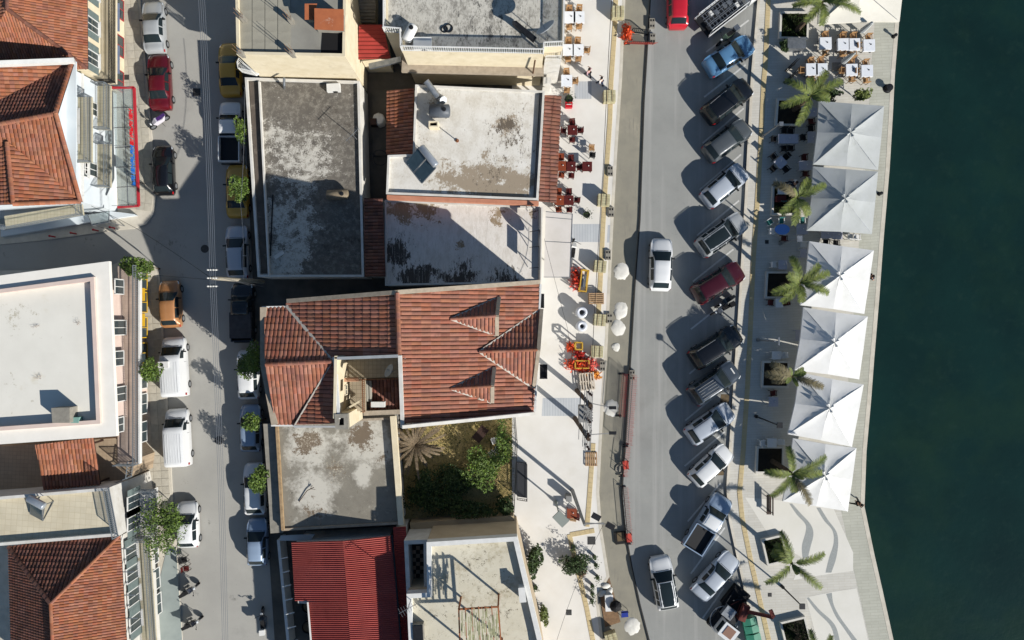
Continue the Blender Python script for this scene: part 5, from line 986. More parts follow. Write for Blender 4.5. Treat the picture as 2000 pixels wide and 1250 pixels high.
for i, yy in enumerate((-.55, -.1, .4)):
    lad = MB(); [lad.bar((-2.7, yy + d, 2.0), (1.3, yy + d, 2.0), .04) for d in (-.16, .16)]; [lad.bar((-2.6 + j * .32, yy - .16, 2.0), (-2.6 + j * .32, yy + .16, 2.0), .03) for j in range(12)]; lad.build('ladder', METAL, tr, True)
for i in range(9): MB().box((-2.3 + .42 * i, random.uniform(-.5, .5), .9), (.3, .4, .25)).build('crate', random.choice([WHITE, METAL, DMETAL]), tr, True)
for fx in (2.4, -1.7):
    for s in (1, -1): o = bpy.data.objects.new('wheel', WHEELS['van'][0]); COL.objects.link(o); o.parent = tr; o.location = (fx, s * .82, .32)
# crane truck and grab at the lower edge
p = P(1418, 1208, .8); tr = thing('crane_truck', 'small white crane truck with rusty red grab arm beside green bins', 'truck', (p.x, p.y, zr_), math.radians(52)); RST2 = mat('rusty_red_steel', C(128, 62, 52), C(96, 48, 42), 5., .8)
cab = MB().box((-.6, -.3, 1.35), (1.2, 1.35, 1.3)).build('cab', cW, tr, True); MB().box((-.55, -.3, 2.02), (.8, .8, .05)).build('roof_hatch', mat('brown_hatch', C(150, 116, 100), None), cab, True)
MB().box((.02, -.3, 1.6), (.03, 1.15, .6)).build('windscreen', GLASS, cab, True); MB().box((-.6, .39, 1.6), (.9, .03, .6)).build('side_window', GLASS, cab, True)
MB().box((.3, 0, .6), (3.2, 1.7, .25)).build('chassis', DMETAL, tr, True); MB().box((.55, .3, .95), (.9, .9, .6)).build('engine', METAL, tr, True); MB().torus((-.2, 0, .75), 1.15, .05, 28, 6).build('turntable_rail', METAL, tr, True)
MB().box((1.3, -.6, 1.2), (1.3, .55, .5), .3).build('boom_base', RST2, tr, True); MB().bar((1.6, -.7, 1.5), (2.6, -2.0, 2.6), .22, .26).build('boom', RST2, tr, True); MB().bar((2.6, -2.0, 2.6), (2.9, -1.5, 2.5), .3, .2).build('grab_head', RST2, tr, True)
for i in range(12): MB().bar((random.uniform(.6, 2.6), random.uniform(-.5, 1.0), random.uniform(.5, 1.1)), (random.uniform(.6, 2.6), random.uniform(-.5, 1.0), random.uniform(.5, 1.3)), .06).build('scrap_bar', random.choice([DMETAL, RST2, BLACK]), tr, True)
MB().box((1.7, .3, .5), (1.9, 1.5, .5)).build('skip', BLACK, tr, True)
for fx in (-1., 1.4):
    for s in (1, -1): o = bpy.data.objects.new('wheel', WHEELS['van'][0]); COL.objects.link(o); o.parent = tr; o.location = (fx, s * .75, .32)
GREEN = mat('bin_green', C(70, 150, 122), C(56, 132, 106), 3., .5)
for i, (x, y) in enumerate(((1467, 1222), (1474, 1254))):
    p = P(x, y, 1.2); b = thing('waste_bin', ('green wheeled waste container next to the crane truck', 'green wheeled waste container touching its twin at the frame edge')[i], 'bin', (p.x, p.y, zr_), math.radians(-78), 'green waste containers')
    MB().add([(-.5, -.5, .2), (.5, -.5, .2), (.5, .5, .2), (-.5, .5, .2), (-.62, -.55, 1.1), (.62, -.55, 1.1), (.62, .55, 1.1), (-.62, .55, 1.1)], [(3, 2, 1, 0), (4, 5, 6, 7), (0, 1, 5, 4), (1, 2, 6, 5), (2, 3, 7, 6), (3, 0, 4, 7)]).build('body', GREEN, b, True)
    for j in range(2): MB().add([(-.64 + j * .65, -.58, 1.12), (-.02 + j * .65, -.58, 1.12), (-.02 + j * .65, .58, 1.12), (-.64 + j * .65, .58, 1.12), (-.6 + j * .65, 0, 1.26), (-.06 + j * .65, 0, 1.26)], [(0, 1, 5, 4), (2, 3, 4, 5), (1, 2, 5), (3, 0, 4), (3, 2, 1, 0)]).build('lid', GREEN, b, True)
    for sx in (-1, 1):
        for sy in (-1, 1): MB().lathe((sx * .42, sy * .4, .1), [(.1, -.03), (.1, .03)], 12, Matrix.Rotation(math.pi / 2, 3, 'X')).build('castor', BLACK, b, True)
# motorcycles and scooters
def moto(label, px, py, ang, cb, cs=BLACK, z=0., scooter=False, k=1., topbox=False, lean=.12, name='motorcycle'):
    p = P(px, py, .6 + z); b = thing(name, label, 'motorcycle', (p.x, p.y, z), math.radians(ang)); b.rotation_euler[0] = lean; X = Matrix.Rotation(math.pi / 2, 3, 'X'); r = .24 if scooter else .31
    for x in (-.62 * k, .66 * k):
        w_ = MB().torus((x, 0, r), r - .06, .065, 20, 8, X).build('wheel', BLACK, b, True, smooth=True); MB().lathe((x, 0, r), [(.05, -.04), (r - .1, -.02), (r - .1, .02), (.05, .04)], 12, X).build('hub', METAL, w_, True)
    f = MB().add([(.45, -.12, .75), (.45, .12, .75), (.1, -.2, .95), (.1, .2, .95), (-.35, -.17, .72), (-.35, .17, .72), (-.75, -.1, .85), (-.75, .1, .85), (.3, -.14, .35), (.3, .14, .35), (-.4, -.14, .35), (-.4, .14, .35)], [(0, 1, 3, 2), (2, 3, 5, 4), (4, 5, 7, 6), (0, 2, 8), (1, 9, 3), (2, 4, 10, 8), (3, 9, 11, 5), (4, 6, 10), (5, 11, 7), (0, 8, 9, 1), (10, 6, 7, 11), (8, 10, 11, 9)]); f.build('fairing', cb, b, True, smooth=False)
    MB().add([(.02, -.14, .9), (.02, .14, .9), (-.35, -.17, .86), (-.35, .17, .86), (-.8, -.12, .94), (-.8, .12, .94), (.02, -.1, .8), (.02, .1, .8), (-.8, -.1, .84), (-.8, .1, .84)], [(0, 1, 3, 2), (2, 3, 5, 4), (0, 2, 4, 8, 6), (1, 7, 9, 5, 3), (4, 5, 9, 8), (0, 6, 7, 1)]).build('seat', cs, b, True)
    MB().tube([(.38, -.38, 1.02), (.45, -.18, 1.05), (.48, 0, 1.02), (.45, .18, 1.05), (.38, .38, 1.02)], .02).build('handlebar', DMETAL, b, True)
    MB().lathe((.56, 0, .85), [(.03, -.06), (.1, -.04), (.11, .05), (.05, .08)], 12, Matrix.Rotation(math.pi / 2, 3, 'Y')).build('headlamp', LAMP, b, True)
    for s in (-1, 1): MB().tube([(.66 * k, s * .09, r), (.5, s * .09, .8), (.45, s * .08, 1.0)], .025).build('fork', METAL, b, True); MB().lathe((.36, s * .42, 1.12), [(.07, -.01), (.07, .01)], 10, Matrix.Rotation(math.pi / 2, 3, 'Y')).build('mirror', DMETAL, b, True)
    MB().tube([(.1, -.2, .3), (-.3, -.22, .32), (-.75, -.22, .45)], .05).build('exhaust', METAL, b, True)
    if topbox: MB().box((-.85, 0, 1.1), (.42, .42, .3)).build('top_box', topbox, b, True)
    MB().bar((-.1, .12, .35), (-.12, .38, .02), .03).build('kick_stand', DMETAL, b, True)
moto('white and purple motorcycle leaning between two parked cars', 310, 238, 215, paint('moto_white', 230, 226, 236), paint('moto_purple', 96, 60, 140))
moto('dark scooter with silver flank standing in the sunny street near the tree', 368, 1152, 30, paint('moto_dark', 60, 64, 74), BLACK, scooter=True)
moto('black scooter with chrome bars parked alone at the street edge', 374, 1216, 25, cBk, BLACK, scooter=True)
moto('black motorcycle with white tank parked against the maroon car', 1418, 590, 210, cBk, DMETAL, z=.06); moto('black touring motorcycle with silver panniers beside the other motorcycle', 1410, 606, 205, paint('moto_grey', 130, 134, 140), BLACK, z=.06, topbox=BLACK)
moto('green and black motorcycle squeezed beside the blue saloon', 1420, 74, 215, paint('moto_green', 90, 110, 90), BLACK, z=.06, topbox=METAL)
moto('slim black motorcycle standing in shade with a pale top box', 512, 1210, 95, cBk, BLACK, topbox=WHITE, lean=.08)
moto('white scooter parked on the pale promenade near the cafe awning', 1118, 484, 80, WHITE, BLACK, z=.12, scooter=True, k=.9)
# ---------------------------------------------------------------- trees, palms, planters, garden
LEAF = mat('street_leaf', C(128, 156, 44, .5), C(84, 116, 34, .5), 3., .7, isl=.35)
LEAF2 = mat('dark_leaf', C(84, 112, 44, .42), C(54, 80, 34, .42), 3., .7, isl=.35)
BARK = mat('bark', C(110, 92, 72, .55), C(82, 68, 54, .55), 8., .95, .3, 30)
FROND = mat('palm_frond', C(138, 148, 62, .55), C(104, 124, 52, .55), 2., .7, isl=.3)
FROND2 = mat('palm_frond_dry', C(150, 138, 100, .5), C(120, 112, 80, .5), 2., .8, isl=.3)
GRASS = mat('planter_grass', C(86, 112, 42, .42), C(58, 84, 30, .42), 3., .9, isl=.3)
def leaf_at(mb, p, s, rnd=random):
    a = Vector((rnd.gauss(0, 1), rnd.gauss(0, 1), rnd.gauss(0, .6))).normalized(); n = (Vector((rnd.gauss(0, .55), rnd.gauss(0, .55), 1))).normalized(); b = n.cross(a)
    if b.length < .05: return
    b.normalize(); a = b.cross(n); mb.add([p - a * s, p + b * s * .45, p + a * s, p - b * s * .45], [(0, 1, 2, 3)])
def tree(label, px, py, z, rx, ry, rz_, bx=None, by=None, m=LEAF, n=1500, s=.10, name='street_tree', clumps=16, group='young street trees'):
    c = P(px, py, z); base = P(bx if bx else px, by if by else py, 0); base = Vector((c.x + random.uniform(-.1, .1), c.y, .08)) if bx is None else base
    t = thing(name, label, 'tree', base, group=group); cl = []
    for i in range(clumps):
        d = Vector((random.gauss(0, 1), random.gauss(0, 1), random.gauss(0, 1))).normalized() * random.uniform(.25, .9); cl.append((c + Vector((d.x * rx, d.y * ry, d.z * rz_)), random.uniform(.28, .5)))
    tr = MB().tube([base, base.lerp(c, .35) + Vector((.06, .03, 0)), base.lerp(c, .7), c], .08, 7, .03).build('trunk', BARK, t)
    for q, r in cl[::2]: MB().tube([base.lerp(c, .6), base.lerp(c, .8).lerp(q, .4), q], .03, 5, .01).build('limb', BARK, tr)
    mb = MB()
    for i in range(n):
        q, r = random.choice(cl); d = Vector((random.gauss(0, 1), random.gauss(0, 1), random.gauss(0, .8))); d = d.normalized() * random.uniform(.3, 1) ** .5; leaf_at(mb, q + Vector((d.x * rx * r * 1.1, d.y * ry * r * 1.1, d.z * rz_ * r)), s * random.uniform(.6, 1.3))
    mb.build('crown', m, t, kind='stuff')
tree('slim bright green tree above the white single cab pickup', 471, 254, 3.2, .5, 1.1, .8, s=.095, n=1050)
tree('bright green bushy tree above the yellow taxi', 468, 366, 3.4, .75, 1.25, .9, s=.095, n=1500)
tree('fuller green tree at the west ledge of the tiled house', 489, 704, 3.6, .9, 1.6, 1.1, s=.095, n=2400)
tree('small bright tree above the dusty blue hatchback', 493, 828, 3.2, .65, .85, .8, s=.095, n=1200)
tree('dark green small tree beside the grey roof street canopy', 504, 937, 3.2, .75, 1.3, .9, s=.095, n=1650)
tree('bushy green tree at the side street corner', 268, 519, 3.6, 1.25, .95, .9, s=.095, n=2250)
tree('feathery green tree beside the cooling van', 294, 722, 3.2, .95, 1.15, .8, s=.095, n=1650)
tree('large loose crowned street tree beside the white hatchback', 314, 1028, 4.2, 1.5, 2.3, 1.3, m=LEAF, s=.095, n=2900, clumps=34)
# tall clumps of flower plants on the promenade
RLEAF = mat('reddish_leaf', C(150, 90, 80, .5), C(96, 110, 56, .5), 6., .7, isl=.4)
tree('big leaved green and red shrub against the white parapet house', 1042, 1094, .9, .65, 1.35, .7, m=LEAF2, s=.14, n=900, name='shrub', group=None)
tree('wide potted shrub casting a round shadow on the promenade', 1120, 1103, .8, 1.3, 1.0, .7, m=LEAF2, s=.10, n=1800, name='shrub', group=None)
tree('reddish shrub tangled into the wide potted shrub', 1131, 1112, .7, .7, .55, .5, m=RLEAF, s=.11, n=500, name='shrub', group=None)
tree('dry yellowish shrub beside the dark balcony by the frame edge', 1063, 1205, .8, .45, .8, .6, m=FROND, s=.095, n=750, name='shrub', group=None)
tree('clipped hedge shrub beside the grey parasol edge', 1615, 187, 1.3, 1.2, .45, .6, m=LEAF2, s=.095, n=1800, name='shrub', group=None)
tree('loose shrub with yellowing leaves near the quay edge', 1684, 184, 1.5, .7, .55, .6, m=FROND, s=.095, n=1050, name='shrub', group=None)
tree('small shrub beside the grey bench box and planter', 1533, 88, .9, .4, .5, .4, m=LEAF2, s=.1, n=500, name='shrub', group=None)
def pot_plant(label, px, py, h=.9, r=.16, grp='potted saplings on the promenade'):
    p = P(px, py, h); b = thing('potted_plant', label, 'plant', (p.x, p.y, .12), group=grp); MB().lathe((0, 0, 0), [(r * .7, 0), (r, .3), (r * .9, .3), (r * .8, .24), (.02, .24)], 12).build('pot', DMETAL, b, True); MB().tube([(0, 0, .2), (.02, .02, h * .8)], .012).build('stem', BARK, b, True); m = MB()
    for i in range(70): leaf_at(m, Vector((random.gauss(0, r * .75), random.gauss(0, r * .75), random.uniform(.35, h))), .07)
    m.build('foliage', LEAF2, b, True, kind='stuff')
for x, y, l in ((1162, 1091, 'topmost'), (1165, 1107, 'second'), (1168, 1131, 'third'), (1158, 1148, 'fourth'), (1158, 1163, 'fifth'), (1157, 1178, 'lowest')):
    pot_plant('slim potted sapling in the promenade row, %s towards the cement sacks' % l if l != 'topmost' else 'slim potted sapling starting the row beside the square cover', x, y)
pot_plant('slim potted sapling tucked under the wide shrub', 1121, 1075, 1.4, .2); pot_plant('spiky plant in a round pot near the tavern tables', 1147, 418, .8, .28, None); pot_plant('potted flower clump behind the white cafe tables', 1112, 190, .9, .35, None); pot_plant('yellow tufted plant by the white parapet', 1046, 1150, .7, .2, None)
# planters with palms
PLK = mat('planter_kerb', C(226, 222, 212, .74), C(214, 210, 200, .74), 1.5, .9)
def frond(mb, base, az, L, droop, m_seed, wd=.5):
    rnd = random.Random(m_seed); pts = []; p = Vector(base); el = .75
    for i in range(9): pts.append(p.copy()); d = Vector((math.cos(az) * math.cos(el), math.sin(az) * math.cos(el), math.sin(el))); p = p + d * L / 8; el -= droop / 8
    mb.tube(pts, .025, 4, .008)

    for i in range(1, 45):
        f = .12 + .88 * i / 45; k = f * 8; j = min(int(k), 7); q = pts[j].lerp(pts[j + 1], k - j) if j < 8 else pts[8]; t = (pts[min(j + 1, 8)] - pts[j]).normalized(); sd = t.cross(Vector((0, 0, 1))).normalized()
        l = wd * (math.sin(math.pi * min(1, f * .82 + .12)) ** .6) * rnd.uniform(.8, 1.15)
        for s in (-1, 1):
            d = (sd * s + t * .85 + Vector((0, 0, rnd.uniform(.0, .35)))).normalized(); w_ = t.cross(d).cross(d).normalized() * .03
            e = q + d * l; mb.add([q - w_, q + w_, e + w_ * .3 - Vector((0, 0, l * .12)), e - w_ * .3 - Vector((0, 0, l * .12))], [(0, 1, 2, 3)])
    return mb
def planter(label, px, h=.35, palm=None, grass=True):
    o_ = ccw(xy(px, .21 + h)); c = sum((Vector(q) for q in o_), Vector((0, 0))) / 4; b = thing('planter', label, 'planter', (c.x, c.y, .21)); inn_ = offset_poly(o_, .16)
    for i in range(4):
        q = [o_[i], o_[(i + 1) % 4], inn_[(i + 1) % 4], inn_[i]]; MB().prism(q, .18, .21 + h).build('kerb_stone', PLK, b)
    MB().prism(offset_poly(o_, .14), .18, .21 + h - .1).build('soil', mat('dark_soil', C(60, 52, 40, .5), C(40, 36, 28, .5), 3., .95), b)
    if grass:
        m = MB(); xs = [q[0] for q in inn_]; ys = [q[1] for q in inn_]; ex = [(Vector(inn_[i]), (Vector(inn_[(i + 1) % 4]) - Vector(inn_[i])).normalized()) for i in range(4)]
        for i in range(1500):
            p = Vector((random.uniform(min(xs), max(xs)), random.uniform(min(ys), max(ys))))
            if min(e.x * (p.y - q.y) - e.y * (p.x - q.x) for q, e in ex) < .04: continue
            a = random.uniform(0, 6.28); d = Vector((math.cos(a), math.sin(a), 0)) * .03; tip = Vector((p.x + random.gauss(0, .06), p.y + random.gauss(0, .06), .21 + h + random.uniform(0, .09))); z_ = .21 + h - .1
            m.add([(p.x - d.x, p.y - d.y, z_), (p.x + d.x, p.y + d.y, z_), tip], [(0, 1, 2)])
        m.build('grass', GRASS, b, kind='stuff')
    return b
def palm(label, bx, by, cx, cy, h, fr, dry=()):
    B = P(bx, by, .4); T_ = P(cx, cy, h); t = thing('palm_tree', label, 'palm', B, group='palms in the quay planters')
    MB().tube([B, B.lerp(T_, .3) + Vector((.05, 0, .1)), B.lerp(T_, .7) + Vector((.03, .03, .1)), T_], .2, 9, .13).build('trunk', BARK, t)
    for i in range(7):
        MB().torus(B.lerp(T_, .1 + .12 * i), .19 - .008 * i, .02, 10, 4).build('bark_ring', BARK, t)
    for i, (az, L, dr) in enumerate(fr): frond(MB(), T_, math.radians(az), L, dr, hash((bx, i)) % 9999).build('frond', FROND2 if i in dry else FROND, t)
    m = MB()
    for i in range(5): frond(m, T_, random.uniform(0, 6.28), .9, .5, i, .2)
    m.build('crown_heart', FROND, t, kind='stuff')
planter('grass filled planter with palm beside the cream parasol', [(1524, 22), (1581, 22), (1579, 76), (1522, 75)]); planter('shaded planter with palm beside the first grey parasol', [(1518, 192), (1570, 192), (1568, 246), (1514, 245)], grass=False); planter('planter with red box and grass beside the second grey parasol', [(1509, 363), (1560, 363), (1558, 420), (1507, 420)]); planter('dark planter with bright palm beside the topmost white parasol', [(1497, 530), (1553, 530), (1551, 583), (1494, 583)], grass=False)
planter('dark shaded planter with a drooping dry palm', [(1489, 705), (1543, 705), (1541, 758), (1487, 757)], grass=False); planter('dark planter with palm beside the lowest white parasol', [(1478, 872), (1532, 872), (1531, 925), (1476, 925)], grass=False); planter('sunlit turned planter with grass and a star shaped palm', [(1487, 1054), (1529, 1044), (1541, 1096), (1499, 1106)]); planter('sunlit grass planter cut by the frame edge', [(1523, 1216), (1573, 1204), (1590, 1270), (1540, 1285)])
palm('leaning palm with spread fronds beside the cream parasol', 1555, 60, 1606, 4, 4.0, [(150, 2.4, 1.5), (190, 2.6, 1.5), (230, 2.3, 1.6), (20, 2.6, 1.4), (340, 3.2, 1.4), (270, 2.0, 1.8), (90, 2.2, 1.4), (0, 2., 1.)])
palm('palm with long grey green fronds over the shaded table corner', 1550, 215, 1583, 188, 3.6, [(200, 2.8, 1.5), (150, 2.6, 1.6), (60, 2.4, 1.4), (25, 2.8, 1.4), (245, 2.8, 1.6), (350, 1.6, 1.5), (100, 1.4, 1.)])
palm('palm beside the red box planter and second grey parasol', 1535, 395, 1557, 386, 3.4, [(25, 2.6, 1.5), (60, 1.8, 1.4), (150, 2.4, 1.6), (260, 2.4, 1.4), (225, 2., 1.5), (300, 1.8, 1.6)], dry=(2,))
palm('bright fan shaped palm overlapping the topmost white parasol', 1527, 556, 1562, 553, 3.5, [(110, 2.4, 1.5), (45, 2.2, 1.4), (20, 2.6, 1.5), (340, 2.6, 1.6), (200, 2.6, 1.5), (225, 2.3, 1.5), (270, 1.6, 1.2), (150, 1.4, .8)])
palm('dry drooping palm with few fronds over the dark planter', 1518, 732, 1547, 735, 3.4, [(175, 2.4, 1.5), (150, 2.2, 1.4), (340, 2.6, 1.3), (190, 1.8, 1.6), (30, 1., 1.)], dry=(0, 1, 2, 3))
palm('palm overlapping the lowest white parasol with one curled frond', 1508, 900, 1547, 926, 3.7, [(100, 2.4, 1.5), (30, 3.2, 1.5), (5, 2.4, 1.4), (175, 2.4, 1.5), (225, 2.6, 1.5), (300, 3.0, 1.6), (270, 1.4, 1.)], dry=(5,))
palm('star shaped palm standing in the sunlit turned planter', 1515, 1077, 1546, 1100, 3.4, [(110, 3.0, 1.5), (20, 2.8, 1.4), (320, 3.2, 1.5), (215, 2.8, 1.5), (130, 2.2, 1.7), (150, 2., 2.)])
palm('palm at the frame edge with fronds cut off', 1555, 1245, 1590, 1290, 3.6, [(100, 2.8, 1.4), (60, 2.6, 1.4), (150, 2.8, 1.4), (200, 2.4, 1.4), (0, 2.6, 1.4), (300, 2.4, 1.4)])
# the walled garden
gd = [(784, 832), (1040, 822), (1004, 1008), (790, 1015)]
gp = xy([(786, 820), (1010, 810), (1004, 1010), (792, 1016)]); structure('garden_ground', MB().prism(gp, 0, .11), mat('garden_soil', C(196, 172, 118, .7), C(160, 146, 92, .7), 1.5, .95))
m = MB(); m2 = MB(); m3 = MB()
for i in range(9000):
    p = P(random.uniform(792, 1002), random.uniform(815, 1010), .1); a = random.uniform(0, 6.28); d = Vector((math.cos(a), math.sin(a), 0)) * .03; tip = p + Vector((random.gauss(0, .12), random.gauss(0, .12), random.uniform(.04, .16))); (m if random.random() < .6 else m2).add([p - d, p + d, tip], [(0, 1, 2)])
put(m, 'weeds', mat('dry_weed', C(196, 172, 116, .65), C(168, 152, 96, .65), 2., .9, isl=.3), None, None)['kind'] = 'stuff'; put(m2, 'weeds', GRASS, None, None)['kind'] = 'stuff'
for o in COL.objects:
    if o.name.startswith('weeds'): tag(o, 'dry and green weeds covering the walled garden', 'weeds')
dp = thing('dead_palm', 'collapsed brown palm with radiating dry fronds in the garden corner', 'palm', P(812, 870)); T_ = P(812, 868, 1.6); DF = mat('dead_frond', C(150, 130, 102, .58), C(120, 104, 82, .58), 3., .9, isl=.3)
MB().tube([P(814, 868, .1), T_], .28, 8, .2).build('trunk', BARK, dp)
for i in range(34): frond(MB(), T_, i * .37 + random.uniform(-.2, .2), random.uniform(1.8, 3.2), random.uniform(1.2, 2.2), i, .16).build('frond', DF, dp)
tree('broad green bush lit along the garden fence', 945, 915, 1.2, 1.7, 1.6, .8, m=LEAF, s=.10, n=3300, name='bush', group=None, clumps=22); tree('leafy green bush climbing along the garden fence bars', 985, 870, 1.1, .8, 1.6, .7, m=LEAF, s=.095, n=1650, name='bush', group=None, clumps=16); tree('low tangled bush in the garden middle', 905, 935, .8, 1.6, 1.0, .6, m=LEAF2, s=.095, n=1950, name='bush', group=None, clumps=18); tree('dark bush at the shaded bottom of the garden', 860, 975, 1.0, 2.2, 1.4, .8, m=LEAF2, s=.10, n=3000, name='bush', group=None, clumps=22); tree('dense dark bush against the white parapet house garden wall', 915, 995, 1.2, 2.2, .7, .8, m=LEAF2, s=.1, n=2200, name='bush', group=None, clumps=22); tree('dark tangled bush below the dead palm', 822, 955, 1.0, 1.3, 1.8, .7, m=LEAF2, s=.1, n=2200, name='bush', group=None, clumps=22); tree('low dark bush in the shaded garden middle', 880, 940, .9, 1.8, 1.2, .6, m=LEAF2, s=.1, n=2200, name='bush', group=None, clumps=22); tree('sparse shrub in the shaded corner beside garden gate', 985, 985, 1., .9, 1., .7, m=LEAF2, s=.095, n=1050, name='bush', group=None)  # some dark bushes here are added to deepen the garden's shade
fc = thing('garden_fence', 'black iron bar fence between garden and promenade', 'fence', P(1008, 900)); fp = [P(1006, 812, .1), P(1010, 860, .1), P(1004, 990, .1)]; railing(fc, fp, 1.9, .15, BLACK, .016, True)
# ---------------------------------------------------------------- parasols on the quay
def parasol(label, corners, apex, m_, zc=2.5, za=3.65, grp='large square parasols along the quay', sag=.1):
    rp = random.Random(label); zc += rp.uniform(-.08, .08); cs = [P(x, y, zc + rp.uniform(-.06, .06)) for x, y in corners]; A = P(*apex, za); sag *= rp.uniform(.7, 1.6); c = sum(cs, Vector()) / 4; foot = Vector((A.x, A.y, .21)); b = thing('parasol', label, 'parasol', foot, group=grp)
    for i in range(4):
        a, d = cs[i], cs[(i + 1) % 4]; mid = (a + d) / 2 + (c - (a + d) / 2) * .02 + Vector((0, 0, .14))
        for u, v in ((a, mid), (mid, d)):
            n = 7; vs = []; fs = []
            for r in range(n + 1):
                for s in range(n + 1):
                    t = r / n; e = u.lerp(v, s / n); p = e.lerp(A, t); p.z -= sag * math.sin(math.pi * t) * (.6 + .4 * math.sin(math.pi * s / n)) + .02 * math.sin(s * 2.1 + r * 1.7) * t; vs.append(p)
            for r in range(n):
                for s in range(n): fs.append((r * (n + 1) + s, r * (n + 1) + s + 1, (r + 1) * (n + 1) + s + 1, (r + 1) * (n + 1) + s))
            MB().add(vs, fs).build('canopy_panel', m_, b, smooth=True)
        val = MB(); dn = Vector((0, 0, -.2)); val.quad(a, mid, mid + dn, a + dn); val.quad(mid, d, d + dn, mid + dn); val.build('valance', m_, b)
        MB().bar(a - Vector((0, 0, .03)), A - Vector((0, 0, .12)), .035).build('rib', METAL, b)
    MB().tube([foot, A], .045, 10).build('mast', METAL, b); MB().box(foot + Vector((0, 0, .06)), (.9, .9, .12)).build('base_plate', CONC, b)
    for k in range(4):
        t = k * math.pi / 2 + .5; d = Vector((math.cos(t), math.sin(t), 0)); f = MB().add([A + Vector((0, 0, .1)), A + d * .3 + Vector((-d.y * .14, d.x * .14, .06)), A + d * .36 + Vector((0, 0, .2)), A + d * .3 + Vector((d.y * .14, -d.x * .14, .06))], [(0, 1, 2), (0, 2, 3), (0, 3, 1), (1, 3, 2)]); f.build('vent_flap', m_, b)
def canvas(name, r, g, b_, k=.72):
    m = mat(name, C(r, g, b_, k), C(r - 10, g - 10, b_ - 12, k), .8, .9, .25, 2.2, bmp_dist=.05, stains=((C(r - 34, g - 34, b_ - 44, k), 1.1, .58, .8, .45),)); bs = m.node_tree.nodes['Principled BSDF']; bs.inputs['Transmission Weight'].default_value = 0.; return m
PW1 = canvas('white_canvas', 244, 244, 242); PG1 = canvas('grey_canvas', 196, 200, 200, .7); PC1 = canvas('cream_canvas', 240, 236, 224)
parasol('cream parasol beside the leaning palm at the quay edge', [(1597, -90), (1772, -92), (1757, 42), (1598, 47)], (1680, -25), PC1)
parasol('light grey parasol next to the clipped hedge shrub', [(1599, 197), (1727, 207), (1715, 332), (1588, 321)], (1661, 259), PG1)
parasol('light grey parasol touching the white parasol row', [(1588, 325), (1715, 335), (1703, 457), (1576, 450)], (1650, 388), PG1)
parasol('white parasol overlapped by the bright fan shaped palm', [(1581, 471), (1707, 489), (1688, 613), (1563, 596)], (1640, 539), PW1)
parasol('white parasol with no palm over it', [(1569, 600), (1695, 618), (1678, 741), (1552, 723)], (1630, 669), PW1)
parasol('white parasol crossed by a dry drooping frond', [(1562, 727), (1687, 751), (1664, 873), (1539, 848)], (1620, 797), PW1)
parasol('white parasol at the row end by the quay corner', [(1549, 856), (1673, 875), (1656, 999), (1529, 979)], (1611, 929), PW1)
def closed_parasol(label, bx, by, h=3.4):
    p = P(bx, by, .21); b = thing('closed_parasol', label, 'parasol', p); MB().tube([(0, 0, 0), (0, 0, h)], .035).build('mast', METAL, b, True); MB().lathe((0, 0, 1.1), [(.12, 0), (.22, .2), (.2, .9), (.13, 1.8), (.05, h - 1.15)], 8).build('folded_canopy', PG1, b, True); MB().box((0, 0, .05), (.7, .7, .1)).build('base_plate', CONC, b, True)
closed_parasol('folded grey parasol standing among the white quay tables', 1634, 131); closed_parasol('folded grey parasol near the cream parasol edge', 1670, 72, 3.0)
# ---------------------------------------------------------------- tables and chairs
CLOTH = mat('white_cloth', C(240, 244, 250), C(230, 235, 242), 3., .85); WOODL = mat('light_wood', C(190, 150, 104), C(166, 126, 84), 6., .75); MAHO = mat('mahogany', C(98, 30, 26), C(80, 24, 22), 4., .6); ORWD = mat('orange_wood', C(150, 72, 40), C(128, 58, 34), 5., .6); BLU = mat('sky_blue_plastic', C(110, 160, 236), None, rough=.5); GTAB = mat('grey_tabletop', C(196, 196, 206), C(182, 182, 194), 3., .7); TEAL = mat('teal_canvas', C(50, 120, 116), None, rough=.8); WPL = mat('white_plastic', C(236, 236, 234), None, rough=.5)
PROTO = {}
def chair_proto(kind):
    if kind in PROTO: return PROTO[kind]
    fm, sm_ = {'wood': (WOODL, WOODL), 'white': (WPL, WPL), 'dark': (DWOOD, MAHO), 'orange': (ORWD, ORWD), 'teal': (WPL, TEAL), 'black': (DMETAL, BLACK)}[kind]; d = []
    s = MB().box((0, 0, .45), (.44, .43, .04)); d.append(('seat', s.mesh('seat', sm_)))
    s = MB(); s.box((-.22, 0, .72), (.04, .42, .28)); s.box((-.22, 0, .9), (.05, .46, .06)); d.append(('backrest', s.mesh('backrest', sm_)))
    for x in (-.2, .2):
        for y in (-.19, .19): d.append(('leg', MB().bar((x * 1.08, y * 1.08, 0), (x, y, .88 if x < 0 else .66), .04).mesh('leg', fm)))
    for y in (-.22, .22): d.append(('armrest', MB().bar((-.2, y, .66), (.22, y, .66), .045).mesh('armrest', fm)))
    PROTO[kind] = d; return d
CHN = {}
def chair(kind, x, y, z, rz, label, grp):
    b = thing('chair', label, 'chair', (x, y, z), rz, grp)
    for n_, me in chair_proto(kind): o = bpy.data.objects.new(n_, me); COL.objects.link(o); o.parent = b
    return b
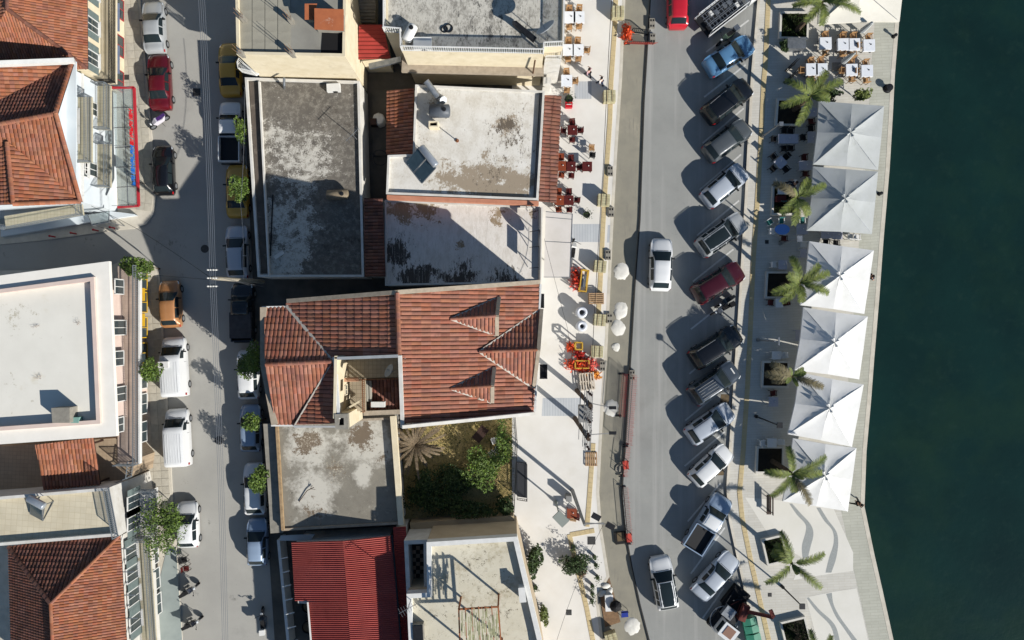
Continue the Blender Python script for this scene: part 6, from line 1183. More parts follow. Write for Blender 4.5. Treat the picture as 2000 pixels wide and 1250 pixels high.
def table(label, px, py, z, sx=.8, sy=.8, rz=0., top=GTAB, cloth=None, h=.74, deco=True, chairs='', ck='wood', clabel=None, cgrp=None, grp=None):
    p = P(px, py, z + h); b = thing('table', label, 'table', (p.x, p.y, z), rz, grp)
    MB().box((0, 0, h - .02), (sx, sy, .04)).build('tabletop', top, b, True)
    for i in (-1, 1):
        for j in (-1, 1): MB().bar((i * (sx / 2 - .06), j * (sy / 2 - .06), 0), (i * (sx / 2 - .06), j * (sy / 2 - .06), h - .04), .05).build('leg', DMETAL if cloth else top, b, True)
    if cloth:
        m = MB(); e = .04; q = [(-sx / 2 - e, -sy / 2 - e), (sx / 2 + e, -sy / 2 - e), (sx / 2 + e, sy / 2 + e), (-sx / 2 - e, sy / 2 + e)]; m.add([(x, y, h + .008) for x, y in q] + [(x * 1.03, y * 1.03, h - .22) for x, y in q], [(0, 1, 2, 3)] + [(i, i + 4, (i + 1) % 4 + 4, (i + 1) % 4) for i in range(4)])
        o = m.build('tablecloth', cloth, b, True)
        if deco: MB().lathe((.12, .05, h + .01), [(.05, 0), (.06, .02), (.03, .03), (.03, .09)], 8).build('glass_holder', DMETAL, o, True)
    elif deco: MB().lathe((.1, .05, h), [(.04, 0), (.05, .05), (.02, .1)], 8).build('ashtray', WPL, b, True)
    R = Matrix.Rotation(rz, 3, 'Z'); cgrp = 'chairs at the ' + label; clabel = {'wood': 'wooden', 'dark': 'dark', 'black': 'black', 'teal': 'teal', 'white': 'white', 'orange': 'orange'}[ck] + ' chair at ' + label
    if chairs and len(clabel.split()) > 16: print('LONG', clabel)
    for c in chairs:
        dx, dy, a = {'N': (0, sy / 2 + .3, -math.pi / 2), 'S': (0, -sy / 2 - .3, math.pi / 2), 'E': (sx / 2 + .3, 0, math.pi), 'W': (-sx / 2 - .3, 0, 0), 'n': (-.3, sy / 2 + .3, -math.pi / 2), 'm': (.3, sy / 2 + .3, -math.pi / 2), 's': (-.3, -sy / 2 - .3, math.pi / 2), 't': (.3, -sy / 2 - .3, math.pi / 2)}[c]
        v = R @ Vector((dx, dy, 0)); chair(ck, p.x + v.x + random.uniform(-.05, .05), p.y + v.y + random.uniform(-.05, .05), z, a + rz + random.uniform(-.12, .12), clabel, cgrp)
qz = .21; G1 = 'wooden chairs at the white clothed quay tables'; L1_ = 'light wooden chair drawn up to a white clothed quay table'
for x, y, ch_, l in ((1613, 84, 'NS', 'white clothed table near the grey cabinet on the sunny quay'), (1648, 86, 'NS', 'white clothed table joined west of its twin by the folded parasol'), (1669, 86, 'NS', 'white clothed table joined east of its twin by the folded parasol'), (1698, 88, 'NW', 'white clothed table at the row end near the cream parasol'), (1586, 135, 'NSW', 'white clothed table joined west of its twin above the long palm'), (1605, 135, 'NS', 'white clothed table joined east of its twin above the long palm'), (1664, 136, 'NSW', 'white clothed table just east of the standing folded parasol'), (1694, 138, 'NSW', 'white clothed table nearest the dark mooring bollard')):
    table(l, x, y, qz, .84, .84, .02, WOODL, CLOTH, chairs=ch_, ck='wood', clabel=L1_, cgrp=G1)
G2 = 'chairs in the parasol shade'; L2_ = 'chair beside a bare table in the parasol shade'
for x, y, sx, sy, rz, top, ch_, ck, l in ((1587, 219, .95, .7, 0, GTAB, 'S', 'dark', 'grey table half under the first grey parasol corner'), (1540, 271, 1.6, .75, .0, GTAB, 'Wnmst', 'black', 'long grey double table in shade south of the palm planter'), (1525, 317, .8, .8, .75, GTAB, 'NSEW', 'black', 'square grey table turned like a diamond with chairs'), (1574, 323, 1.1, .75, 0, GTAB, 'NS', 'dark', 'grey table at the joint of the two grey parasols'), (1529, 371, .8, .7, 0, WPL, 'S', 'teal', 'small white table with dark bowl inside the red box planter side'), (1567, 448, .9, .8, 0, GTAB, 'N', 'teal', 'grey table beside the blue oval table'), (1529, 517, .7, .75, 0, GTAB, 'W', 'white', 'pale table above the dark planter with bright palm'), (1572, 494, .7, .7, 0, GTAB, 'N', 'white', 'pale table at the white parasol corner'), (1522, 592, .6, .7, 0, WPL, 'EW', 'dark', 'small white round edged table below the bright palm planter'), (1517, 694, .75, .65, 0, WPL, 'E', 'white', 'white table above the drooping palm planter'), (1511, 785, .75, .75, 0, GTAB, 'N', 'dark', 'pale square table with dark slatted chair behind'), (1508, 865, .75, .7, 0, WPL, 'EW', 'white', 'white table between two chairs above the lowest planter'), (1560, 655, .5, .9, 0, GTAB, '', 'white', 'grey table peeping out under the white parasol edge'), (1615, 457, .9, .7, 0, GTAB, 'SN', 'black', 'dark table in the gap below the second grey parasol'), (1636, 459, .8, .7, 0, GTAB, 'S', 'black', 'shaded table beside white chairs in the parasol gap'), (1586, 268, .7, .9, 0, GTAB, 'NW', 'black', 'cluttered table at the west edge of the first grey parasol')):
    table(l, x, y, qz, sx, sy, rz, top, None, chairs=ch_, ck=ck, clabel={'dark': 'dark wooden chair in the parasol shade', 'black': 'black framed chair in the parasol shade', 'teal': 'teal canvas chair in the parasol shade', 'white': 'white chair in the parasol shade'}[ck], cgrp=ck + ' chairs in the parasol shade')
for x, y in ((1662, 462), (1674, 463)): p = P(x, y, .8); chair('white', p.x, p.y, qz, 1.5, 'white chair in the sunny gap between grey and white parasols', 'white chairs in the parasol gap')
p = P(1528, 448, .95); b = thing('table', 'sky blue oval table with dark bench in shade', 'table', (p.x, p.y, qz)); MB().lathe((0, 0, .7), [(.4, 0), (.42, .02), (.42, .04), (.02, .045)], 20, Matrix.Diagonal((1.45, 1, 1))).build('tabletop', BLU, b, True); [MB().bar((i * .4, j * .25, 0), (i * .4, j * .25, .7), .05).build('leg', WPL, b, True) for i in (-1, 1) for j in (-1, 1)]
for dx, dy, a, k in ((-24, -15, .6, 'teal'), (-2, -17, -1.5, 'teal'), (-20, 4, 0, 'white'), (4, 17, 1.5, 'dark')): q = P(1528 + dx, 448 + dy, .8); chair(k, q.x, q.y, qz, a, {'teal': 'teal canvas chair beside the sky blue oval table', 'white': 'white chair at the end of the sky blue table', 'dark': 'dark chair below the sky blue table'}[k], 'teal chairs at the blue table' if k == 'teal' else None)
GT = 'light wooden chairs outside the railed terrace house'
for x, y, c_, l in ((1113, 33, 'NS', 'white clothed promenade table joined west of its twin by the railed house'), (1131, 33, 'NS', 'white clothed promenade table joined east of its twin by the railed house'), (1110, 97, 'NS', 'white clothed table west of a pair beside the stair tower'), (1129, 97, 'NSE', 'white clothed table east of a pair beside the stair tower'), (1107, 157, 'NSE', 'single white clothed table beside the potted flowers')):
    table(l, x, y, .12, .8, .8, 0, WOODL, CLOTH, chairs=c_, ck='wood', clabel='light wooden chair drawn up to a white clothed promenade table', cgrp=GT)
for x, y, t_, c_, ck, l in ((1118, 254, MAHO, 'NSEW', 'dark', 'dark red round table group beside the tiled canopy'), (1097, 324, ORWD, 'NS', 'orange', 'orange wooden table half under the tiled canopy'), (1115, 325, MAHO, 'NSE', 'dark', 'dark red table beside the orange table'), (1147, 325, MAHO, '', 'dark', 'lone dark red square table on the promenade'), (1092, 391, ORWD, 'NS', 'orange', 'orange wooden table at the canopy end'), (1111, 391, MAHO, 'NSE', 'dark', 'dark red table at the canopy end near the awning'), (1117, 1003, ORWD, '', 'dark', 'small orange table behind the square street lamp')):
    table(l, x, y, .12, .78, .78, 0, t_, None, chairs=c_, ck=ck, clabel={'dark': 'dark chair at a dark red tavern table', 'orange': 'orange wooden chair at an orange tavern table'}[ck], cgrp=ck + ' tavern chairs')
for x, y, a, k, l in ((1156, 288, 0, 'wood', 'light chair with black pattern standing alone near the tactile path'), (1157, 302, 1.5, 'black', 'small black chair behind the patterned chair'), (1128, 1008, 1.2, 'dark', 'dark chair beside the small orange table'), (357, 1095, .2, 'black', 'black chair with papers at the street edge'), (361, 1112, .1, 'dark', 'brown chair at the street edge beside the scooter')): p = P(x, y, .7); chair(k, p.x, p.y, .12 if x > 500 else 0, a, l, None)
p = P(1111, 205, .5); b = thing('cooler_box', 'bright red cooler box beside the tiled canopy', 'box', (p.x, p.y, .12)); MB().box((0, 0, .22), (.55, .42, .44)).build('body', mat('cooler_red', C(206, 30, 44), None, rough=.4), b, True); MB().box((0, 0, .46), (.58, .45, .06)).build('lid', MATS['cooler_red'], b, True); MB().bar((-.2, 0, .55), (.2, 0, .55), .04).build('handle', WPL, b, True)
# quay furniture
def box_thing(name, label, cat, px, py, z, d, rz, m_, lid=None): p = P(px, py, z + d[2]); b = thing(name, label, cat, (p.x, p.y, z), rz); MB().box((0, 0, d[2] / 2), d).build('body', m_, b, True); MB().box((0, 0, d[2] + .02), (d[0] + .06, d[1] + .06, .05)).build('lid', lid or m_, b, True); return b
box_thing('service_cabinet', 'low grey cabinet beside the grass planter under the cream parasol', 'cabinet', 1556, 84, qz, (1.4, .8, .9), 0, METAL)
for x, y, l in ((1548, 128, 'dark menu board leaning by the quay tables'), (1545, 152, 'black slatted heater box near the menu board')): p = P(x, y, .9); b = thing('menu_board', l, 'board', (p.x, p.y, qz), .6); MB().box((0, 0, .75), (1.0, .06, 1.1), .2).build('panel', BLACK, b, True); MB().box((0, .12, .6), (.9, .05, 1.2), .2).build('back_panel', DMETAL, b, True); [MB().bar((s * .4, 0, 0), (s * .4, 0, .4), .05).build('leg', DMETAL, b, True) for s in (-1, 1)]
box_thing('serving_box', 'red box standing in the planter beside the palm', 'box', 1526, 388, .5, (.7, .45, .5), 0, MAHO)
p = P(1501, 985, .6); b = thing('park_bench', 'dark slatted bench on the sunny quay below the lowest planter', 'bench', (p.x, p.y, qz))
for i in range(3): MB().box((-.12 + .13 * i, 0, .45), (.11, 1.6, .04)).build('seat_slat', DWOOD, b, True)
for i in range(2): MB().box((.24, 0, .65 + .14 * i), (.03, 1.6, .11)).build('back_slat', DWOOD, b, True)
for s in (-1, 1): MB().bar((-.18, s * .65, 0), (-.18, s * .65, .45), .05).build('leg', DMETAL, b, True); MB().bar((.24, s * .65, 0), (.24, s * .65, .85), .05).build('leg', DMETAL, b, True)
for x, y, l in ((1735, 172, 'dark round mooring bollard near the sunny quay tables'), (1719, 378, 'small dark mooring bollard beside the second grey parasol'), (1747, 70, 'tiny mooring ring at the quay edge below the cream parasol')):
    p = P(x, y, .4); r = .3 if x == 1735 else .14; b = thing('mooring_bollard', l, 'bollard', (p.x, p.y, qz)); MB().lathe((0, 0, 0), [(r, 0), (r * .7, .1), (r * .6, .3), (r, .4), (r * .9, .48), (.02, .5)], 16).build('body', DMETAL, b, True); MB().lathe((0, 0, -.002), [(r * 1.2, 0), (r * 1.2, .03), (.02, .035)], 16).build('flange', DMETAL, b, True)
def lamp(label, bx, by, h, head=(.55, .5, .16), arm=.0, az=0., z=.21, m_=METAL):
    p = P(bx, by, z); b = thing('street_lamp', label, 'lamp', p); MB().tube([(0, 0, 0), (0, 0, h)], .07, 10, .045).build('pole', m_, b, True); MB().lathe((0, 0, 0), [(.14, 0), (.14, .3), (.08, .5)], 12).build('base', m_, b, True); d = Vector((math.cos(az), math.sin(az), 0)) * arm
    if arm: MB().bar((0, 0, h - .05), d + Vector((0, 0, h)), .06).build('arm', m_, b, True)
    hd = MB().box(d + Vector((0, 0, h + .05)), head, az).build('lamp_head', m_, b, True); MB().box(d + Vector((0, 0, h - .04)), (head[0] * .8, head[1] * .8, .02), az).build('diffuser', LAMP, hd, True)
lamp('slim quay lamp with dark square head south of the star palm', 1527, 1145, 4.3, (.4, .4, .14), m_=DMETAL); lamp('slim quay lamp beside the double grey table', 1489, 267, 4.0, (.3, .3, .12), .1); lamp('slim quay lamp near the blue oval table', 1524, 476, 3.8, (.4, .45, .14), .1); lamp('slim quay lamp standing beside the pale square table', 1476, 813, 5.2, (.4, .4, .14), .1, m_=DMETAL); lamp('slim quay lamp beside the white parasol without palm', 1480, 664, 4.0, (.1, .6, .08), .3)
lamp('promenade lamp with wide grey green box head by the small orange table', 1086, 980, 5.0, (1.05, .75, .2), .1, -.8, z=.12, m_=mat('lamp_grey_green', C(150, 156, 148), None, rough=.6))
p = P(1118, 958, .12); b = thing('flood_light_mast', 'tall grey twin arm lighting mast on the promenade', 'lamp', p); GM = mat('mast_grey', C(150, 150, 148), C(134, 134, 132), 3., .6); MB().tube([(0, 0, 0), (0, 0, 10.4)], .16, 10, .09).build('pole', GM, b, True); MB().box((-.35, -.45, .5), (.45, .45, 1.)).build('control_box', GM, b, True)
for dy, L, k in ((.25, 1.3, .35), (-.15, 1.6, .3)): MB().bar((0, 0, 10. + dy), (L, dy * .5, 10.1 + dy), .06).build('arm', GM, b, True)
for q in ((.8, .5, 10.2), (1.75, -.1, 10.3)): MB().box(q, (.6, .38, .16), -.5).build('flood_light', DMETAL, b, True)
# ---------------------------------------------------------------- utility poles and wires
POLE = mat('creosote_pole', C(92, 76, 62), C(70, 58, 48), 6., .95, .2, 20); INS = mat('insulator', C(60, 40, 36), None, rough=.3)
hf = thing('transformer_station', 'two wooden poles carrying crossarms, insulators and a transformer on the promenade', 'utility pole', P(1126, 790)); B1, B2 = P(1127, 763, .1), P(1123, 817, .1); up11 = Vector((0, 0, 10.9))
for q in (B1, B2): MB().tube([q, q + up11], .2, 10, .13).build('pole', POLE, hf)
for z in (5.2, 8.4, 9.6, 10.5):
    for s in (-.16, .16): MB().bar(B1 + Vector((s, .9, z)), B2 + Vector((s, -.9, z)), .05, .08).build('crossarm', GM, hf)
for i, z in enumerate((8.4, 9.6, 10.5)):
    for k in range(5): q = (B1 + Vector((0, .7, z))).lerp(B2 + Vector((0, -.7, z)), k / 4); MB().lathe(q + Vector((.05, 0, .06)), [(.05, 0), (.09, .06), (.05, .1), (.09, .16), (.05, .2), (.07, .28), (.02, .32)], 8).build('insulator', INS, hf)
mid = (B1 + B2) / 2 + Vector((.15, 0, 5.3)); trf = MB().box(mid + Vector((0, 0, .6)), (.9, 1.2, 1.0)).build('transformer', GM, hf)
for k in range(6): MB().box(mid + Vector((.5, -.5 + .2 * k, .6)), (.12, .05, .9)).build('cooling_fin', GM, trf)
for k in range(3): MB().lathe(mid + Vector((0, -.4 + .4 * k, 1.1)), [(.06, 0), (.1, .1), (.06, .2), (.08, .3), (.02, .4)], 8).build('bushing', INS, trf)
for q, d in ((B1, Vector((1.7, -.35, 9.))), (B2, Vector((1.9, .1, 8.7)))): MB().bar(q + Vector((0, 0, 9.)), q + d, .06).build('lamp_arm', GM, hf); MB().box(q + d, (.5, .22, .14)).build('lamp_head', DMETAL, hf)
for k in range(8): a = (B1 + Vector((.1, .7, 10.6))).lerp(B2 + Vector((.1, -.7, 10.6)), k / 7); c = mid + Vector((.0, -.4 + .4 * (k % 3), 1.5)); MB().tube([a, a.lerp(c, .5) + Vector((.3, 0, -.2)), c], .015, 5).build('jumper_cable', BLACK, hf)
up_ = thing('utility_pole', 'wooden utility pole leaning over the street with a cluster of insulators', 'utility pole', P(518, 551)); q = P(514, 550, .1); T_ = P(414, 543, 10.9); MB().tube([q, T_], .17, 10, .12).build('pole', mat('pale_pole', C(176, 168, 150), C(150, 142, 126), 5., .9), up_)
for dy in (-.55, 0, .55): MB().bar(T_ + Vector((-.35, dy, -.15)), T_ + Vector((.35, dy, -.15)), .08).build('crossarm', METAL, up_); [MB().lathe(T_ + Vector((-.27 + .18 * k, dy, -.1)), [(.04, 0), (.07, .05), (.04, .1), (.06, .18), (.02, .22)], 8).build('insulator', mat('pale_insulator', C(200, 200, 196), None, rough=.4), up_) for k in range(4)]
for dx in (40, 25): MB().tube([T_ + Vector((.6, 0, -.6)), P(414 + dx + 60, 560, 5.)], .012, 5).build('stay_wire', METAL, up_)
WIRE = mat('aluminium_wire', C(112, 118, 126), None, rough=.6)
def wire(label, pts, r=.016, m_=WIRE, sag=.25, grp=None):
    V = [P(*a) for a in pts]; out = []
    for a, c in zip(V, V[1:]):
        for i in range(12): t = i / 12; v = a.lerp(c, t); v.z -= sag * 4 * t * (1 - t); out.append(v)
    put(MB().tube(out + [V[-1]], r, 5), 'overhead_wire', m_, label, 'wire', grp)
for k in range(4): wire('pale overhead wire of the bundle following the shaded street', [(383 + k * 4, -80, 10.9), (410 + k * 3.6, 540, 10.9)], .013, grp='street wire bundle'); wire('pale overhead wire of the bundle following the shaded street', [(410 + k * 3.6, 545, 10.9), (436 + k * 3.6, 1330, 10.9)], .013, grp='street wire bundle')
wire('thin dark service wire from the corner house to the utility pole', [(178, 402, 6.), (268, 447, 7.), (412, 543, 10.7)], .014, BLACK); wire('thin dark service wire crossing from the white membrane house to the pole', [(310, 538, 5.), (412, 546, 10.6)], .012, BLACK)
wire('black overhead cable running along the tactile path to the transformer', [(1199, -80, 6.), (1178, 330, 6.), (1157, 690, 6.), (1150, 770, 8.)], .022, BLACK); wire('thin dark wire from cafe sign towards the transformer poles', [(1063, 466, 4.), (1108, 640, 6.), (1130, 768, 9.)], .012, BLACK); wire('thin dark wire descending from lighting mast over potted shrubs', [(1180, 1022, 9.), (1130, 1130, 7.), (1083, 1265, 6.)], .012, BLACK); wire('thin dark wire along the street shop edge', [(478, 170, 4.5), (470, 400, 4.5), (476, 545, 7.)], .014, METAL)
# ---------------------------------------------------------------- building site clutter, people
PAV = mat('paver_block', C(206, 198, 158), C(190, 182, 144), 3., .9, isl=.08); ORN = mat('orange_net', C(240, 98, 50), C(226, 78, 40), 4., .8); REDN = mat('red_net', C(206, 78, 64), None, rough=.8); YST = mat('yellow_steel', C(222, 178, 70), C(200, 158, 60), 4., .6); CEM = mat('white_cement', C(238, 236, 228), C(226, 223, 213), 3., .95, .2, 30); FILM = mat('plastic_film', C(224, 228, 236), None, rough=.25, spec=.6); PAL = mat('pallet_wood', C(196, 164, 128), C(168, 136, 102), 5., .9)
def pavers(label, px, py, rz, h=.85, wd=.95):
    p = P(px, py, .12 + h); b = thing('paver_pallet', label, 'pallet', (p.x, p.y, .12), rz); [MB().box((0, s * .38, .06), (wd, .1, .12)).build('runner', PAL, b, True) for s in (-1, 0, 1)]; m = MB(); n = 5; u = wd / n
    for l in range(4):
        for i in range(n):
            for j in range(n):
                if l < 3 and 0 < i < n - 1 and 0 < j < n - 1: continue
                m.box(((i - n / 2 + .5) * u + random.uniform(-.006, .006), (j - n / 2 + .5) * u, .22 + l * (h - .15) / 4), (u * .93, u * .93, (h - .15) / 4 * .95))
    m.build('blocks', PAV, b, True, kind='stuff'); [MB().box((s * .2, 0, h / 2 + .08), (.012, wd + .006, h - .12)).build('strap', PAL, b, True) for s in (-1, 1)]
for x, y, r, l in ((1208, 22, 0, 'pallet of yellowish pavers farthest from the scooter'), (1191, 187, .02, 'pallet of yellowish pavers with its shadow on the blue ribbed patch'), (1180, 390, -.05, 'pallet of yellowish pavers near the round potted plant'), (1173, 520, -.1, 'pallet of yellowish pavers beside the yellow compactor frame'), (1172, 625, -.08, 'pallet of yellowish pavers beside the two plastic wrapped coils'), (1167, 687, -.04, 'pallet of yellowish pavers beside the orange netting heap'), (1195, 1250, .3, 'pallet of yellowish pavers near cement heap at the frame edge')): pavers(l, x, y, r)
def foot(label, px, py, rz=0, z=.12): p = P(px, py, z + .2); b = thing('concrete_block', label, 'block', (p.x, p.y, z), rz); MB().box((0, 0, .1), (.42, .8, .2)).build('block', CONC, b, True); [MB().box((sx * .1, sy * .22, .205), (.12, .16, .015)).build('socket', BLACK, b, True) for sx in (-1, 1) for sy in (-1, 1)]
for x, y, l in ((1192, 334, 'grey block with holes between two paver pallets'), (1194, 414, 'grey block with holes below the tactile path pallet'), (1188, 498, 'grey block with holes above the compactor pallet'), (1191, 622, 'dark grey block with holes at the kerb by cement heap'), (1177, 715, 'small grey block beside the orange heap')): foot(l, x, y)
for x, y, r, l in ((1214, 530, .62, 'round heap of white cement on the strip opposite the moving car'), (1213, 607, .6, 'larger white cement heap on the strip'), (1208, 640, .55, 'white cement heap touching the larger heap'), (1193, 797, .62, 'white cement heap beside the transformer lamp arm'), (1236, 1223, .65, 'white cement heap with blue chair in front'), (1203, 678, .3, 'small splash of white cement on the strip')):
    p = P(x, y, 0); m = MB(); n = 18; vs = [(p.x, p.y, .03)]; rnd = random.Random(x)
    for j, (k, h) in enumerate(((.3, .03), (.6, .015), (.85, -.025), (1.05, -.075))):
        for i in range(n): a = 2 * math.pi * i / n; rr_ = r * k * (1 + rnd.uniform(-.16, .16)); vs.append((p.x + math.cos(a) * rr_, p.y + math.sin(a) * rr_ * 1.15, h * (r / .6) + rnd.uniform(-.015, .025) * (j < 3)))
    fs = [(0, 1 + i, 1 + (i + 1) % n) for i in range(n)] + [(1 + j * n + i, 1 + (j + 1) * n + i, 1 + (j + 1) * n + (i + 1) % n, 1 + j * n + (i + 1) % n) for j in range(3) for i in range(n)]
    put(m.add(vs, fs), 'cement_heap', CEM, l, 'heap', smooth=True)
def pallet(label, px, py, rz, n=1, sx=1.2, sy=.8, m_=PAL, z=.12):
    p = P(px, py, z + .15 * n); b = thing('wooden_pallet', label, 'pallet', (p.x, p.y, z), rz)
    for k in range(n):
        for j in (-1, 0, 1): MB().box((0, j * (sy / 2 - .05), .06 + .15 * k), (sx, .1, .09)).build('runner', m_, b, True)
        for i in range(6): MB().box((-sx / 2 + .06 + i * (sx - .12) / 5, 0, .125 + .15 * k), (.1, sy, .022)).build('board', m_, b, True)
pallet('stack of brown wooden pallets below the compactor frame', 1165, 583, 1.57, 4, .9, 1.2); pallet('single wooden pallet lying on the tactile path south of the transformer', 1155, 897, 0, 1, .95, 1.1); pallet('pale pallet stack below the orange netting heap', 1147, 745, .1, 3, 1.2, 1.4, mat('pale_pallet', C(226, 214, 196), C(206, 192, 172), 5., .9)); pallet('narrow wooden rack beside the small orange table', 1121, 1008, 1.4, 2, .9, .5)
def coil(label, px, py, z, R, r): p = P(px, py, z + .8); b = thing('wrapped_coil', label, 'coil', (p.x, p.y, z)); [MB().torus((random.uniform(-.02, .02), 0, .12 + .2 * k), R * random.uniform(.95, 1.05), r, 22, 8, Matrix.Rotation(random.uniform(-.08, .08), 3, 'X')).build('loop', FILM, b, True, smooth=True) for k in range(5)]
coil('clear plastic wrapped coil with open middle on the promenade', 1136, 610, .12, .33, .13); coil('crumpled plastic wrapped coil below its twin', 1136, 637, .12, .3, .14)
def tangle(name, label, cx, cy, rx, ry, h, n, m_, cat, seed, r=.03):
    rnd = random.Random(seed); m = MB(); c = P(cx, cy, .12)
    for i in range(n):
        a = rnd.uniform(0, 6.28); q = rnd.uniform(0, 1) ** .6; p = c + Vector((math.cos(a) * rx * q, math.sin(a) * ry * q, rnd.uniform(.02, h * (1.1 - q)))); pts = [p]
        for k in range(4): p = p + Vector((rnd.gauss(0, .09), rnd.gauss(0, .09), rnd.gauss(0, .05))); p.z = max(.14, p.z); pts.append(p)
        m.tube(pts, r * rnd.uniform(.6, 1.3), 4)
    for i in range(n):
        a = rnd.uniform(0, 6.28); q = rnd.uniform(0, 1); p = c + Vector((math.cos(a) * rx * q, math.sin(a) * ry * q, rnd.uniform(.05, h))); u = Vector((rnd.gauss(0, .11), rnd.gauss(0, .11), rnd.gauss(0, .09))); v = Vector((rnd.gauss(0, .11), rnd.gauss(0, .11), rnd.gauss(0, .09))); m.add([p, p + u, p + u + v, p + v], [(0, 1, 2, 3)])
    o = put(m, name, m_, label, cat); o['kind'] = 'thing'
tangle('netting_heap', 'crumpled orange safety netting heap under the yellow frames', 1128, 712, 1.1, .55, .6, 90, ORN, 'netting', 1); tangle('netting_heap', 'reddish netting bundle at the east end of orange heap', 1152, 712, .55, .55, .7, 55, mat('coral_net', C(224, 96, 84), None, rough=.8), 'netting', 2); tangle('netting_heap', 'small tight red orange net roll beside the square yellow frame', 1113, 677, .3, .3, .6, 40, ORN, 'netting', 3); tangle('netting_heap', 'dark red netting knot between the yellow frame and orange heap', 1131, 694, .35, .4, .5, 40, mat('crimson_net', C(196, 52, 44), None, rough=.8), 'netting', 4); tangle('netting_heap', 'spread red netting beside the yellow compactor frame', 1124, 545, .45, 1.0, .5, 90, mat('red_netting', C(222, 70, 48), None, rough=.8), 'netting', 5, .018); tangle('netting_heap', 'amber netting trailing over the pallet corner', 1160, 733, .5, .45, .35, 40, mat('amber_net', C(240, 156, 60), None, rough=.8), 'netting', 7); tangle('netting_heap', 'bright orange netting folded over the kerb barrier', 1224, 67, .28, .75, .7, 80, ORN, 'netting', 6); 
def frame(label, px, py, d, rz, h, m_=YST, eng=True):
    p = P(px, py, .12 + h); b = thing('steel_frame', label, 'frame', (p.x, p.y, .12), rz); x, y = d[0] / 2, d[1] / 2
    for z in (.08, h):
        for a, c in (((-x, -y), (x, -y)), ((x, -y), (x, y)), ((x, y), (-x, y)), ((-x, y), (-x, -y))): MB().bar((*a, z), (*c, z), .09).build('rail', m_, b, True)
    for sx in (-x, x):
        for sy in (-y, y): MB().bar((sx, sy, 0), (sx, sy, h), .08).build('upright', m_, b, True)
    if eng: MB().box((0, 0, h * .45), (d[0] * .55, d[1] * .6, h * .5)).build('engine', METAL, b, True); MB().lathe((0, d[1] * .15, h * .7), [(.13, 0), (.13, .12), (.04, .14)], 12).build('filter', WPL, b, True)
frame('long yellow compactor frame with grey engine on the promenade', 1141, 548, (.55, 1.7), -.12, .9); frame('square yellow steel frame beside the netting roll', 1131, 676, (.55, .55), 0, 1.2, eng=False); frame('low yellow steel frame buried in orange netting', 1137, 712, (1.1, .6), 0, .5, eng=False)
LEAN = .42
def barrier(label, a, b_, h=1.0, m_=BLACK, net=None, z=-.06):
    A, B = P(*a, z), P(*b_, z); o = thing('barrier', label, 'barrier', A); railing(o, [A, B], h, .16, DMETAL if net else m_, .011 if net else .02)
    if net:
        n = int((B - A).length / .16); m = MB()
        for i in range(n + 1): q = A.lerp(B, i / n); m.bar(q + Vector((0, 0, .05)), q + Vector((LEAN + random.uniform(-.1, .1), random.uniform(-.05, .05), h * .8)), .012)
        for k in range(7): m.bar(A + Vector((LEAN * k / 7, 0, .05 + k * h * .8 / 7)), B + Vector((LEAN * k / 7, 0, .05 + k * h * .8 / 7)), .011)
        m.build('net', net, o, kind='stuff')
    for q in (A, B): MB().box(q + Vector((0, 0, .03)), (.5, .12, .06)).build('foot', DMETAL, o)
barrier('dark railing barrier beside the folded orange netting', (1233, 64), (1266, 68), m_=BLACK); barrier('red netted barrier closing the strip below the dark railing', (1224, 86), (1274, 88), .7, REDN, REDN); barrier('red netted barrier along the dark road edge opposite the transformer', (1232, 732), (1222, 868), 1.1, REDN, REDN, .06); barrier('short red netted barrier standing behind the long one', (1214, 730), (1208, 812), 1.1, REDN, REDN); barrier('red netted barrier continuing toward the drain pit', (1221, 872), (1214, 930), .5, REDN, REDN, .06); barrier('low red netted barrier at the road bend', (1216, 950), (1226, 1062), .4, REDN, REDN, .06)
for x, y, l in ((1235, 733, 'pale sign plate on the road edge above the red barrier'), (1274, 45, 'pale barrier block at the road edge by the red car'), (1275, 75, 'second pale barrier block below the first at the road edge')): foot(l, x, y, 0, .06)
for x, y, l in ((1222, 908, 'red barrier stub beside the round pit'), (1228, 1050, 'red barrier stub beside the square pit')): p = P(x, y, .3); b = thing('barrier_stub', l, 'barrier', (p.x, p.y, .06)); MB().box((0, 0, .3), (.45, .7, .05), .1).build('plate', REDN, b, True); [MB().bar((i * .2, j * .3, 0), (i * .2, j * .3, .6), .04).build('post', DMETAL, b, True) for i in (-1, 1) for j in (-1, 1)]
m = MB().torus(P(1211, 916, -.02), .36, .05, 24, 6); m.lathe(P(1211, 916, -.08), [(.34, 0), (.34, .03), (.02, .035)], 20); put(m, 'drain_pit', CONC, 'round unfinished drain pit in the gutter strip', 'pit'); p = P(1211, 1050, 0); b = thing('drain_pit', 'square dark drain pit with rubble in the gutter strip', 'pit', p, .12); MB().box((0, 0, .02), (.85, 1.0, .2)).build('rim', BLACK, b, True); MB().box((.05, .1, .13), (.6, .7, .04)).build('rubble', EARTH, b, True); p = P(1210, 672, 0)
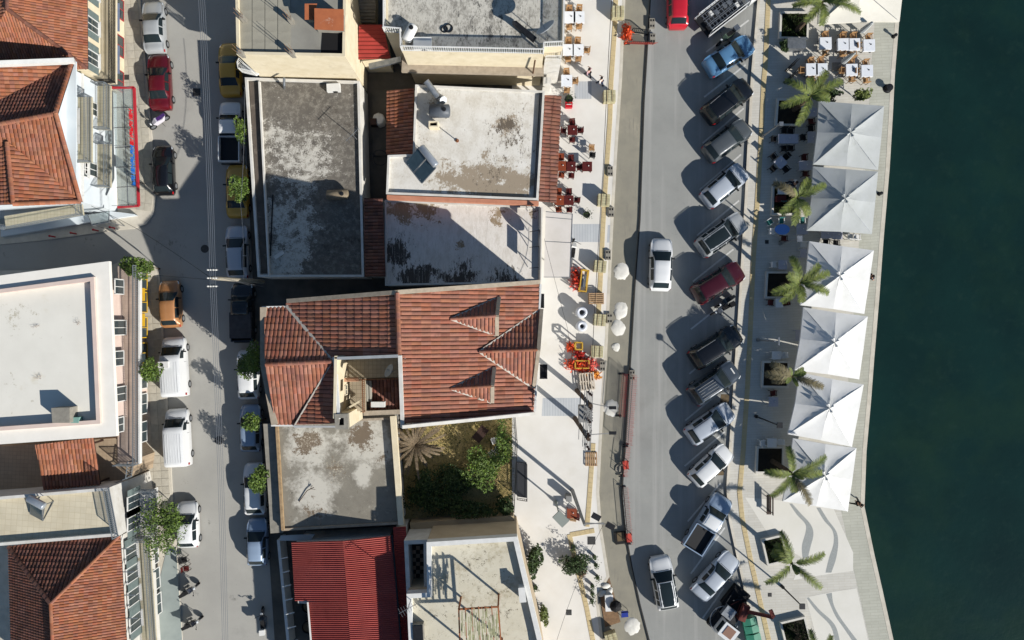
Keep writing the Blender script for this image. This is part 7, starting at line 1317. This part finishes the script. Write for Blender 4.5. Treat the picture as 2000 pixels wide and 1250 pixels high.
# corner clutter: sacks, dark umbrella, blue chair, dirt patch
structure('dirt_patch', MB().prism(xy([(1172, 1165), (1190, 1128), (1202, 1172), (1212, 1215), (1182, 1225)]), -.05, .0), mat('rubble_dirt', C(150, 120, 90), C(120, 96, 74), 4., .95, .3, 30))
for i, (x, y, l) in enumerate(((1183, 1145, 'white cement sack leaning at the pavement tip'), (1176, 1160, 'torn white cement sack beside the long white board'), (1190, 1157, 'crumpled white sack on the rubble'))): p = P(x, y, .2); b = thing('cement_sack', l, 'sack', (p.x, p.y, 0), .5 * i); m = MB().lathe((0, 0, .1), [(.02, -.12), (.28, -.1), (.34, 0), (.28, .1), (.02, .12)], 12, Matrix.Diagonal((1.1, .75, 1))); m.build('bag', CEM, b, True, smooth=True); MB().box((.36, 0, .1), (.1, .2, .03)).build('tie', CEM, b, True)
box_thing('white_board_box', 'long white box standing on the rubble corner', 'box', 1190, 1178, 0, (.6, 1.25, .5), .05, WPL); p = P(1203, 1186, .9); b = thing('dark_umbrella', 'dark folded umbrella on the rubble corner', 'umbrella', (p.x, p.y, 0)); MB().lathe((0, 0, .7), [(.5, 0), (.42, .12), (.2, .25), (.02, .32)], 8).build('canopy', BLACK, b, True); MB().tube([(0, 0, 0), (0, 0, 1.05)], .02).build('shaft', METAL, b, True)
p = P(1221, 1202, .7); b = thing('folding_chair', 'blue backed folding chair standing on the concrete strip', 'chair', (p.x, p.y, -.06), .1); NV = mat('navy_canvas', C(30, 56, 150), None, rough=.8); MB().box((0, 0, .5), (.55, .5, .03)).build('seat', NV, b, True); MB().box((0, .26, .78), (.55, .03, .3)).build('backrest', NV, b, True); [MB().bar((s * .27, t * .25, 0), (s * .27, t * .25, .95 if t > 0 else .5), .035).build('leg', METAL, b, True) for s in (-1, 1) for t in (-1, 1)]
hp = thing('balcony_planter', 'dark low balcony slab with railing before the garden gate', 'platform', P(1022, 940)); MB().prism(xy([(1010, 905), (1029, 907), (1029, 975), (1010, 972)], .9), .12, .5).build('slab', mat('anthracite', C(70, 72, 76), None), hp); railing(hp, [P(1010, 972, .5), P(1029, 975, .5), P(1029, 907, .5)], .7, .15, BLACK)
p = P(938, 848, .9); b = thing('garden_table', 'dark wooden bench frame tipped in the garden', 'table', (p.x, p.y, .1), .9); MB().box((0, 0, .7), (1.3, .75, .05)).build('tabletop', DWOOD, b, True); [MB().bar((i * .6, j * .32, 0), (i * .6, j * .32, .7), .06).build('leg', DWOOD, b, True) for i in (-1, 1) for j in (-1, 1)]
for x, y, a, l in ((966, 860, .4, 'white plastic chair beside the garden table'), (972, 878, 1.2, 'white plastic chair fallen near the garden bush'), (960, 886, 2.2, 'white plastic chair at the edge of the garden bush')): p = P(x, y, .7); chair('white', p.x, p.y, .1, a, l, None)
# people
SKIN = mat('skin', C(196, 150, 122), None, rough=.6); HAIR = mat('hair', C(36, 30, 28), None, rough=.7)
def skin_mesh(name, verts, edges, rad, m_, parent):
    me = bpy.data.meshes.new(name); me.from_pydata(verts, edges, []); me.materials.append(m_); o = bpy.data.objects.new(name, me); COL.objects.link(o); o.parent = parent
    sk = o.modifiers.new('skin', 'SKIN'); sk.use_smooth_shade = True; sv = me.skin_vertices[0].data if me.skin_vertices else None
    if sv is None:
        bm = bmesh.new(); bm.from_mesh(me); bm.verts.layers.skin.verify(); bm.to_mesh(me); bm.free(); sv = me.skin_vertices[0].data
    for i, r in enumerate(rad): sv[i].radius = (r, r) if not isinstance(r, tuple) else r
    sv[0].use_root = True; ss = o.modifiers.new('sub', 'SUBSURF'); ss.levels = ss.render_levels = 1; return o
def person(label, px, py, z, rz, shirt, trousers, seated=False, stride=.22, skirt=False):
    p = P(px, py, z + 1.0); b = thing('person', label, 'person', (p.x, p.y, z), rz); s = -.45 if seated else 0.; J = {'pel': (0, 0, .95 + s), 'sp': (.02, 0, 1.18 + s), 'ch': (.02, 0, 1.38 + s), 'nk': (.03, 0, 1.5 + s), 'hd': (.05, 0, 1.62 + s), 'top': (.05, 0, 1.74 + s), 'no': (.15, 0, 1.62 + s)}
    for k, sg in (('l', 1), ('r', -1)):
        t = stride * sg; J['sh' + k] = (.02, .19 * sg, 1.42 + s); J['el' + k] = (-t * .7 + .02, .26 * sg, 1.16 + s); J['wr' + k] = (-t * 1.1 + .14, .25 * sg, .95 + s + (.05 if seated else 0)); J['ha' + k] = (-t * 1.1 + .2, .24 * sg, .88 + s); J['hp' + k] = (0, .1 * sg, .92 + s)
        if seated: J['kn' + k] = (.42, .12 * sg, .5); J['an' + k] = (.45, .12 * sg, .1); J['to' + k] = (.62, .13 * sg, .05)
        else: J['kn' + k] = (t * .8 + .03, .1 * sg, .5); J['an' + k] = (t * 1.2 - .05, .1 * sg, .09); J['to' + k] = (t * 1.2 + .12, .11 * sg, .04)
    R_ = {'pel': .13, 'sp': .12, 'ch': .135, 'nk': .055, 'hd': .095, 'top': .06, 'no': .02, 'sh': .065, 'el': .045, 'wr': .032, 'ha': .035, 'hp': .085, 'kn': .06, 'an': .042, 'to': .035}
    E = [('pel', 'sp'), ('sp', 'ch'), ('ch', 'nk'), ('nk', 'hd'), ('hd', 'top'), ('hd', 'no')] + [e for k in 'lr' for e in (('ch', 'sh' + k), ('sh' + k, 'el' + k), ('el' + k, 'wr' + k), ('wr' + k, 'ha' + k), ('pel', 'hp' + k), ('hp' + k, 'kn' + k), ('kn' + k, 'an' + k), ('an' + k, 'to' + k))]
    def sub(nm, keys, gr, m_):
        ks = list(keys); ix = {k: i for i, k in enumerate(ks)}; skin_mesh(nm, [J[k] for k in ks], [(ix[a], ix[c]) for a, c in E if a in ix and c in ix], [R_.get(k, R_.get(k[:2], .05)) * gr for k in ks], m_, b)
    sub('body', J.keys(), 1., SKIN); sub('shirt', ['ch', 'sp', 'shl', 'shr', 'ell', 'elr'], 1.16, shirt); sub('trousers', ['pel', 'hpl', 'hpr', 'knl', 'knr', 'anl', 'anr'], 1.18, trousers); sub('shoes', ['anl', 'tol'], 1.25, BLACK); sub('shoes', ['anr', 'tor'], 1.25, BLACK)
    MB().lathe(Vector(J['hd']) + Vector((-.015, 0, .0)), [(.1, -.05), (.115, .03), (.1, .1), (.05, .145), (.01, .155)], 12).build('hair', HAIR, b, True, smooth=True)
DEN = mat('denim', C(50, 60, 84), C(42, 50, 72), 5., .9); NAVY = mat('navy_cloth', C(40, 44, 60), None); PNK = mat('pink_cloth', C(206, 170, 180), None)
person('person in pale pink top walking past the paver pallet shadow', 1150, 141, .12, 2.2, PNK, NAVY); person('person in white shirt and jeans walking beside the tactile path', 1174, 158, .12, 2.3, WPL, DEN); person('person in white shirt sitting beside the red box planter', 1556, 357, .21, 3.0, WPL, NAVY, True); person('person in dark clothes sitting at a shaded table near the planter', 1572, 360, .21, .5, NAVY, NAVY, True); person('person in dark clothes sitting on the quay edge beside a white parasol', 1703, 540, .05, 0., NAVY, DEN, True); person('person in black clothes bending at the quay corner', 1676, 983, .21, .2, BLACK, BLACK, False, .3)
